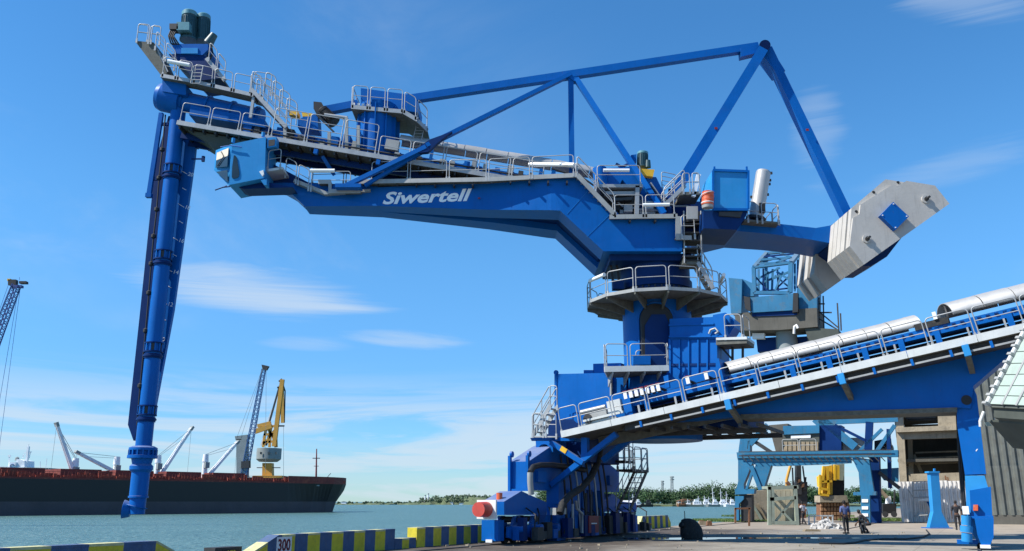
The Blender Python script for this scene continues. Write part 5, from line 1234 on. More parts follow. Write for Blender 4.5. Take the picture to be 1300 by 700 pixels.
def qat(u, v, h): return G(u, v, h).dot(QD)
qa = [qat(0, 697, .7), qat(245, 685.5, .7)]
parapet(4.0, WN(236, 690, PN).dot(QD), PH, PH, 'low striped parapet in the bottom left corner, ending short of the little numbered block', 'b', 0, 1.0, pitch=1.02)
q1_, q2_, q3_ = WN(322, 690, PN).dot(QD), WN(501, 690, PN).dot(QD), WN(604, 690, PN).dot(QD)
pb_ = parapet(q1_, q2_, PH, PH + .03, 'longest striped parapet with a white 300 panel, in front of the water', 'y', 1.1, 0, pitch=.62)
parapet(q2_ + .02, q2_ + 1.45, .36, .36, 'short low dark section in the gap between two taller striped parapets', 'b', pitch=.5)
parapet(q2_ + 1.5, q3_ + 5, PH + .04, PH + .04, 'striped parapet running in behind the bogie with the red buffer', 'y', 0, 0, pitch=.62)
parapet(WN(812, 665, PN).dot(QD), WN(846, 665, PN).dot(QD) + 1.0, PH + .1, PH + .1, 'distant striped parapet beyond the far wheels of the unloader', 'y', .6, .6, pitch=.62)
# painted number
qn0, qn1 = WN(351, 690, PN).dot(QD), WN(370, 690, PN).dot(QD)
mb = MB(); mb.prism([NQ(PN + .012, qn0, .08), NQ(PN + .012, qn1, .08), NQ(PN + .012, qn1, .655), NQ(PN + .012, qn0, .655)], ND * -.01); sg = mb.build('number_panel', 'signwhite', pb_)
me = text_mesh('300', .5, .003, .012); wd = max(v.co.x for v in me.vertices)
for v in me.vertices: v.co.x *= (qn1 - qn0) * .84 / wd
place_text(me, NQ(PN + .018, qn0 + (qn1 - qn0) * .07, .24), QD, ZD, sg, 'ink_red', 'number')
# small numbered block
qb0, qb1 = WN(275, 692, PN - .3).dot(QD), WN(309, 692, PN - .3).dot(QD)
sb = thing('marker_block', NQ(PN - .5, qb0, 0), 'small dark block with a dark yellow number panel between two striped parapets', 'block')
mb = MB(); mb.nbox(PN - .8, PN - .35, qb0, qb1, 0, .42); mb.build('block_body', 'steel_dark', sb)
mb = MB(); mb.prism([NQ(PN - .34, qb0 + .3, .1), NQ(PN - .34, qb1 - .03, .1), NQ(PN - .34, qb1 - .03, .36), NQ(PN - .34, qb0 + .3, .36)], ND * -.01); mb.build('panel', 'black', sb)
me = text_mesh('172', .26, .003, .006); place_text(me, NQ(PN - .33, qb0 + .5 * (qb0 + qb1) / 2 / ((qb0 + qb1) / 2) * .9, .14), QD, ZD, sb, 'para_yellow', 'number')
# mooring bitts
def bitt(p, label, s=1.0, m1='rust'):
    t = thing('mooring_bitt', p, label, 'bollard', 'mooring bitts on the quay')
    mb = MB(); mb.box(p + ZD * .05 * s, 1.5 * s, .6 * s, .1 * s, QD, ND); mb.build('base_plate', 'kerb_grey', t)
    for k in (-.35, .3):
        mb = MB(); mb.lathe(p + QD * k * s + ZD * .1 * s, ZD, [(0, .14 * s), (.28 * s, .13 * s), (.30 * s, .2 * s), (.36 * s, .2 * s), (.40 * s, .12 * s)], 16); mb.build('post', m1, t)
    mb = MB(); mb.fix = False; mb.tube([p + QD * -.35 * s + ZD * .36 * s, p + ZD * .46 * s, p + QD * .32 * s + ZD * .40 * s, p + QD * .7 * s + ZD * .12 * s], .05 * s, 6); mb.build('mooring_line', 'kerb_white', t)
bitt(G(548, 692.5), 'rusty double bollard lying low before the striped parapet left of the red buffer', 1.0)
bitt(G(822, 674.5), 'small rusty bollard in front of the distant striped parapet', .9)
# big rubber fender on the quay
fc = G(879, 684); ft_ = thing('rubber_fender', fc, 'big worn black rubber lump standing on the quay by the puddle', 'fender')
mb = MB(); secs = []
for i, (z, rx, ry) in enumerate(((0, .50, .45), (.2, .55, .5), (.5, .53, .47), (.72, .44, .4), (.88, .32, .3), (.95, .14, .12))):
    secs.append([fc + V((rx * math.cos(t) * (1 + .08 * math.sin(3 * t + i)) - .04 * i, ry * math.sin(t), z)) for t in [2 * math.pi * k / 18 for k in range(18)]])
mb.loft(secs, True); mb.build('fender_body', 'rubber', ft_)
mb = MB(); mb.cyl(fc + V((-.5, -.3, .62)), fc + V((-.62, -.36, .66)), .12, .14, 12); mb.build('eye_ring', 'black', ft_)
mb = MB(); mb.fix = False; mb.tube([fc + V((-.3, .1, .9)), fc + V((-.3, .1, 1.3))], .02, 5); mb.build('pin', 'black', ft_)
# hose snaking over the ground at the blue stand
hb = G(1170, 683); mb = MB(); mb.fix = False
mb.tube([G(u, v, .04) for u, v in ((1176, 673), (1180, 678), (1172, 682), (1150, 684.5), (1120, 684.5), (1098, 686), (1085, 689), (1070, 690.5), (1040, 690))], .04, 6)
link_ = mb.build('ground_hose', 'black'); link_['label'] = 'thin black cable trailing over the concrete from the blue flared stand'; link_['category'] = 'cable'

# blue stand
sp_ = G(1192, 671); st_ = thing('jacking_stand', sp_, 'tall light blue steel stand with flared foot, in front of the corrugated fence', 'stand')
Ys = sp_.y
def sq(pts, y, d, name, matn, par): mb = MB(); mb.prism([W(u, v, y) for u, v in pts], (0, d, 0)); return mb.build(name, matn, par)
sq([(1181, 600), (1192, 599.5), (1195.5, 650), (1206, 671), (1180, 671), (1185, 650)], Ys, .5, 'stand_column', 'blue_light', st_)
sq([(1179, 598.5), (1193, 598.5), (1193, 600.5), (1179, 600.5)], Ys - .05, .6, 'cap_plate', 'blue_light', st_)
sq([(1185.5, 595), (1187.5, 595), (1187.5, 598.5), (1185.5, 598.5)], Ys + .2, .1, 'pin', 'blue_light', st_)
mb = MB(); mb.box(sp_ + V((0, .3, .03)), 1.5, 1.4, .06); mb.build('foot_plate', 'blue', st_)

rr = random.Random(55); mb = MB(); mb.fix = False
for i in range(150):
    n_ = rr.uniform(-19.8, -4) if rr.random() < .7 else rr.uniform(-19.7, -18.5); q_ = rr.uniform(30, 60); k = rr.uniform(.015, .06); p = NQ(n_, q_, k * .5); t = rr.uniform(0, 3)
    mb.box(p, k * rr.uniform(1, 2.5), k * 1.3, k, V((math.cos(t), math.sin(t), 0)), V((-math.sin(t), math.cos(t), 0)))
mb.build('loose_stones', 'concrete_old', kind='stuff')
# ================================================================== PEOPLE
def skinbody(name, joints, edges, matn, parent, sub=1, root=0):
    me = bpy.data.meshes.new(name); me.from_pydata([j[0] for j in joints], edges, []); o = bpy.data.objects.new(name, me)
    COL.objects.link(o); me.materials.append(M[matn])
    md = o.modifiers.new('skin', 'SKIN'); md.use_smooth_shade = True
    for i, j in enumerate(joints):
        r = j[1]; me.skin_vertices[0].data[i].radius = r if isinstance(r, tuple) else (r, r)
    me.skin_vertices[0].data[root].use_root = True
    s = o.modifiers.new('sub', 'SUBSURF'); s.levels = sub; s.render_levels = sub
    bpy.context.view_layer.update(); dg = bpy.context.evaluated_depsgraph_get()
    m2 = bpy.data.meshes.new_from_object(o.evaluated_get(dg)); bpy.data.objects.remove(o); m2.name = name
    return link(bpy.data.objects.new(name, m2), parent)
def person(p, yaw, label, shirt, trousers, h=1.72, pose='stand', group=None):
    t = thing('person', p, label, 'person', group); k = h / 1.72
    c, s = math.cos(yaw), math.sin(yaw)
    def T(x, y, z): return p + V((x * c - y * s, x * s + y * c, z)) * k        # x: right, y: forward
    if pose == 'stand':
        hip = .90; ank = ((-.10, -.04), (.12, .06)); lean = 0; knee = ((-.10, .0, .49), (.11, .04, .49)); sh = 1.40
        hands = ((-.27, .03, .80), (.28, .05, .80)); elb = ((-.27, -.03, 1.08), (.28, -.03, 1.08)); hd = (0, .03, 1.58); hy = 0
    elif pose == 'walk':
        hip = .89; ank = ((-.10, -.26), (.10, .26)); lean = .04; knee = ((-.10, .02, .48), (.10, .18, .50)); sh = 1.39
        hands = ((-.25, .24, .86), (.26, -.18, .84)); elb = ((-.26, .04, 1.08), (.27, -.12, 1.1)); hd = (0, .08, 1.57); hy = 0
    else:   # crouch: bent over the engine of a scooter
        hip = .55; ank = ((-.14, -.02), (.14, .04)); lean = .32; knee = ((-.2, .30, .46), (.2, .33, .46)); sh = .95
        hands = ((-.14, .62, .50), (.16, .62, .55)); elb = ((-.25, .42, .62), (.26, .42, .66)); hd = (0, .44, 1.12); hy = -.08
    J = [(T(0, hy, hip), (.13, .10)), (T(0, hy + lean * .5, (hip + sh) / 2), (.125, .09)), (T(0, lean, sh), (.15, .09)), (T(0, lean + .01, sh + .10), .055), (T(hd[0], hd[1], hd[2] - .02), (.075, .09)), (T(hd[0], hd[1], hd[2] + .09), (.07, .085))]
    E_ = [(0, 1), (1, 2), (2, 3), (3, 4), (4, 5)]
    for i, sx in enumerate((-1, 1)):
        b = len(J); J += [(T(sx * .19, lean, sh - .02), .055), (T(*elb[i]), .042), (T(*hands[i]), .028), (T(hands[i][0], hands[i][1] + .02, hands[i][2] - .09), (.035, .018))]
        E_ += [(2, b), (b, b + 1), (b + 1, b + 2), (b + 2, b + 3)]
        for f in range(4):
            fx_ = (f - 1.5) * .018; e = len(J); J.append((T(hands[i][0], hands[i][1] + .025 + fx_, hands[i][2] - .165 + abs(fx_) * .6), .009)); E_.append((b + 3, e))
        e = len(J); J.append((T(hands[i][0] - sx * .01, hands[i][1] + .07, hands[i][2] - .1), .010)); E_.append((b + 2, e))
        b = len(J); ax, ay = ank[i]
        J += [(T(sx * .10, hy, hip - .06), .085), (T(*knee[i]), .058), (T(ax, ay, .09), .038), (T(ax, ay + .14, .04), (.042, .03))]
        E_ += [(0, b), (b, b + 1), (b + 1, b + 2), (b + 2, b + 3)]
    skinbody('body', J, E_, 'skin', t, 1)
    Sj = [(T(0, hy, hip + .02), (.155, .125)), (T(0, hy + lean * .5, (hip + sh) / 2), (.15, .115)), (T(0, lean, sh), (.175, .11)), (T(0, lean, sh + .06), .075)]; Se = [(0, 1), (1, 2), (2, 3)]
    for i, sx in enumerate((-1, 1)):
        b = len(Sj); q_ = V(elb[i]); Sj += [(T(sx * .2, lean, sh - .02), .075), (T(*q_), .062)]; Se += [(2, b), (b, b + 1)]
    skinbody('shirt', Sj, Se, shirt, t, 1)
    Tj = [(T(0, hy, hip + .03), (.15, .12))]; Te = []
    for i, sx in enumerate((-1, 1)):
        ax, ay = ank[i]; b = len(Tj); Tj += [(T(sx * .10, hy, hip - .07), .105), (T(*knee[i]), .078), (T(ax, ay, .10), .065)]; Te += [(0, b), (b, b + 1), (b + 1, b + 2)]
    skinbody('trousers', Tj, Te, trousers, t, 1)
    for i in (0, 1):
        ax, ay = ank[i]; mb = MB(); a = T(ax, ay - .06, .045); b = T(ax, ay + .19, .04); mb.beam(a, b, .09, .09); mb.build('shoe', 'black', t)
    hc = T(hd[0], hd[1] - .015, hd[2] + .06); mb = MB(); secs = []
    for (z, r) in ((-.06, .088), (0, .098), (.05, .095), (.09, .07), (.11, .02)):
        secs.append([hc + V((math.cos(a) * r * .92, math.sin(a) * r * 1.08, z)) for a in [2 * math.pi * i / 14 for i in range(14)]])
    mb.loft(secs, True); mb.build('hair', 'hair', t)
    return t
person(G(1075, 678), math.radians(8), 'standing person in a blue shirt and dark trousers on the sunlit quay', 'shirt_blue', 'cloth_dark', 1.80, 'stand')
person(G(1101, 677) + V((.15, .2, 0)), math.radians(60), 'crouching person in dark clothes bent over a small scooter', 'cloth_dark', 'cloth_dark', 1.75, 'crouch')
person(G(1217, 673), math.radians(-20), 'dark silhouetted person standing between the blue stand and the landward leg', 'cloth_dark', 'cloth_dark', 1.8, 'stand')
person(G(1021, 666), math.radians(30), 'person in a pale shirt walking beside the dark mast behind the steel frame', 'shirt_pale', 'cloth_dark', 1.75, 'walk')
# scooter
sc_ = G(1096, 677.5); sct = thing('scooter', sc_, 'small dark scooter parked by the crouching person', 'scooter')
for dx in (-.55, .55):
    mb = MB(); mb.fix = False; pts = [sc_ + V((dx + .26 * math.cos(t), 0, .28 + .26 * math.sin(t))) for t in [2 * math.pi * i / 16 for i in range(17)]]
    mb.tube(pts, .055, 8); wo = mb.build('wheel', 'black', sct); mb = MB(); mb.cyl(sc_ + V((dx, -.04, .28)), sc_ + V((dx, .04, .28)), .1, None, 12); mb.build('hub', 'kerb_grey', wo)
mb = MB(); mb.prism([sc_ + V((x, -.14, z)) for x, z in ((-.62, .55), (-.5, .72), (-.05, .74), (.05, .42), (.30, .40), (.42, .8), (.5, .8), (.55, .5), (.38, .28), (-.3, .26))], (0, .28, 0)); mb.build('bodywork', 'black', sct)
mb = MB(); mb.box(sc_ + V((-.3, 0, .79)), .6, .24, .1); mb.build('saddle', 'black', sct)
mb = MB(); mb.fix = False; mb.tube([sc_ + V((.55, 0, .3)), sc_ + V((.38, 0, 1.0))], .03, 6); mb.tube([sc_ + V((.34, -.3, 1.02)), sc_ + V((.38, 0, .98)), sc_ + V((.34, .3, 1.02))], .02, 6); mb.build('handlebar', 'steel_dark', sct)

sct.rotation_euler = (0, 0, math.radians(62)); sct.scale = (.9, .9, .9)
# ================================================================== TEAL PORTAL CRANE BEHIND
TQ = 80.0
tcr = thing('harbour_crane', NQ(-13.5, 84, 0), 'weathered teal portal crane with lattice top standing behind the big blue unloader', 'harbour crane')
def tq(pts, q0, dq, name, matn, parent=None): 
    mb = MB(); mb.prism([WQ(u, v, q0) for u, v in pts], QD * dq); return mb.build(name, matn, parent or tcr)
def tb(a, b, w, q0, q1=None, name='brace', matn='teal', d=.4, parent=None):
    mb = MB(); mb.beam(WQ(*a, q0), WQ(*b, q1 or q0), d, w, QD); return mb.build(name, matn, parent or tcr)
tq([(935, 574.5), (1140, 571.5), (1140, 580), (936, 582)], TQ, 1.0, 'portal_beam', 'teal'); tq([(936, 582.2), (1080, 580.2), (1080, 588), (1040, 590), (985, 592), (938, 588)], TQ + .15, .7, 'portal_beam', 'teal')
mb = MB(); mb.fix = False
for i in range(24): u = 942 + i * 8; mb.beam(WQ(u, 580, TQ - .15), WQ(u + 6, 586, TQ - .15), .06, .08, QD)
mb.beam(WQ(938, 579, TQ - .2), WQ(1132, 577, TQ - .2), .06, .1, QD); mb.beam(WQ(938, 574, TQ - .2), WQ(1132, 571.5, TQ - .2), .06, .07, QD)
tro = mb.build('cable_ladder', 'steel_dark', tcr); tro['kind'] = 'stuff'
tq([(937, 583), (957, 583), (944, 615), (945, 628), (933, 628), (937, 612)], TQ + .1, .9, 'leg_plate', 'teal'); tq([(960, 588), (979, 590), (969, 622), (962, 620), (957, 597)], TQ + .1, .9, 'leg_plate', 'teal')
tb((954, 592), (966, 622), .35, TQ + .1); tb((955, 600), (948, 622), .2, TQ + .2); tq([(933, 621), (958, 621), (957, 627), (933, 628)], TQ, .9, 'sill', 'teal')
tq([(940, 628), (954, 628), (955, 662), (941, 662)], TQ + .2, .9, 'bogie', 'black'); tq([(933, 630), (944, 630), (944, 634), (938, 640), (938, 661), (933, 661)], TQ - .1, .5, 'bogie_side', 'teal')
tq([(1081, 580), (1103, 583), (1109, 622), (1110, 627), (1092, 627), (1090, 600)], TQ, .9, 'leg_plate', 'teal'); tq([(1083, 625), (1112, 624), (1112, 629), (1083, 629)], TQ - .1, 1.1, 'sill', 'teal')
tq([(1093, 629), (1104, 629), (1105, 668), (1093, 668)], TQ - .3, .8, 'bogie', 'teal'); tq([(1104, 575), (1116, 575), (1118, 664), (1104, 664)], TQ + 2, 1.2, 'rear_leg', 'blue_dark')
for v in (634, 643, 652): tq([(1094, v), (1102, v), (1102, v + 4), (1094, v + 4)], TQ - .36, .06, 'plate', 'white')
# cab house on portal
tq([(940, 554), (952, 552), (952, 575), (937, 576)], TQ + .3, .9, 'corner_box', 'teal'); tb((952, 564), (975, 540), .5, TQ + .5); tb((960, 562), (992, 583), .3, TQ + .6, matn='steel_dark')
tq([(976, 540), (1000, 538), (1000, 578), (986, 578)], TQ + 3, 1.8, 'pedestal', 'concrete_dark')
ch = tq([(994, 541), (1040, 540), (1040, 575), (994, 576)], TQ + 1.4, 2.5, 'control_house', 'fascia'); tq([(994, 541), (1040, 540), (1040, 550), (994, 552)], TQ + 1.2, .2, 'fascia_panel', 'teal', ch)
tq([(1004, 553), (1029, 552), (1029, 556), (1004, 557)], TQ + 1.3, .1, 'light_panel', 'white', ch); tq([(1038, 540), (1068, 540), (1068, 574), (1038, 575)], TQ + 1.6, 2.2, 'machine_room', 'blue_dark', ch)
for i in range(8): tq([(995 + i * 5.6, 561), (999.4 + i * 5.6, 561), (999.4 + i * 5.6, 573), (995 + i * 5.6, 573)], TQ + 1.33, .06, 'crate_board', 'wood', ch)
railing(tcr, [WQ(993, 573, TQ + .4), WQ(1038, 572.5, TQ + .4)], 1.0, step=1.2, mat_='kerb_grey', r=.035)
for (a, b, w, m_) in (((1034, 533), (1064, 560), .5, 'teal'), ((1042, 532), (1086, 568), .7, 'teal'), ((1060, 540), (1100, 560), .25, 'blue_dark'), ((1104, 536), (1102, 578), .6, 'blue_dark'), ((1086, 578), (1120, 545), .25, 'teal'), ((1112, 575), (1136, 540), .3, 'teal'), ((1116, 600), (1142, 620), .3, 'steel_dark'), ((1040, 536), (1140, 532), .5, 'teal'), ((1128, 545), (1130, 620), .3, 'blue_dark')):
    tb(a, b, w, TQ + 1.8, matn=m_)
tq([(1070, 556), (1096, 556), (1098, 572), (1070, 573)], TQ + 2.2, .6, 'panel', 'kerb_grey'); tq([(1110, 560), (1130, 556), (1132, 575), (1110, 577)], TQ + 2.5, 1.0, 'winch_house', 'black')
tq([(1112, 596), (1140, 594), (1140, 612), (1122, 610)], TQ + 3, .8, 'walk_plate', 'teal')
mb = MB(); mb.fix = False; c = WQ(1126, 570, TQ + 2.3); mb.tube([c + ND * .5 * math.cos(t) + ZD * .5 * math.sin(t) for t in [2 * math.pi * i / 14 for i in range(15)]], .07, 6)
for i in range(4): t = math.pi * i / 4; mb.tube([c + ND * .5 * math.cos(t) + ZD * .5 * math.sin(t), c - ND * .5 * math.cos(t) - ZD * .5 * math.sin(t)], .035, 5)
mb.build('cable_reel', 'kerb_grey', tcr)
# slewing upper works
UQ = TQ + 2
lb = tq([(925, 353), (942, 354.5), (941, 398), (928, 398)], UQ, 3.0, 'side_tank', 'teal'); tq([(942, 354), (956, 360), (957, 376), (946, 377), (942, 374)], UQ + .6, 2.2, 'side_tank', 'teal')
tq([(951, 378), (1007, 373), (1007, 394), (955, 397)], UQ - .2, 2.5, 'front_box', 'teal'); tq([(944, 376), (952, 378), (953, 396), (946, 392)], UQ - .4, .5, 'hinge_arm', 'black'); tq([(1007, 372), (1013, 372), (1013, 396), (1006, 397)], UQ - .4, .5, 'hinge_arm', 'black')
tq([(1013, 362), (1037, 350), (1037, 392), (1013, 394)], UQ + .3, 2.5, 'side_tank', 'teal')
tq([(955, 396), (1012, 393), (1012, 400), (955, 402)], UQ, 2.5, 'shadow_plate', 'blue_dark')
tq([(932, 398), (1037, 391), (1038, 415), (990, 419), (936, 420)], UQ + .1, 3.5, 'chassis', 'concrete_dark'); tq([(1022, 416), (1064, 418), (1066, 432), (1026, 436)], UQ + .3, 3.0, 'rear_deck', 'fascia')
mb = MB(); mb.lathe(WQ(1000, 444, UQ + 1.8), ZD, [(0, .95), (2.4, .95)], 28); mb.build('slew_drum', 'grey_far', tcr)
tq([(960, 430), (985, 428), (985, 445), (962, 447)], UQ + 2, 1.5, 'winch_house', 'blue_dark'); tq([(955, 423), (970, 423), (970, 430), (955, 430)], UQ + 1, .6, 'switch_box', 'white'); tq([(1012, 428), (1040, 426), (1040, 452), (1012, 452)], UQ + 2, 2, 'deck_house', 'blue_dark')
mb = MB(); mb.fix = False; mb.tube([WQ(1008, 424, UQ - .3), WQ(1008.5, 415, UQ - .3), WQ(1011, 413, UQ - .3), WQ(1013, 417, UQ - .3)], .12, 8); mb.build('vent_pipe', 'white', tcr)
# lattice A frame: two side frames with bracing
L0, L1, L2, L3 = (958, 372), (957, 340), (973, 322), (1017, 318)
R0, R1_, R2 = (1003, 372), (1006, 340), (1019, 319)
fq, bq_ = UQ + .2, UQ + 3.0
for (a, b, w, qa_, qb_) in ((L0, L1, .35, fq, fq), (R0, (1004, 334), .38, fq, fq), ((1004, 334), (1017, 317), .4, fq, bq_), (L1, L2, .3, fq, bq_), (L2, (1017, 318), .22, bq_, bq_), (L1, (1004, 334), .2, fq, fq), ((1017, 317), (1015, 372), .35, bq_, bq_), (L2, (972, 372), .25, bq_, bq_), (L0, R0, .3, fq, fq)):
    tb(a, b, w, qa_, qb_, 'lattice_chord')
lat = [((958, 350), (975, 370)), ((958, 356), (990, 340)), ((960, 362), (1003, 345)), ((1003, 350), (982, 370)), ((962, 335), (1006, 333)), ((966, 330), (1010, 327)), ((970, 326), (1013, 322)), ((964, 334), (985, 328)), ((985, 334), (1004, 326)), ((975, 324), (1000, 333)), ((990, 322), (1008, 328)), ((963, 342), (963, 371)), ((969, 341), (969, 371)), ((975, 345), (975, 371)), ((981, 342), (980, 371)), ((987, 340), (988, 371)), ((994, 345), (984, 369)), ((1009, 335), (1009, 370)), ((1013, 330), (1012, 366)), ((984, 350), (1002, 365)), ((986, 345), (1003, 356)), ((960, 371), (1002, 366))]
for i, (a, b) in enumerate(lat):
    tb(a, b, .13 + .03 * (i % 3), fq + .4 + (i % 4) * .6, None, 'lattice_brace', 'teal' if i % 3 else 'blue_dark', d=.14)
for (a, b) in (((1040, 378), (1040, 412)), ((1045, 376), (1046, 418)), ((1063, 385), (1065, 420)), ((1040, 396), (1064, 416)), ((1040, 405), (1062, 418)), ((1038, 397), (1056, 397)), ((1067, 398), (1068, 420)), ((1040, 386), (1047, 386))):
    tb(a, b, .12, UQ + 1.2, None, 'mast_stay', 'steel_dark', d=.12)
mb = MB(); mb.fix = False; mb.tube([WQ(950, 560, TQ), WQ(949, 570, TQ)], .03, 5); mb.build('cable', 'black', tcr)

# ================================================================== CONCRETE BUILDING AND SHED
BQ = 87.0
bld = thing('concrete_building', NQ(-3, 90, 0), 'stained open concrete frame building behind the blue stand', 'building')
def bq2(pts, q0, dq, name, matn, parent=None): 
    mb = MB(); mb.prism([WQ(u, v, q0) for u, v in pts], QD * dq); return mb.build(name, matn, parent or bld)
bq2([(1136, 519), (1146, 519), (1152, 625), (1143, 625)], BQ, .6, 'pillar', 'concrete_old'); bq2([(1143, 625), (1152, 625), (1153, 662), (1145, 662)], BQ, .6, 'pillar', 'concrete_old')
bq2([(1190, 518), (1216, 516), (1217, 541), (1191, 542)], BQ, .5, 'wall_panel', 'concrete_old'); bq2([(1137, 543), (1214, 540), (1217, 546), (1138, 549)], BQ - .4, 1.2, 'floor_beam', 'concrete_old')
bq2([(1146, 549), (1218, 546), (1218, 556), (1148, 558)], BQ + .1, .5, 'wall_panel', 'concrete_old'); bq2([(1156, 602), (1222, 600), (1222, 615), (1156, 616)], BQ + .2, .4, 'wall_panel', 'concrete_old')
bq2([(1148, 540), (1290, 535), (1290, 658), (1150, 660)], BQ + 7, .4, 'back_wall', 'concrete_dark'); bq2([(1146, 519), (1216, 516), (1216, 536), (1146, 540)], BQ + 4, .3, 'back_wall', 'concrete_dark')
bq2([(1152, 556), (1158, 556), (1160, 612), (1154, 612)], BQ + 2.5, .5, 'pillar', 'concrete_old')
for v in (574, 581, 588): bq2([(1162, v), (1220, v - 2), (1220, v), (1162, v + 2)], BQ + 3.5, .4, 'inner_beam', 'concrete_old')
bq2([(1158, 578), (1162, 577), (1172, 600), (1168, 601)], BQ + 3, .3, 'inner_brace', 'concrete_old')
mb = MB(); mb.prism([NQ(-6.5, BQ + .7, 5.2), NQ(3, BQ + .7, 5.2), NQ(3, BQ + 7, 5.2), NQ(-6.5, BQ + 7, 5.2)], (0, 0, .25)); mb.build('floor_slab', 'concrete_dark', bld)
mb = MB(); mb.prism([NQ(-6.5, BQ, 10.6), NQ(3, BQ, 10.6), NQ(3, BQ + 7, 10.6), NQ(-6.5, BQ + 7, 10.6)], (0, 0, .3)); mb.build('roof_slab', 'concrete_old', bld)
mb = MB(); mb.nbox(-6.4, -6.1, BQ + .6, BQ + 7, 5, 10.6); mb.build('side_wall', 'concrete_old', bld)
for u, v0, v1 in ((1200, 604, 614), (1203, 606, 616), (1206, 612, 612)): mb = MB(); mb.fix = False; mb.beam(WQ(u, v0, BQ - .1), WQ(u + 2, v1 + 1, BQ - .1), .08, .12, QD); mb.build('rusty_rail', 'rust', bld)
bq2([(1146, 521), (1188, 520), (1188, 523), (1146, 524)], BQ + 1, .3, 'pipe_rack', 'steel_dark'); bq2([(1150, 530), (1188, 529), (1188, 531), (1150, 532)], BQ + 1, .3, 'pipe_rack', 'steel_dark')
for i in range(3):
    mb = MB(); mb.fix = False; mb.cyl(WQ(1152, 525.5 + i * 4, BQ + 1.2), WQ(1188, 525 + i * 4, BQ + 1.2), .11, None, 8); mb.build('pipe', 'black', bld)
def corrugated(p0, xd_, wd, z0, z1, matn, parent, name='sheet', pitch=.3, depth=.09, sheets=None, lean=0, jag=0.):
    """row of ribbed sheets, each about a metre wide"""
    xd_ = V(xd_).normalized(); nd = xd_.cross(ZD); nd = -nd if nd.dot(E0 - p0) < 0 else nd; ns = max(1, int(wd / 1.2)) if sheets is None else sheets; w = wd / ns; rr = random.Random(int(wd * 10))
    for k in range(ns):
        nc = max(2, int(w / pitch)); pts = []
        for i in range(nc):
            for f, d in ((0, 0), (.25, 0), (.45, depth), (.75, depth), (.95, 0)): pts.append((w * (i + f) / nc, d))
        pts.append((w * .998, 0)); zz = z1 + rr.uniform(-jag, jag); off = nd * rr.uniform(0, .03)
        fr_ = [p0 + xd_ * (k * w + x) + nd * d + off for x, d in pts]
        mb = MB(); mb.fix = False
        vs = [V((p.x, p.y, z0)) for p in fr_] + [V((p.x, p.y, zz)) for p in fr_]; m_ = len(fr_)
        mb.add(vs, [(i, i + 1, m_ + i + 1, m_ + i) for i in range(m_ - 1)]); mb.build(name, matn, parent)
cf_ = thing('corrugated_fence', NQ(-4, BQ - 1.2, 0), 'pale ribbed metal fence closing the ground floor of the concrete building', 'fence')
pA, pB = WQ(1145, 662, BQ - 1.2), WQ(1232, 662, BQ - 1.2); corrugated(V((pA.x, pA.y, 0)), ND, (pB - pA).length, .05, WQ(1150, 612, BQ - 1.2).z, 'corrugated', cf_, pitch=.33, depth=.12, jag=.1)
gt = thing('steel_gate', NQ(-5, BQ - 2.5, 0), 'grey tubular gate frame leaning before the ribbed fence, left of the blue stand', 'gate')
def gtube(pts, r=.05, matn='kerb_grey'): mb = MB(); mb.fix = False; mb.tube([WQ(u, v, BQ - 2.5) for u, v in pts], r, 6); mb.build('frame_tube', matn, gt)
gtube(((1160, 665), (1159, 612), (1181, 611), (1182, 660))); gtube(((1159, 623), (1181, 622))); gtube(((1159, 632), (1182, 631))); gtube(((1160, 655), (1182, 654))); gtube(((1153, 622), (1160, 633), (1160, 660)))
mb = MB(); mb.prism([WQ(1165, 634, BQ - 2.6), WQ(1184, 633, BQ - 2.6), WQ(1184, 636, BQ - 2.6), WQ(1165, 636, BQ - 2.6)], QD * .6); mb.build('shelf', 'kerb_white', gt)
mb = MB(); mb.prism([WQ(1176, 637, BQ - 2.6), WQ(1187, 637, BQ - 2.6), WQ(1187, 650, BQ - 2.6), WQ(1182, 648, BQ - 2.6)], QD * .4); mb.build('box', 'blue_dark', gt)
# shed with ribbed walls and a pale sheeted canopy
shed = thing('storage_shed', NQ(6, 84, 0), 'shaded ribbed metal shed behind the landward leg at the right edge', 'shed')
SQ_ = 82.0; pA = WQ(1236, 655, SQ_); zt1 = WQ(1250, 592, SQ_).z; zt2 = WQ(1250, 525, SQ_).z
corrugated(V((pA.x, pA.y, 0)), ND, 22, .7, zt1, 'corrugated_shaded', shed, pitch=.5, depth=.16, sheets=9); corrugated(V((pA.x, pA.y, 0)) + QD * .6, ND, 22, zt1, zt2 + 4, 'corrugated_shaded', shed, 'upper_sheet', pitch=.5, depth=.16, sheets=9)
mb = MB(); mb.nbox(.3, 24, SQ_ - .1, SQ_ + .5, 0, .72); mb.build('plinth', 'concrete_dark', shed)
mb = MB(); mb.nbox(.3, 24, SQ_ + .5, SQ_ + 30, zt2 + 4, zt2 + 4.3); mb.build('roof', 'fascia', shed)
mb = MB(); mb.nbox(.3, .6, SQ_ + .7, SQ_ + 30, 0, zt2 + 4); mb.build('side_wall', 'corrugated_shaded', shed)
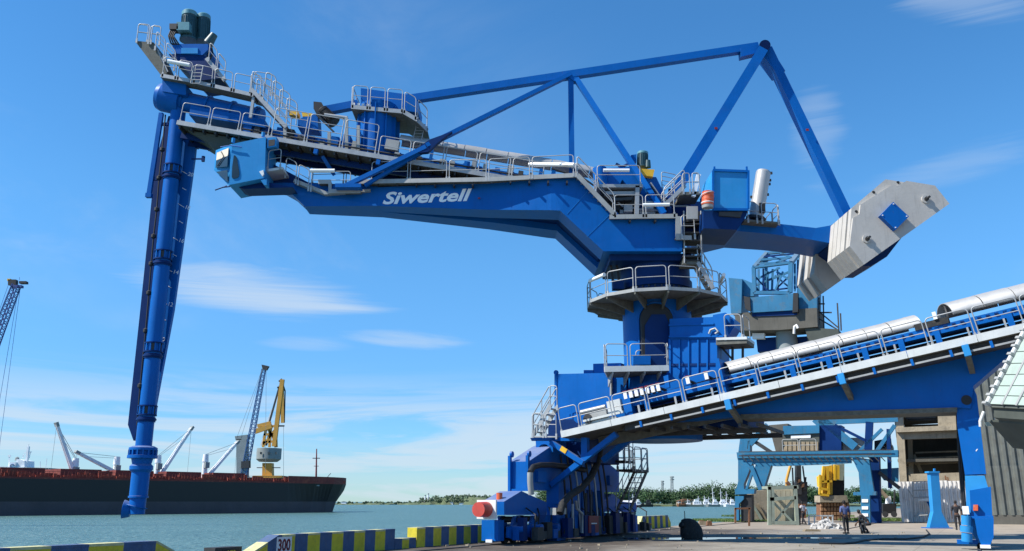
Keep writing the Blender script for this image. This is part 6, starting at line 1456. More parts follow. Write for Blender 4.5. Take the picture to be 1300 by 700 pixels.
# canopy
cano = thing('sheeted_canopy', W(1290, 560, 30) - ZD * 4.0, 'pale sheeted canopy with a pipe along its sloping edge, overlapping the conveyor at right', 'canopy')
cA = W(1257.5, 515, 31); cB = W(1300, 517, 29.2); cC = W(1300, 432, 30.6)
ex = (cB - cA); ey = (cC - cA)
cB2 = cA + ex * 2.2
top1 = cA + ey * 1.8
def cpt(a, b): return cA + ex * a + ey * b * 1.0       # sheet coordinates
nrm = ex.cross(ey).normalized(); nrm = -nrm if nrm.dot(E0 - cA) < 0 else nrm
rows = [0, .13, .28, .45, .62, .80, 1.0, 1.22, 1.45]
for r_ in range(len(rows) - 1):
    b0_, b1_ = rows[r_] + .012, rows[r_ + 1]
    for c in range(6):
        xs0 = max(c * .42 + (r_ % 2) * .0, 0); 
        # left edge follows the pipe: sheet columns start on it
        a0, a1 = xs0 + .01, xs0 + .41
        pts = [cpt(a0, b0_), cpt(a1, b0_), cpt(a1, b1_), cpt(a0, b1_)]
        mb = MB(); mb.prism([p + nrm * (.03 + .02 * (c % 2)) for p in pts], nrm * .04); mb.build('roof_sheet', 'roof_pale', cano)
    mb = MB(); mb.fix = False; mb.beam(cpt(0, rows[r_]) - nrm * .05, cpt(2.5, rows[r_]) - nrm * .05, .08, .12, nrm); mb.build('purlin', 'fascia', cano)
for c in range(6): mb = MB(); mb.fix = False; mb.beam(cpt(c * .42 + .005, 0) + nrm * .09, cpt(c * .42 + .005, 1.5) + nrm * .09, .05, .1, nrm); mb.build('cover_strip', 'kerb_grey', cano)
mb = MB(); mb.fix = False; mb.tube([cpt(-.03, -.02) + nrm * .12, cpt(-.02, 1.5) + nrm * .12], .085, 8); pe = mb.build('edge_pipe', 'kerb_white', cano)
for i in range(12): p = cpt(-.025, i * .125) + nrm * .12; mb = MB(); mb.fix = False; mb.box(p, .24, .24, .09, ex.normalized(), nrm, ey.normalized()); mb.build('pipe_clamp', 'kerb_grey', pe)
mb = MB(); mb.prism([cpt(0, -.01) - nrm * .1, cpt(2.5, -.01) - nrm * .1, cpt(2.5, -.01) - nrm * .1 - ZD * .35, cpt(0, -.01) - nrm * .1 - ZD * .35], -nrm * .2); mb.build('eaves_beam', 'fascia', cano)
mb = MB(); p0_ = cpt(-.25, -.01) - ZD * .35 - nrm * .3; p1_ = cpt(2.6, -.01) - ZD * .35 - nrm * .3
mb.prism([p0_, p1_, p1_ - ZD * .5 - nrm * .9, p0_ - ZD * .5 - nrm * .9], (0, .15, -.05)); mb.build('soffit', 'fascia', cano)
pc = W(1249, 530, 31.4); 
for i in range(3):
    mb = MB(); p = W(1250 + i * 12, 536 - i * .3, 31.5); mb.prism([p, p + V((.16, 0, 0)), p + V((.24, 0, -.14)), p + V((.07, 0, -.14))], (0, .04, 0)); mb.build('skylight_pane', 'roof_pale', cano)
mb = MB(); mb.fix = False; mb.tube([W(1249, 523, 31.4), W(1244.5, 535, 31.4), W(1245, 542, 31.4)], .06, 6); mb.build('bracket_pipe', 'kerb_white', cano)
for nn_ in (2.4, 7.0): 
    mb = MB(); bp = NQ(0, 0, 0); p = cpt(1.3 + (nn_ - 2.4) * .35, 0) - ZD * .4; mb.beam(p, V((p.x, p.y, 0)), .35, .35); mb.build('canopy_post', 'fascia', cano)

# ================================================================== CLUTTER ON THE QUAY BEHIND
def ysq(pts, y, d, name, matn, par): mb = MB(); mb.prism([W(u, v, y) for u, v in pts], (0, d, 0)); return mb.build(name, matn, par)
def ybm(a, b, y, w, name, matn, par, y1=None, d=None): mb = MB(); mb.fix = False; mb.beam(W(*a, y), W(*b, y1 or y), d or w, w, YD); return mb.build(name, matn, par)
c = G(994, 667); Yf = c.y
fx_ = thing('steel_frame_crate', c, 'grey green steel frame crate with crossed braces and boarded front', 'crate')
ysq([(979, 622), (1008, 621), (1010, 663), (978, 664)], Yf + .6, .1, 'board_panel', 'cream_board', fx_)
for i in range(5): ysq([(979.5 + i * 6, 622.5), (985 + i * 6, 622.5), (985.3 + i * 6, 663.5), (979.5 + i * 6, 663.5)], Yf + .55, .04, 'board', 'cream_board', fx_)
for a, b in (((976.5, 618), (977, 667)), ((1009, 617), (1012, 667)), ((980, 622), (981, 666)), ((974, 620), (1013, 618.5)), ((977, 634), (1010, 632)), ((978, 664), (1012, 664))): ybm(a, b, Yf, .26, 'frame_bar', 'greygreen', fx_)
for a, b in (((979, 635), (1005, 662)), ((1007, 634), (983, 664))): ybm(a, b, Yf + .1, .16, 'cross_brace', 'greygreen', fx_)
for a in ((977, 619), (1010, 618)): mb = MB(); mb.fix = False; mb.beam(W(*a, Yf), W(a[0], a[1], Yf) + YD * 1.8, .2, .2, XD); mb.build('top_bar', 'greygreen', fx_)
ybm((1014, 645), (1013, 667), Yf + .3, .3, 'side_plate', 'black', fx_)
cbk = thing('concrete_block', G(965, 662), 'stained concrete block between the teal crane leg and the steel frame crate', 'block')
yb = G(965, 662).y; ysq([(954, 624), (974, 622), (974, 662), (955, 662)], yb, 2.0, 'block_body', 'concrete_old', cbk)
ybm((955, 640), (967, 660), yb - .2, .2, 'leaning_plank', 'greygreen', cbk); ybm((962, 640), (973, 661), yb - .15, .14, 'leaning_plank', 'wood', cbk)
brl = thing('pipe_rail', G(943, 668), 'rusty pipe rail in front of the teal crane leg', 'railing')
yb = G(943, 668).y
for a, b in (((933.5, 645), (933.5, 664)), ((951, 645), (951, 668)), ((933, 646), (953, 645.5))): ybm(a, b, yb, .13, 'rail_pipe', 'rust', brl)
rg = thing('pile_rig', G(1018, 664), 'dark rusty mast with cables and a curved orange arm behind the frame crate', 'rig')
yb = G(1018, 658).y
ysq([(1011, 590), (1017, 590), (1018, 628), (1011, 628)], yb, .6, 'mast', 'steel_dark', rg); ysq([(1012, 612), (1025, 612), (1025, 642), (1013, 642)], yb + .2, 1.2, 'machine_body', 'steel_dark', rg); ysq([(1014, 640), (1023, 640), (1024, 663), (1014, 663)], yb, .8, 'base', 'rust', rg)
for a, b in (((1019, 592), (1022, 615)), ((1006, 594), (1007, 618)), ((1023, 606), (1020, 640)), ((1009, 640), (1025, 625)), ((1025, 617), (1027, 619))): ybm(a, b, yb + .3, .14, 'stay', 'black', rg)
for i in range(5): ysq([(1011 + i * 2.4, 606 + i * 3), (1014 + i * 2.4, 605 + i * 3), (1014 + i * 2.4, 609 + i * 3), (1011 + i * 2.4, 610 + i * 3)], yb - .2, .3, 'machine_part', 'rust' if i % 2 else 'black', rg)
mb = MB(); mb.fix = False; mb.tube([W(u, v, yb + .5) for u, v in ((1003.5, 591), (1001, 600), (998.5, 610), (999, 618), (1000, 622))], .16, 6); mb.build('curved_arm', 'yellow_far', rg); ybm((999, 612), (1003, 620), yb + .4, .4, 'arm_head', 'rust', rg)
ym = thing('yellow_machine', G(1058, 660), 'yellow machine with dark opening standing on a rusty crate stack', 'machine'); yb = G(1058, 661).y
ysq([(1047, 592), (1057, 591), (1057, 628), (1044, 628)], yb + .2, .8, 'frame', 'yellow', ym); ysq([(1040, 605), (1047, 603), (1048, 618), (1041, 618)], yb, .8, 'bracket', 'yellow', ym); ysq([(1056, 590), (1072, 589), (1072, 610), (1056, 610)], yb + .4, .8, 'hood', 'greygreen', ym)
ysq([(1052, 610), (1072, 610), (1072, 630), (1052, 630)], yb + .8, .8, 'opening', 'black', ym)
for a, b in (((1041, 603), (1041, 628)), ((1046, 592), (1044, 612)), ((1060, 590), (1060, 610)), ((1040, 620), (1052, 622)), ((1050, 594), (1052, 628)), ((1043, 612), (1056, 611)), ((1041, 628), (1052, 629)), ((1064, 591), (1064, 609))): ybm(a, b, yb, .22, 'tube', 'yellow', ym)
cst = thing('crate_stack', G(1060, 661), 'stack of rusty slatted crates under a concrete slab, below the yellow machine', 'crate stack')
ysq([(1041, 629.5), (1075, 629), (1077, 638), (1041, 638)], yb, 1.6, 'slab', 'concrete_old', cst); ysq([(1042, 638), (1078, 638), (1080, 661), (1042, 661)], yb + .4, 1.3, 'core', 'rust', cst)
for i in range(9):
    for j in range(4): ysq([(1042.3 + i * 4.1, 639 + j * 5.6), (1045.2 + i * 4.1, 639 + j * 5.6), (1045.4 + i * 4.1, 643 + j * 5.6), (1042.5 + i * 4.1, 643 + j * 5.6)], yb + .2, .25, 'crate_slat', 'rust_brick', cst)
rp = thing('rubble_heap', G(1049, 671), 'small heap of pale broken rubble on the quay', 'rubble'); c = G(1049, 671.5)
rr = random.Random(3); rk = None
for i in range(70):
    a = rr.uniform(0, 6.28); d = rr.random() ** .6; h = (1 - d) * .62; p = c + V((math.cos(a) * d * 1.05, math.sin(a) * d * .8, h * rr.uniform(.5, 1)))
    if rk is None:
        mb = MB(); mb.add([V((x, y, z)) * .13 for x, y, z in ((-1, -.8, -.6), (1, -.9, -.5), (.8, 1, -.6), (-.9, .8, -.7), (-.6, -.7, .6), (.7, -.5, .8), (.5, .7, .5), (-.7, .6, .7))], [(3, 2, 1, 0), (4, 5, 6, 7), (0, 1, 5, 4), (1, 2, 6, 5), (2, 3, 7, 6), (3, 0, 4, 7)]); o = mb.build('rock', 'rubble', rp); rk = o
    else: o = rk.copy(); COL.objects.link(o)
    o.location = p; o.rotation_euler = (rr.uniform(0, 3), rr.uniform(0, 3), rr.uniform(0, 3)); k = rr.uniform(.6, 1.7); o.scale = (k, k, k)
mb = MB(); mb.loft([[c + V((math.cos(t) * r_, math.sin(t) * r_ * .75, z)) for t in [2 * math.pi * i / 14 for i in range(14)]] for z, r_ in ((0, 1.1), (.22, .75), (.42, .35), (.5, .05))], True); mb.build('heap_core', 'rubble', rp)
bar = thing('crowd_barrier', G(1042, 666), 'low pale tubular barrier left of the crate stack', 'barrier'); yb = G(1042, 666.5).y
for a, b in (((1027, 655), (1057, 655)), ((1027, 665), (1057, 665.5)), ((1027, 655), (1027, 668)), ((1034, 655), (1034, 666)), ((1044, 655), (1044, 667)), ((1051, 655), (1051, 666)), ((1057, 654), (1057, 668))): ybm(a, b, yb, .09, 'barrier_tube', 'kerb_white', bar)
for i, (u, v, w_, h_, mt_, lb) in enumerate(((892, 667, 8, 5, 'wood', 'short timber baulk lying on the quay edge behind the rubber fender'), (901, 668, 6, 6, 'rust', 'small rusty box beside the timber baulk behind the rubber fender'), (1032, 675, 20, 1.6, 'wood', 'long dark timber lying flat on the ground before the rubble heap'))):
    t = thing('timber' if i != 1 else 'rusty_box', G(u, v), lb, 'timber' if i != 1 else 'box'); yb = G(u, v).y
    ysq([(u - w_ / 2, v - h_), (u + w_ / 2, v - h_), (u + w_ / 2, v), (u - w_ / 2, v)], yb, .5, 'body', mt_, t)
    ysq([(u - w_ / 2 + 1, v - h_ - 1.2), (u + w_ / 2 - 2, v - h_ - 1), (u + w_ / 2 - 2, v - h_ + .02), (u - w_ / 2 + 1, v - h_ + .02)], yb + .05, .35, 'top_piece', 'rust' if i == 0 else 'wood', t)
cart = thing('compressor_cart', G(1128, 656), 'dark wheeled cart loaded with machine parts between the teal crane and the concrete building', 'cart'); yb = G(1128, 657).y
ysq([(1121, 640), (1138, 639), (1138, 652), (1121, 652)], yb, 1.4, 'body', 'black', cart); ysq([(1127, 630), (1131, 630), (1132, 640), (1126, 640)], yb + .3, .5, 'tank', 'white', cart); ybm((1136, 622), (1135, 640), yb, .14, 'mast', 'steel_dark', cart); ybm((1111, 615), (1126, 632), yb, .35, 'boom', 'wood', cart)
for u in (1124, 1135): mb = MB(); mb.cyl(W(u, 653, yb - .1), W(u, 653, yb + .15), .34, None, 16); mb.build('wheel', 'black', cart)
# weeds along the far edge: many small blades
def weeds(c, a, b_, n, seed, h=.22, name='weed_patch'):
    rr = random.Random(seed); mb = MB(); mb.fix = False
    for i in range(n):
        t = rr.uniform(0, 6.28); d = math.sqrt(rr.random()); p = c + V((math.cos(t) * a * d, math.sin(t) * b_ * d, 0)); y = rr.uniform(0, 3.14); w = rr.uniform(.03, .07); hh = rr.uniform(.4, 1) * h
        q_ = V((math.cos(y) * w, math.sin(y) * w, 0)); l = V((rr.uniform(-.1, .1), rr.uniform(-.1, .1), hh)); mb.add([p - q_, p + q_, p + l], [(0, 1, 2)])
    return mb.build(name, 'weeds', kind='stuff')
weeds(G(925, 661.5), 3.4, 5, 5000, 1); weeds(G(1120, 661), 4.2, 4, 5000, 2, .3); weeds(G(1000, 656), 8, 4, 3000, 4, .3)

# ================================================================== BULK CARRIER ACROSS THE BASIN
WZ = -2.2
stem = G(418, 650, WZ); sd = V((.677, .736, 0)).normalized(); sn = V((sd.y, -sd.x, 0))      # sn points to the camera side
S0 = stem
ship = thing('bulk_carrier', stem - sd * 60 + ZD * 0, 'long dark hulled bulk carrier with red deck and four white deck cranes', 'ship')
def SP(s, b, z): return stem + sd * s + sn * b + ZD * (z - WZ)
dkz = WP(430, 612, stem, sn).z - 1.2
def dz_(s): return dkz
prof_s = [(-185, 11, 9), (-170, 15, 13), (-150, 15.5, 15.5), (-30, 15.5, 15.5), (-18, 15.2, 13), (-8, 13, 8), (-1, 9.5, 3), (2.5, 6.5, .6), (4.6, 4.0, .25), (6.3, .5, .1)]
ps_ = []
for (a, b) in zip(prof_s[:-1], prof_s[1:]):
    n_ = 5 if a[0] >= -30 else 1
    for i in range(n_): ps_.append(tuple(a[k] + (b[k] - a[k]) * i / n_ for k in range(3)))
prof_s = ps_ + [prof_s[-1]]
tip = WP(433, 610, stem, sn)
stip = (tip - stem).dot(sd)
secs_u, secs_l = [], []
zm = WP(400, 637, stem + sn * 8, sn).z
for s, bd, bw in prof_s:
    f = max(0, (s + 1)) / 7.3; zb_ = WZ - 2 if s <= -1 else WZ + (dkz - WZ) * (f ** .8) * .98
    zmm = max(zm, zb_ + .1); k = (zmm - WZ) / (dkz - WZ); bm = bw + (bd - bw) * max(k, 0) ** 1.6
    secs_u.append([SP(s, bd, dkz), SP(s, bm, zmm), SP(s, -bm, zmm), SP(s, -bd, dkz)])
    if s <= -1: secs_l.append([SP(s, bm, zmm), SP(s, bw, WZ - 2), SP(s, -bw, WZ - 2), SP(s, -bm, zmm)])
secs_l.append([SP(1.2, 2.5, zm), SP(.4, .6, WZ - 2), SP(.4, -.6, WZ - 2), SP(1.2, -2.5, zm)])
MB().loft(secs_u, False).build('hull', 'hull', ship); MB().loft(secs_l, False).build('lower_hull', 'hull_low', ship)
# bulwark, rail and hatch covers
mb = MB(); mb.fix = True
for (s, bd, bw), (s2, bd2, bw2) in zip(prof_s[:-1], prof_s[1:]):
    h = .5 if s < -32 else 2.6
    for sg_ in (1, -1): mb.prism([SP(s, bd * sg_, dkz), SP(s2, bd2 * sg_, dkz), SP(s2, bd2 * sg_, dkz + h), SP(s, bd * sg_, dkz + h)], sn * -.3 * sg_)
mb.build('bulwark', 'ship_red', ship)
for i in range(8):
    s = -44 - i * 17; mb = MB(); mb.loft([[SP(s, 9, dkz), SP(s, -9, dkz), SP(s - 12.5, -9, dkz), SP(s - 12.5, 9, dkz)], [SP(s, 9, dkz + 3.3), SP(s, -9, dkz + 3.3), SP(s - 12.5, -9, dkz + 3.3), SP(s - 12.5, 9, dkz + 3.3)]]); h_ = mb.build('hatch_cover', 'ship_red', ship)
rr = random.Random(12); mb = MB(); mb.fix = False
for i in range(340):
    s = rr.uniform(-160, 0); b = 14.6 if s < -20 else 9; w = rr.uniform(.4, 4.5); h = rr.uniform(.3, 1.4) if rr.random() < .9 else rr.uniform(1.5, 2.4); mb.box(SP(s, b + rr.uniform(-3, .2), dkz + h / 2 + .3), w, .3, h, sd, sn)
o = mb.build('deck_fittings', 'ship_orange', ship, kind='stuff')
mb = MB(); mb.fix = False
for i in range(150): s = -3 - i * 1.1; mb.box(SP(s, 15.2 if s < -20 else 10 + (-3 - s) * .28, dkz + 1.6), .08, .08, 1.4, sd, sn)
mb.beam(SP(-165, 15.2, dkz + 2.2), SP(-20, 15.2, dkz + 2.2), .1, .1); mb.build('rail', 'ship_red', ship, kind='stuff')
def SW(u, v, b=2): return WP(u, v, stem + sn * b, sn)
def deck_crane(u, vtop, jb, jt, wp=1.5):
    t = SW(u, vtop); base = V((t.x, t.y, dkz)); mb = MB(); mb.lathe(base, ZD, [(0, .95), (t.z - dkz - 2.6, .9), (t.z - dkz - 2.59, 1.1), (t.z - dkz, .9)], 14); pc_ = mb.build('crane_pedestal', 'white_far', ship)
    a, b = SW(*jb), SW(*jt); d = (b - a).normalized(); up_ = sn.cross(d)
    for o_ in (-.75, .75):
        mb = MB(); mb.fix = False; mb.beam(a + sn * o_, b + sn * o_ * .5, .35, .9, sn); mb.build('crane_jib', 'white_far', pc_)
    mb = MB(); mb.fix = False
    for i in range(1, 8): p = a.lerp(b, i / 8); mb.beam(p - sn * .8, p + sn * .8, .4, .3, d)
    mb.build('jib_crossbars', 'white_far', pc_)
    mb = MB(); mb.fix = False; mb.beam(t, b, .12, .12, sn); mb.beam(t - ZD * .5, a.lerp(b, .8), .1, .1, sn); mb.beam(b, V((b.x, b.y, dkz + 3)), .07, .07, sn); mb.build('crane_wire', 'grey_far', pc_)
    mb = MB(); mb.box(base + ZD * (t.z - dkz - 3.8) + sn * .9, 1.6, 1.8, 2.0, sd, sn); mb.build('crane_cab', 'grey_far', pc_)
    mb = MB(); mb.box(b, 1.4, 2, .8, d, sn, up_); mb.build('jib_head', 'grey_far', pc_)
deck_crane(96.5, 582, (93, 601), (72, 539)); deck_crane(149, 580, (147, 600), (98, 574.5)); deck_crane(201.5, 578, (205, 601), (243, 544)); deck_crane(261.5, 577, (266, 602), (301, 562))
p = SW(401.5, 610, 0); mb = MB(); mb.fix = False; mb.cyl(V((p.x, p.y, dkz)), SW(402, 570, 0), .42, .2, 8); mb.beam(SW(397, 582, 0), SW(406, 582, 0), .3, .3); mb.beam(SW(398.5, 592, 0), SW(404.5, 592, 0), .2, .2); mb.build('foremast', 'dark_red', ship)
mb = MB(); mb.fix = False; mb.beam(SW(413, 609, 0), SW(420, 601, 0), .18, .18, sn); mb.build('jackstaff', 'steel_dark', ship)
mb = MB(); p = SW(426.5, 624, 1.5); mb.box(p, 1.2, 1.0, 2.4, sd, sn); mb.beam(p + ZD * .9 - sd * 1.4, p + ZD * .9 + sd * 1.2, .6, .6); mb.box(p - ZD * 1.3, 2.2, .8, .8, sd, sn); mb.build('anchor', 'black', ship)
mb = MB(); mb.fix = False; mb.box(SP(-84, 15.56, 1.2), 0.5, .06, 3.4, sd, sn); mb.build('draught_mark', 'greygreen', ship)
mb = MB(); mb.fix = False; mb.box(SP(-135, 15.57, 7.4), 4, .06, .5, sd, sn); mb.box(SP(-135, 15.57, 6.9), 1.4, .06, .5, sd, sn); mb.box(SP(-17, 14.6, 7.6), 2.4, .3, .4, sd, sn); mb.build('hull_mark', 'grey_far', ship)
# white ship behind, only its upper works show
wq_ = W(35, 597, 470); ws = thing('white_vessel', V((wq_.x, 470, WZ)), 'white superstructure with funnel and mast showing above the bulk carrier at far left', 'ship')
def wv(pts, y, d, name, m_='white_far', par=None): mb = MB(); mb.prism([W(u, v, y) for u, v in pts], (0, d, 0)); return mb.build(name, m_, par or ws)
wv([(-60, 601), (75, 602), (70, 652), (-55, 652)], 470, 18, 'hull', 'hull'); wv([(-8, 592), (34, 593), (34, 602), (-8, 602)], 471, 14, 'deckhouse'); wv([(21, 583), (31, 585), (31, 593), (20, 593)], 472, 10, 'bridge')
fn = wv([(13, 587), (20, 587), (18, 596), (11, 596)], 470.5, 6, 'funnel'); mb = MB(); c_ = W(15.4, 591.5, 470.2); mb.fix = False; mb.tube([c_ + V((math.cos(t) * .9, 0, math.sin(t) * .9)) for t in [i * .5 for i in range(11)]], .25, 5); mb.build('funnel_emblem', 'blue_far', fn)
wv([(30, 593.3), (62, 594.3), (62, 597.5), (30, 598)], 470, 14, 'bridge_wing', 'grey_far')
for i in range(9): wv([(32 + i * 3.3, 594.6), (34 + i * 3.3, 594.7), (34 + i * 3.3, 596.3), (32 + i * 3.3, 596.2)], 469.8, .2, 'window', 'glass_dark')
mb = MB(); mb.fix = False
for a, b, w_ in (((33, 594), (36, 567), 1.2), ((31, 575), (40, 574), .5), ((36, 582), (37.5, 574), .9), ((12, 580), (11, 597), .5), ((10.5, 579), (13.5, 579), .9), ((51, 594), (51, 586), .3), ((58, 594), (59.5, 582), .25), ((29, 582), (30, 577), .4), ((33, 570), (37, 564), .3)): mb = MB(); mb.fix = False; mb.beam(W(*a, 474), W(*b, 474), w_, w_, YD); mb.build('mast', 'white_far', ws)
mb = MB(); mb.fix = False; mb.lathe(W(21.5, 585, 474), ZD, [(0, 1.2), (1.5, 1.0), (2, .2)], 10); mb.build('radome', 'grey_far', ws)

# lattice helper: four chords and zigzag bracing
def lattice(par, p0, p1, w0, w1, n, r, matn, side, wires=True):
    p0, p1 = V(p0), V(p1); d = (p1 - p0).normalized(); a = (side - d * side.dot(d)).normalized(); b = d.cross(a); cs = []
    for i, j in ((-1, -1), (1, -1), (1, 1), (-1, 1)):
        A_, B_ = p0 + (a * i + b * j) * w0, p1 + (a * i + b * j) * w1; mb = MB(); mb.fix = False; mb.beam(A_, B_, r, r); mb.build('jib_chord', matn, par); cs.append((A_, B_))
    mb = MB(); mb.fix = False
    for k in range(4):
        (A0_, A1_), (B0_, B1_) = cs[k], cs[(k + 1) % 4]
        for i in range(n):
            x = A0_.lerp(A1_, i / n); y = B0_.lerp(B1_, (i + .5) / n); z = A0_.lerp(A1_, (i + 1) / n); mb.beam(x, y, r * .6, r * .6); mb.beam(y, z, r * .6, r * .6)
    mb.build('jib_lattice', matn, par, kind='stuff')
# blue lattice crane behind the carrier
Yb = 420; bc = thing('lattice_crane', V((W(308, 600, Yb).x, Yb, 0)), 'grey tower crane with tall pale blue lattice jib rising behind the carrier', 'crane')
def bw(pts, y, d, name, m_, par): mb = MB(); mb.prism([W(u, v, y) for u, v in pts], (0, d, 0)); return mb.build(name, m_, par)
bw([(300, 558), (313, 557), (313, 640), (300, 640)], Yb, 4, 'tower', 'grey_far', bc); bw([(306, 586), (316, 585), (316, 594), (306, 595)], Yb - 1, 3, 'cab', 'steel_dark', bc); bw([(298, 554), (314, 552), (314, 558), (299, 559)], Yb, 4, 'tower_head', 'grey_far', bc)
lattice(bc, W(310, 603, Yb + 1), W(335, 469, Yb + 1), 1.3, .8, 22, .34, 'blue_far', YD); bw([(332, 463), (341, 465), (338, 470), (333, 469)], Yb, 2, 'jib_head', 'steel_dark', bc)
mb = MB(); mb.fix = False
for a, b in (((301, 555), (334, 466)), ((306, 556), (334, 467)), ((338, 468), (337, 600))): mb.beam(W(*a, Yb), W(*b, Yb), .12, .12)
mb.build('wire', 'grey_far', bc); bw([(294, 606), (322, 606), (322, 645), (294, 645)], Yb - 1, 8, 'undercarriage', 'grey_far', bc)
# yellow level luffing crane
Yy = 430; yc = thing('luffing_crane', V((W(339, 600, Yy).x, Yy, 0)), 'yellow level luffing crane on a grey house behind the carrier bow', 'crane')
bw([(333, 588), (345, 588), (346, 640), (332, 640)], Yy + 1, 4, 'column', 'yellow_far', yc)
mb = MB(); hx0, hx1 = W(323, 569, Yy), W(354, 586, Yy); r0 = (hx1.x - hx0.x) / 2; cc_ = V(((hx0.x + hx1.x) / 2, Yy + 4, hx1.z)); mb.lathe(cc_, ZD, [(0, r0 * .75), (1.2, r0), (hx0.z - hx1.z, r0)], 8); hs_ = mb.build('machine_house', 'grey_far', yc)
for u in (330, 340, 349): bw([(u, 574), (u + 2.5, 574), (u + 2.5, 577), (u, 577)], Yy - 2.2, .4, 'window', 'glass_dark', hs_)
for a, b in (((338, 542), (334, 568)), ((344, 542), (342, 568)), ((350, 541), (351, 568)), ((335, 552), (351, 551)), ((334, 562), (352, 560)), ((339, 543), (350, 559)), ((350, 545), (335, 565)), ((338, 542), (351, 541)), ((346, 552), (350, 568))):
    mb = MB(); mb.fix = False; mb.beam(W(*a, Yy + 3), W(*b, Yy + 3), 1.0, 1.1, YD); mb.build('tower_member', 'yellow_far', yc)
for a, b, w_, m_ in (((348, 567), (358.5, 482), 2.0, 'yellow_far'), ((341, 540), (355, 490), .8, 'steel_dark'), ((331, 566), (345, 520), .6, 'white_far'), ((324, 548), (345, 541), 2.2, 'yellow_far'), ((327, 541), (344, 537), 1.6, 'yellow_far'), ((357, 481), (362, 497), .6, 'steel_dark'), ((362, 497), (361, 537), .5, 'steel_dark'), ((358, 483), (359, 537), 1.6, 'yellow_far'), ((352, 492), (360, 494), .8, 'steel_dark'), ((354, 484), (361, 484), .8, 'steel_dark'), ((343, 545), (338, 566), .8, 'steel_dark'), ((336, 541), (350, 560), .5, 'yellow_far'), ((326, 594), (356, 594), .4, 'steel_dark'), ((354, 541), (361, 541), .7, 'steel_dark')):
    mb = MB(); mb.fix = False; mb.beam(W(*a, Yy + 3), W(*b, Yy + 3), w_ * .8, w_, YD); mb.build('jib_member' if w_ > .9 else 'strut', m_, yc)
mb = MB(); mb.fix = False; mb.beam(W(360, 540, Yy + 3), W(360, 605, Yy + 3), .12, .12); mb.build('wire', 'grey_far', yc)
bw([(321, 604), (358, 604), (362, 645), (318, 645)], Yy - 1, 10, 'portal', 'yellow_far', yc)
# blue lattice crane at the left edge, standing on a pontoon out of frame
Yl = 150; lcx = W(-75, 640, Yl); lc = thing('floating_crane', V((lcx.x, Yl, WZ)), 'dark blue lattice crane jib leaning in at the left edge of the sky', 'crane')
pj0, pj1 = W(-70, 600, Yl), W(21, 362, Yl)
lattice(lc, pj0, pj1, .9, .52, 34, .16, 'blue_far_dark', YD)
mb = MB(); mb.prism([V((pj0.x - 34, Yl - 8, WZ - 1)), V((pj0.x - 8, Yl - 8, WZ - 1)), V((pj0.x - 8, Yl + 8, WZ - 1)), V((pj0.x - 34, Yl + 8, WZ - 1))], (0, 0, 2.6)); mb.build('pontoon', 'steel_dark', lc)
mb = MB(); mb.box(V((pj0.x - 16, Yl, 2)), 8, 5, 7); mb.beam(V((pj0.x - 16, Yl, 3)), pj0, 1.2, 1.6); mb.build('machine_house', 'blue_far_dark', lc)
for (u0, v0, u1, v1, m_) in ((10, 355, 20, 362, 'black'), (24, 357, 33, 360, 'black'), (14, 362, 27, 365, 'blue_far_dark'), (9, 354, 13, 357, 'yellow')):
    bw([(u0, v0), (u1, v0), (u1, v1), (u0, v1)], Yl - .3, .8, 'jib_head', m_, lc)
mb = MB(); mb.fix = False
for a, b in (((12, 358), (-60, 560)), ((26, 364), (-5, 600)), ((24, 364), (-16, 600)), ((25, 356), (24.5, 352))): mb.beam(W(*a, Yl), W(*b, Yl), .05, .05)
mb.build('wire', 'blue_far', lc)

# ================================================================== FAR SHORES
def shore(name, u0, u1, v_w, hfun, n, matn, depth=160, seed=1):
    rr = random.Random(seed); rows = []
    for i in range(n + 1):
        u = u0 + (u1 - u0) * i / n; a = G(u, v_w + rr.uniform(-.15, .15), WZ); dirr = V((a.x, a.y, 0)).normalized(); h = hfun(u)
        rows.append([a - dirr * 3 - ZD * 1.5, a + ZD * .6, a + dirr * 25 + ZD * (1 + h * .3), a + dirr * 70 + ZD * (1 + h), a + dirr * depth + ZD * (1 + h * .8), a + dirr * (depth + 50) - ZD * 3])
    mb = MB(); mb.fix = True; m_ = len(rows[0]); vs = [p for r_ in rows for p in r_]
    mb.add(vs, [(i * m_ + k, (i + 1) * m_ + k, (i + 1) * m_ + k + 1, i * m_ + k + 1) for i in range(n) for k in range(m_ - 1)], True); mb.build(name, matn, kind='structure')
def lerpf(tab):
    def f(u):
        for (a, x), (b, y) in zip(tab[:-1], tab[1:]):
            if u <= b: return x + (y - x) * max(0, (u - a)) / (b - a)
        return tab[-1][1]
    return f
hl = lerpf([(400, .5), (500, 1.5), (545, 2.5), (560, 7), (580, 9.5), (620, 8), (650, 7), (740, 4)])
shore('far_shore', 405, 760, 641, hl, 90, 'earth_green', 150, 3)
hr = lerpf([(640, 1), (1400, 1.5)])
shore('tree_shore', 690, 1500, 643.0, hr, 90, 'earth_green', 220, 5)
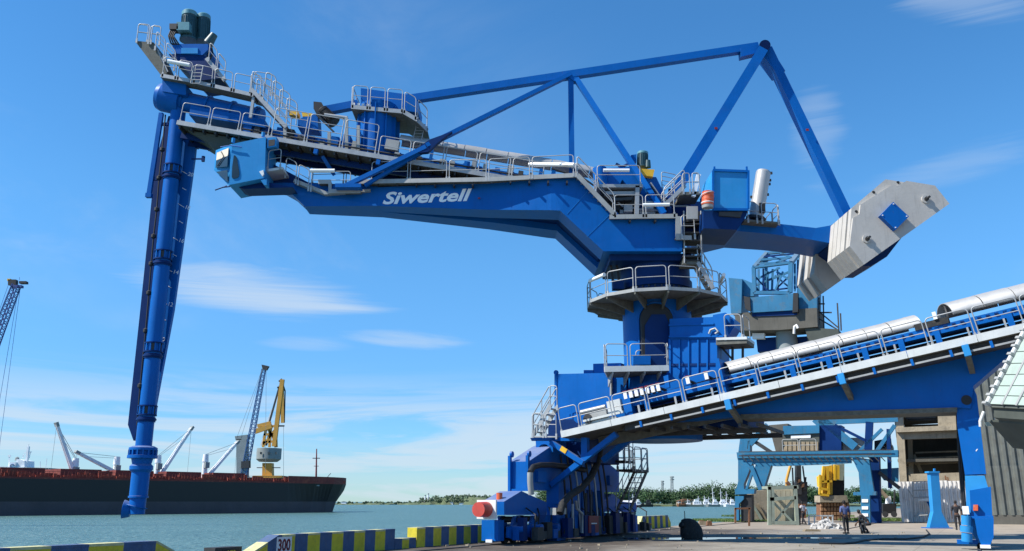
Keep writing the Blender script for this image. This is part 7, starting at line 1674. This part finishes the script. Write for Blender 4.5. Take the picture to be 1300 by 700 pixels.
def wood(name, spots, matn, seed, leaf, nl, label=None):
    """a far wood: every crown is a ragged volume of small leaf faces on a trunk"""
    rr = random.Random(seed); mb = MB(); mb.fix = False; vs = mb.v; fs = mb.f
    for (p, r, h) in spots:
        lobes = [(V((rr.uniform(-.5, .5) * r, rr.uniform(-.4, .4) * r, h * rr.uniform(.35, .85))), r * rr.uniform(.4, .75)) for _ in range(6)]
        for i in range(nl):
            c0, rl = lobes[i % 6]; t = rr.uniform(0, 6.28); w = rr.uniform(-1, 1); k = math.sqrt(1 - w * w); d = V((k * math.cos(t), k * math.sin(t), w)); c_ = p + c0 + d * rl * rr.uniform(.75, 1.08)
            if c_.z < p.z: c_.z = p.z + rr.uniform(0, 1)
            a = V((rr.uniform(-1, 1), rr.uniform(-1, 1), rr.uniform(-1, 1))); a = (a - d * a.dot(d) * .7).normalized() * leaf * rr.uniform(.6, 1.3); b = d.cross(a) * rr.uniform(.6, 1)
            m_ = len(vs); vs.extend((tuple(c_ - a), tuple(c_ - b), tuple(c_ + a), tuple(c_ + b))); fs.append([m_, m_ + 1, m_ + 2, m_ + 3]); mb.sm.append(False)
    return mb.build(name, matn, kind='stuff')
rr = random.Random(21); sp = []
for row in range(4):
    u = 690.0
    while u < 1330:
        a = G(u, 643.4, WZ); d = V((a.x, a.y, 0)).normalized(); hbase = 14.5 + 2.2 * math.sin(u * .021) + 1.5 * math.sin(u * .063 + 1); 
        clear = 840 < u < 1000 and row == 0
        h = hbase * rr.uniform(.75, 1.08) * (.8 if row == 0 else 1) * (.45 if clear else 1)
        sp.append((a + d * (18 + row * 16 + rr.uniform(-5, 5)) + ZD * 1.5, h * .55, h)); u += rr.uniform(4.5, 8.5)
wood('tree_belt', sp, 'foliage', 5, .68, 260)
sp = []
for row in range(3):
    u = 430.0
    while u < 720:
        a = G(u, 641, WZ); d = V((a.x, a.y, 0)).normalized(); base = hl(u); th = 2.3 + 2.0 * (hl(u) / 9) + (3 if 535 < u < 560 else 0)
        if rr.random() < (.45 if u < 530 else .95): sp.append((a + d * (20 + row * 30) + ZD * (base * (.25 + .35 * row)), th * .8, th * rr.uniform(.6, 1.2)))
        u += rr.uniform(2.5, 6)
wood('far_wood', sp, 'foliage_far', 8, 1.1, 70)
# chimneys, masts and small buildings on the shores
ycw = G(540, 641, WZ).y + 60
for u, v, lb in ((539.5, 628.5, 'left and lower of two pale chimneys on the far shore'), (543.5, 626.5, 'right and taller of two pale chimneys on the far shore')):
    p = W(u, 641, ycw); t = thing('chimney', V((p.x, ycw, 0)), lb, 'chimney', 'chimneys on the far shore'); mb = MB(); mb.cyl(V((p.x, ycw, -1)), V((p.x, ycw, W(u, v, ycw).z)), 1.1, .85, 12); c_ = mb.build('stack', 'white_far', t)
    mb = MB(); tz = W(u, v, ycw).z; mb.cyl(V((p.x, ycw, tz - 1.2)), V((p.x, ycw, tz - .1)), 1.2, 1.15, 12); mb.build('collar', 'grey_far', t)
for i, (u0, u1, v0, v1, lb) in enumerate(((433, 439, 636.7, 638.7, 'tiny white building on the far shore just right of the bow'), (570, 575, 637.5, 639.8, 'tiny white building below the wooded hill on the far shore'), (583, 590, 638.5, 641.3, 'pair of tiny white sheds at the waterline below the hill'), (930, 936, 637.5, 640.5, 'small white shed on the wooded shore beside the teal crane leg'))):
    y_ = G(u0, 641, WZ).y + 8 if i < 3 else 735; t = thing('shed', V((W(u0, 640, y_).x, y_, 0)), lb, 'shed'); bw([(u0, v0 + .6), (u1, v0 + .6), (u1, v1 + 1.2), (u0, v1 + 1.2)], y_, 6, 'wall', 'white_far', t); bw([(u0 - .3, v0 + .7), ((u0 + u1) / 2, v0 - .2), (u1 + .3, v0 + .7)], y_ - .3, 6.6, 'roof', 'grey_far', t)
for u, vt, w_, lb in ((841, 610.5, 1.0, 'shorter lattice mast rising over the tree belt'), (853, 605, 1.3, 'taller lattice mast with a bulky top rising over the tree belt')):
    y_ = 800; p0 = W(u, 634, y_); p1 = W(u, vt, y_); t = thing('radio_mast', V((p0.x, y_, 0)), lb, 'mast', 'masts over the tree belt'); lattice(t, V((p0.x, y_, 0)), p1, w_, w_ * .6, 9, .35, 'grey_far', YD)
    for k in (.0, 2.2): mb = MB(); mb.cyl(p1 - ZD * (1 + k), p1 - ZD * (.2 + k) , w_ * 1.5, w_ * 1.5, 8); mb.build('mast_head', 'grey_far', t)
# reddish barn and small boats along the tree shore
y_ = 728; t = thing('boat_barn', V((W(870, 640, y_).x, y_, 0)), 'low reddish brown barn at the water edge left of the white trawlers', 'barn'); bw([(861, 636), (880, 634.5), (880, 642), (861, 642)], y_, 9, 'wall', 'wood', t); bw([(860, 636.4), (870, 633.5), (881, 635)], y_ - .5, 10, 'roof', 'rust', t)
def boat(u, w_, vtop, label, hullm='sand', cab='white_far', masts=2, y_=712, seed=0):
    rr = random.Random(seed + int(u)); v_w = 643.8; p = W(u, v_w, y_); t = thing('trawler', V((p.x, y_, WZ)), label, 'boat', 'boats along the wooded shore'); px = y_ / 1110 * 1.07; L_ = w_ * px; H_ = (v_w - vtop) * px
    mb = MB(); mb.loft([[V((p.x + x * L_, y_ - b, WZ + z)), V((p.x + x * L_, y_ - b * .6, WZ - .5)), V((p.x + x * L_, y_ + b * .6, WZ - .5)), V((p.x + x * L_, y_ + b, WZ + z))] for x, b, z in ((-.5, .4, 2.6), (-.35, 1.8, 2.0), (.1, 2.2, 1.5), (.42, 1.9, 1.8), (.5, 1.4, 2.0))]); mb.build('hull', hullm, t)
    for k, (a, b, c_, d_) in enumerate(((.0, .38, 1.6, 4.0), (.06, .28, 4.0, 5.6), (-.3, -.12, 1.8, 3.0))):
        mb = MB(); mb.prism([V((p.x + a * L_, y_ - 1.4, WZ + c_)), V((p.x + b * L_, y_ - 1.4, WZ + c_)), V((p.x + b * L_ - .2, y_ - 1.4, WZ + d_)), V((p.x + a * L_ + .2, y_ - 1.4, WZ + d_))], (0, 2.8, 0)); cb_x = mb.build('cabin', cab, t)
        if k == 0:
            for j in range(3): mb = MB(); mb.box(V((p.x + (a + .08 + .1 * j) * L_, y_ - 1.45, WZ + 3.1)), .7, .1, .6); mb.build('window', 'glass_dark', cb_x)
    for k in range(masts):
        x = p.x + (-.3 + .35 * k + rr.uniform(-.05, .05)) * L_; hh = H_ * rr.uniform(.7, 1); mb = MB(); mb.fix = False; mb.cyl(V((x, y_, WZ + 1.5)), V((x, y_, WZ + hh)), .22, .16, 6); mb.beam(V((x - 1.6, y_, WZ + hh * .72)), V((x + 1.6, y_, WZ + hh * .8)), .2, .2); mb.beam(V((x, y_, WZ + hh * .9)), V((x + 2.6, y_, WZ + 3)), .1, .1); mb.build('mast', 'white_far', t)
boat(880, 24, 632, 'cream low hulled trawler, leftmost of the white moored boats', masts=1); boat(893, 18, 628.5, 'white trawler with one tall mast, second of the moored boats', 'white_far', masts=2, y_=722)
boat(905, 16, 630, 'grey white trawler, third of the moored boats', 'grey_far', masts=2, y_=716); boat(914, 22, 622.5, 'white trawler with the tallest mast of the moored boats', 'white_far', masts=3, y_=724); boat(927, 15, 630, 'white trawler nearest the teal crane leg', 'white_far', masts=2, y_=718)
boat(865, 10, 637, 'small rusty brown boat moored under the barn', 'rust', 'rust', masts=1, y_=710); boat(808, 12, 627, 'white tug with a red mast peeping past the far buffer', 'hull', 'white_far', masts=1, y_=640); boat(820, 16, 637, 'dark barge moored right of the white tug', 'black', 'black', masts=0, y_=690)
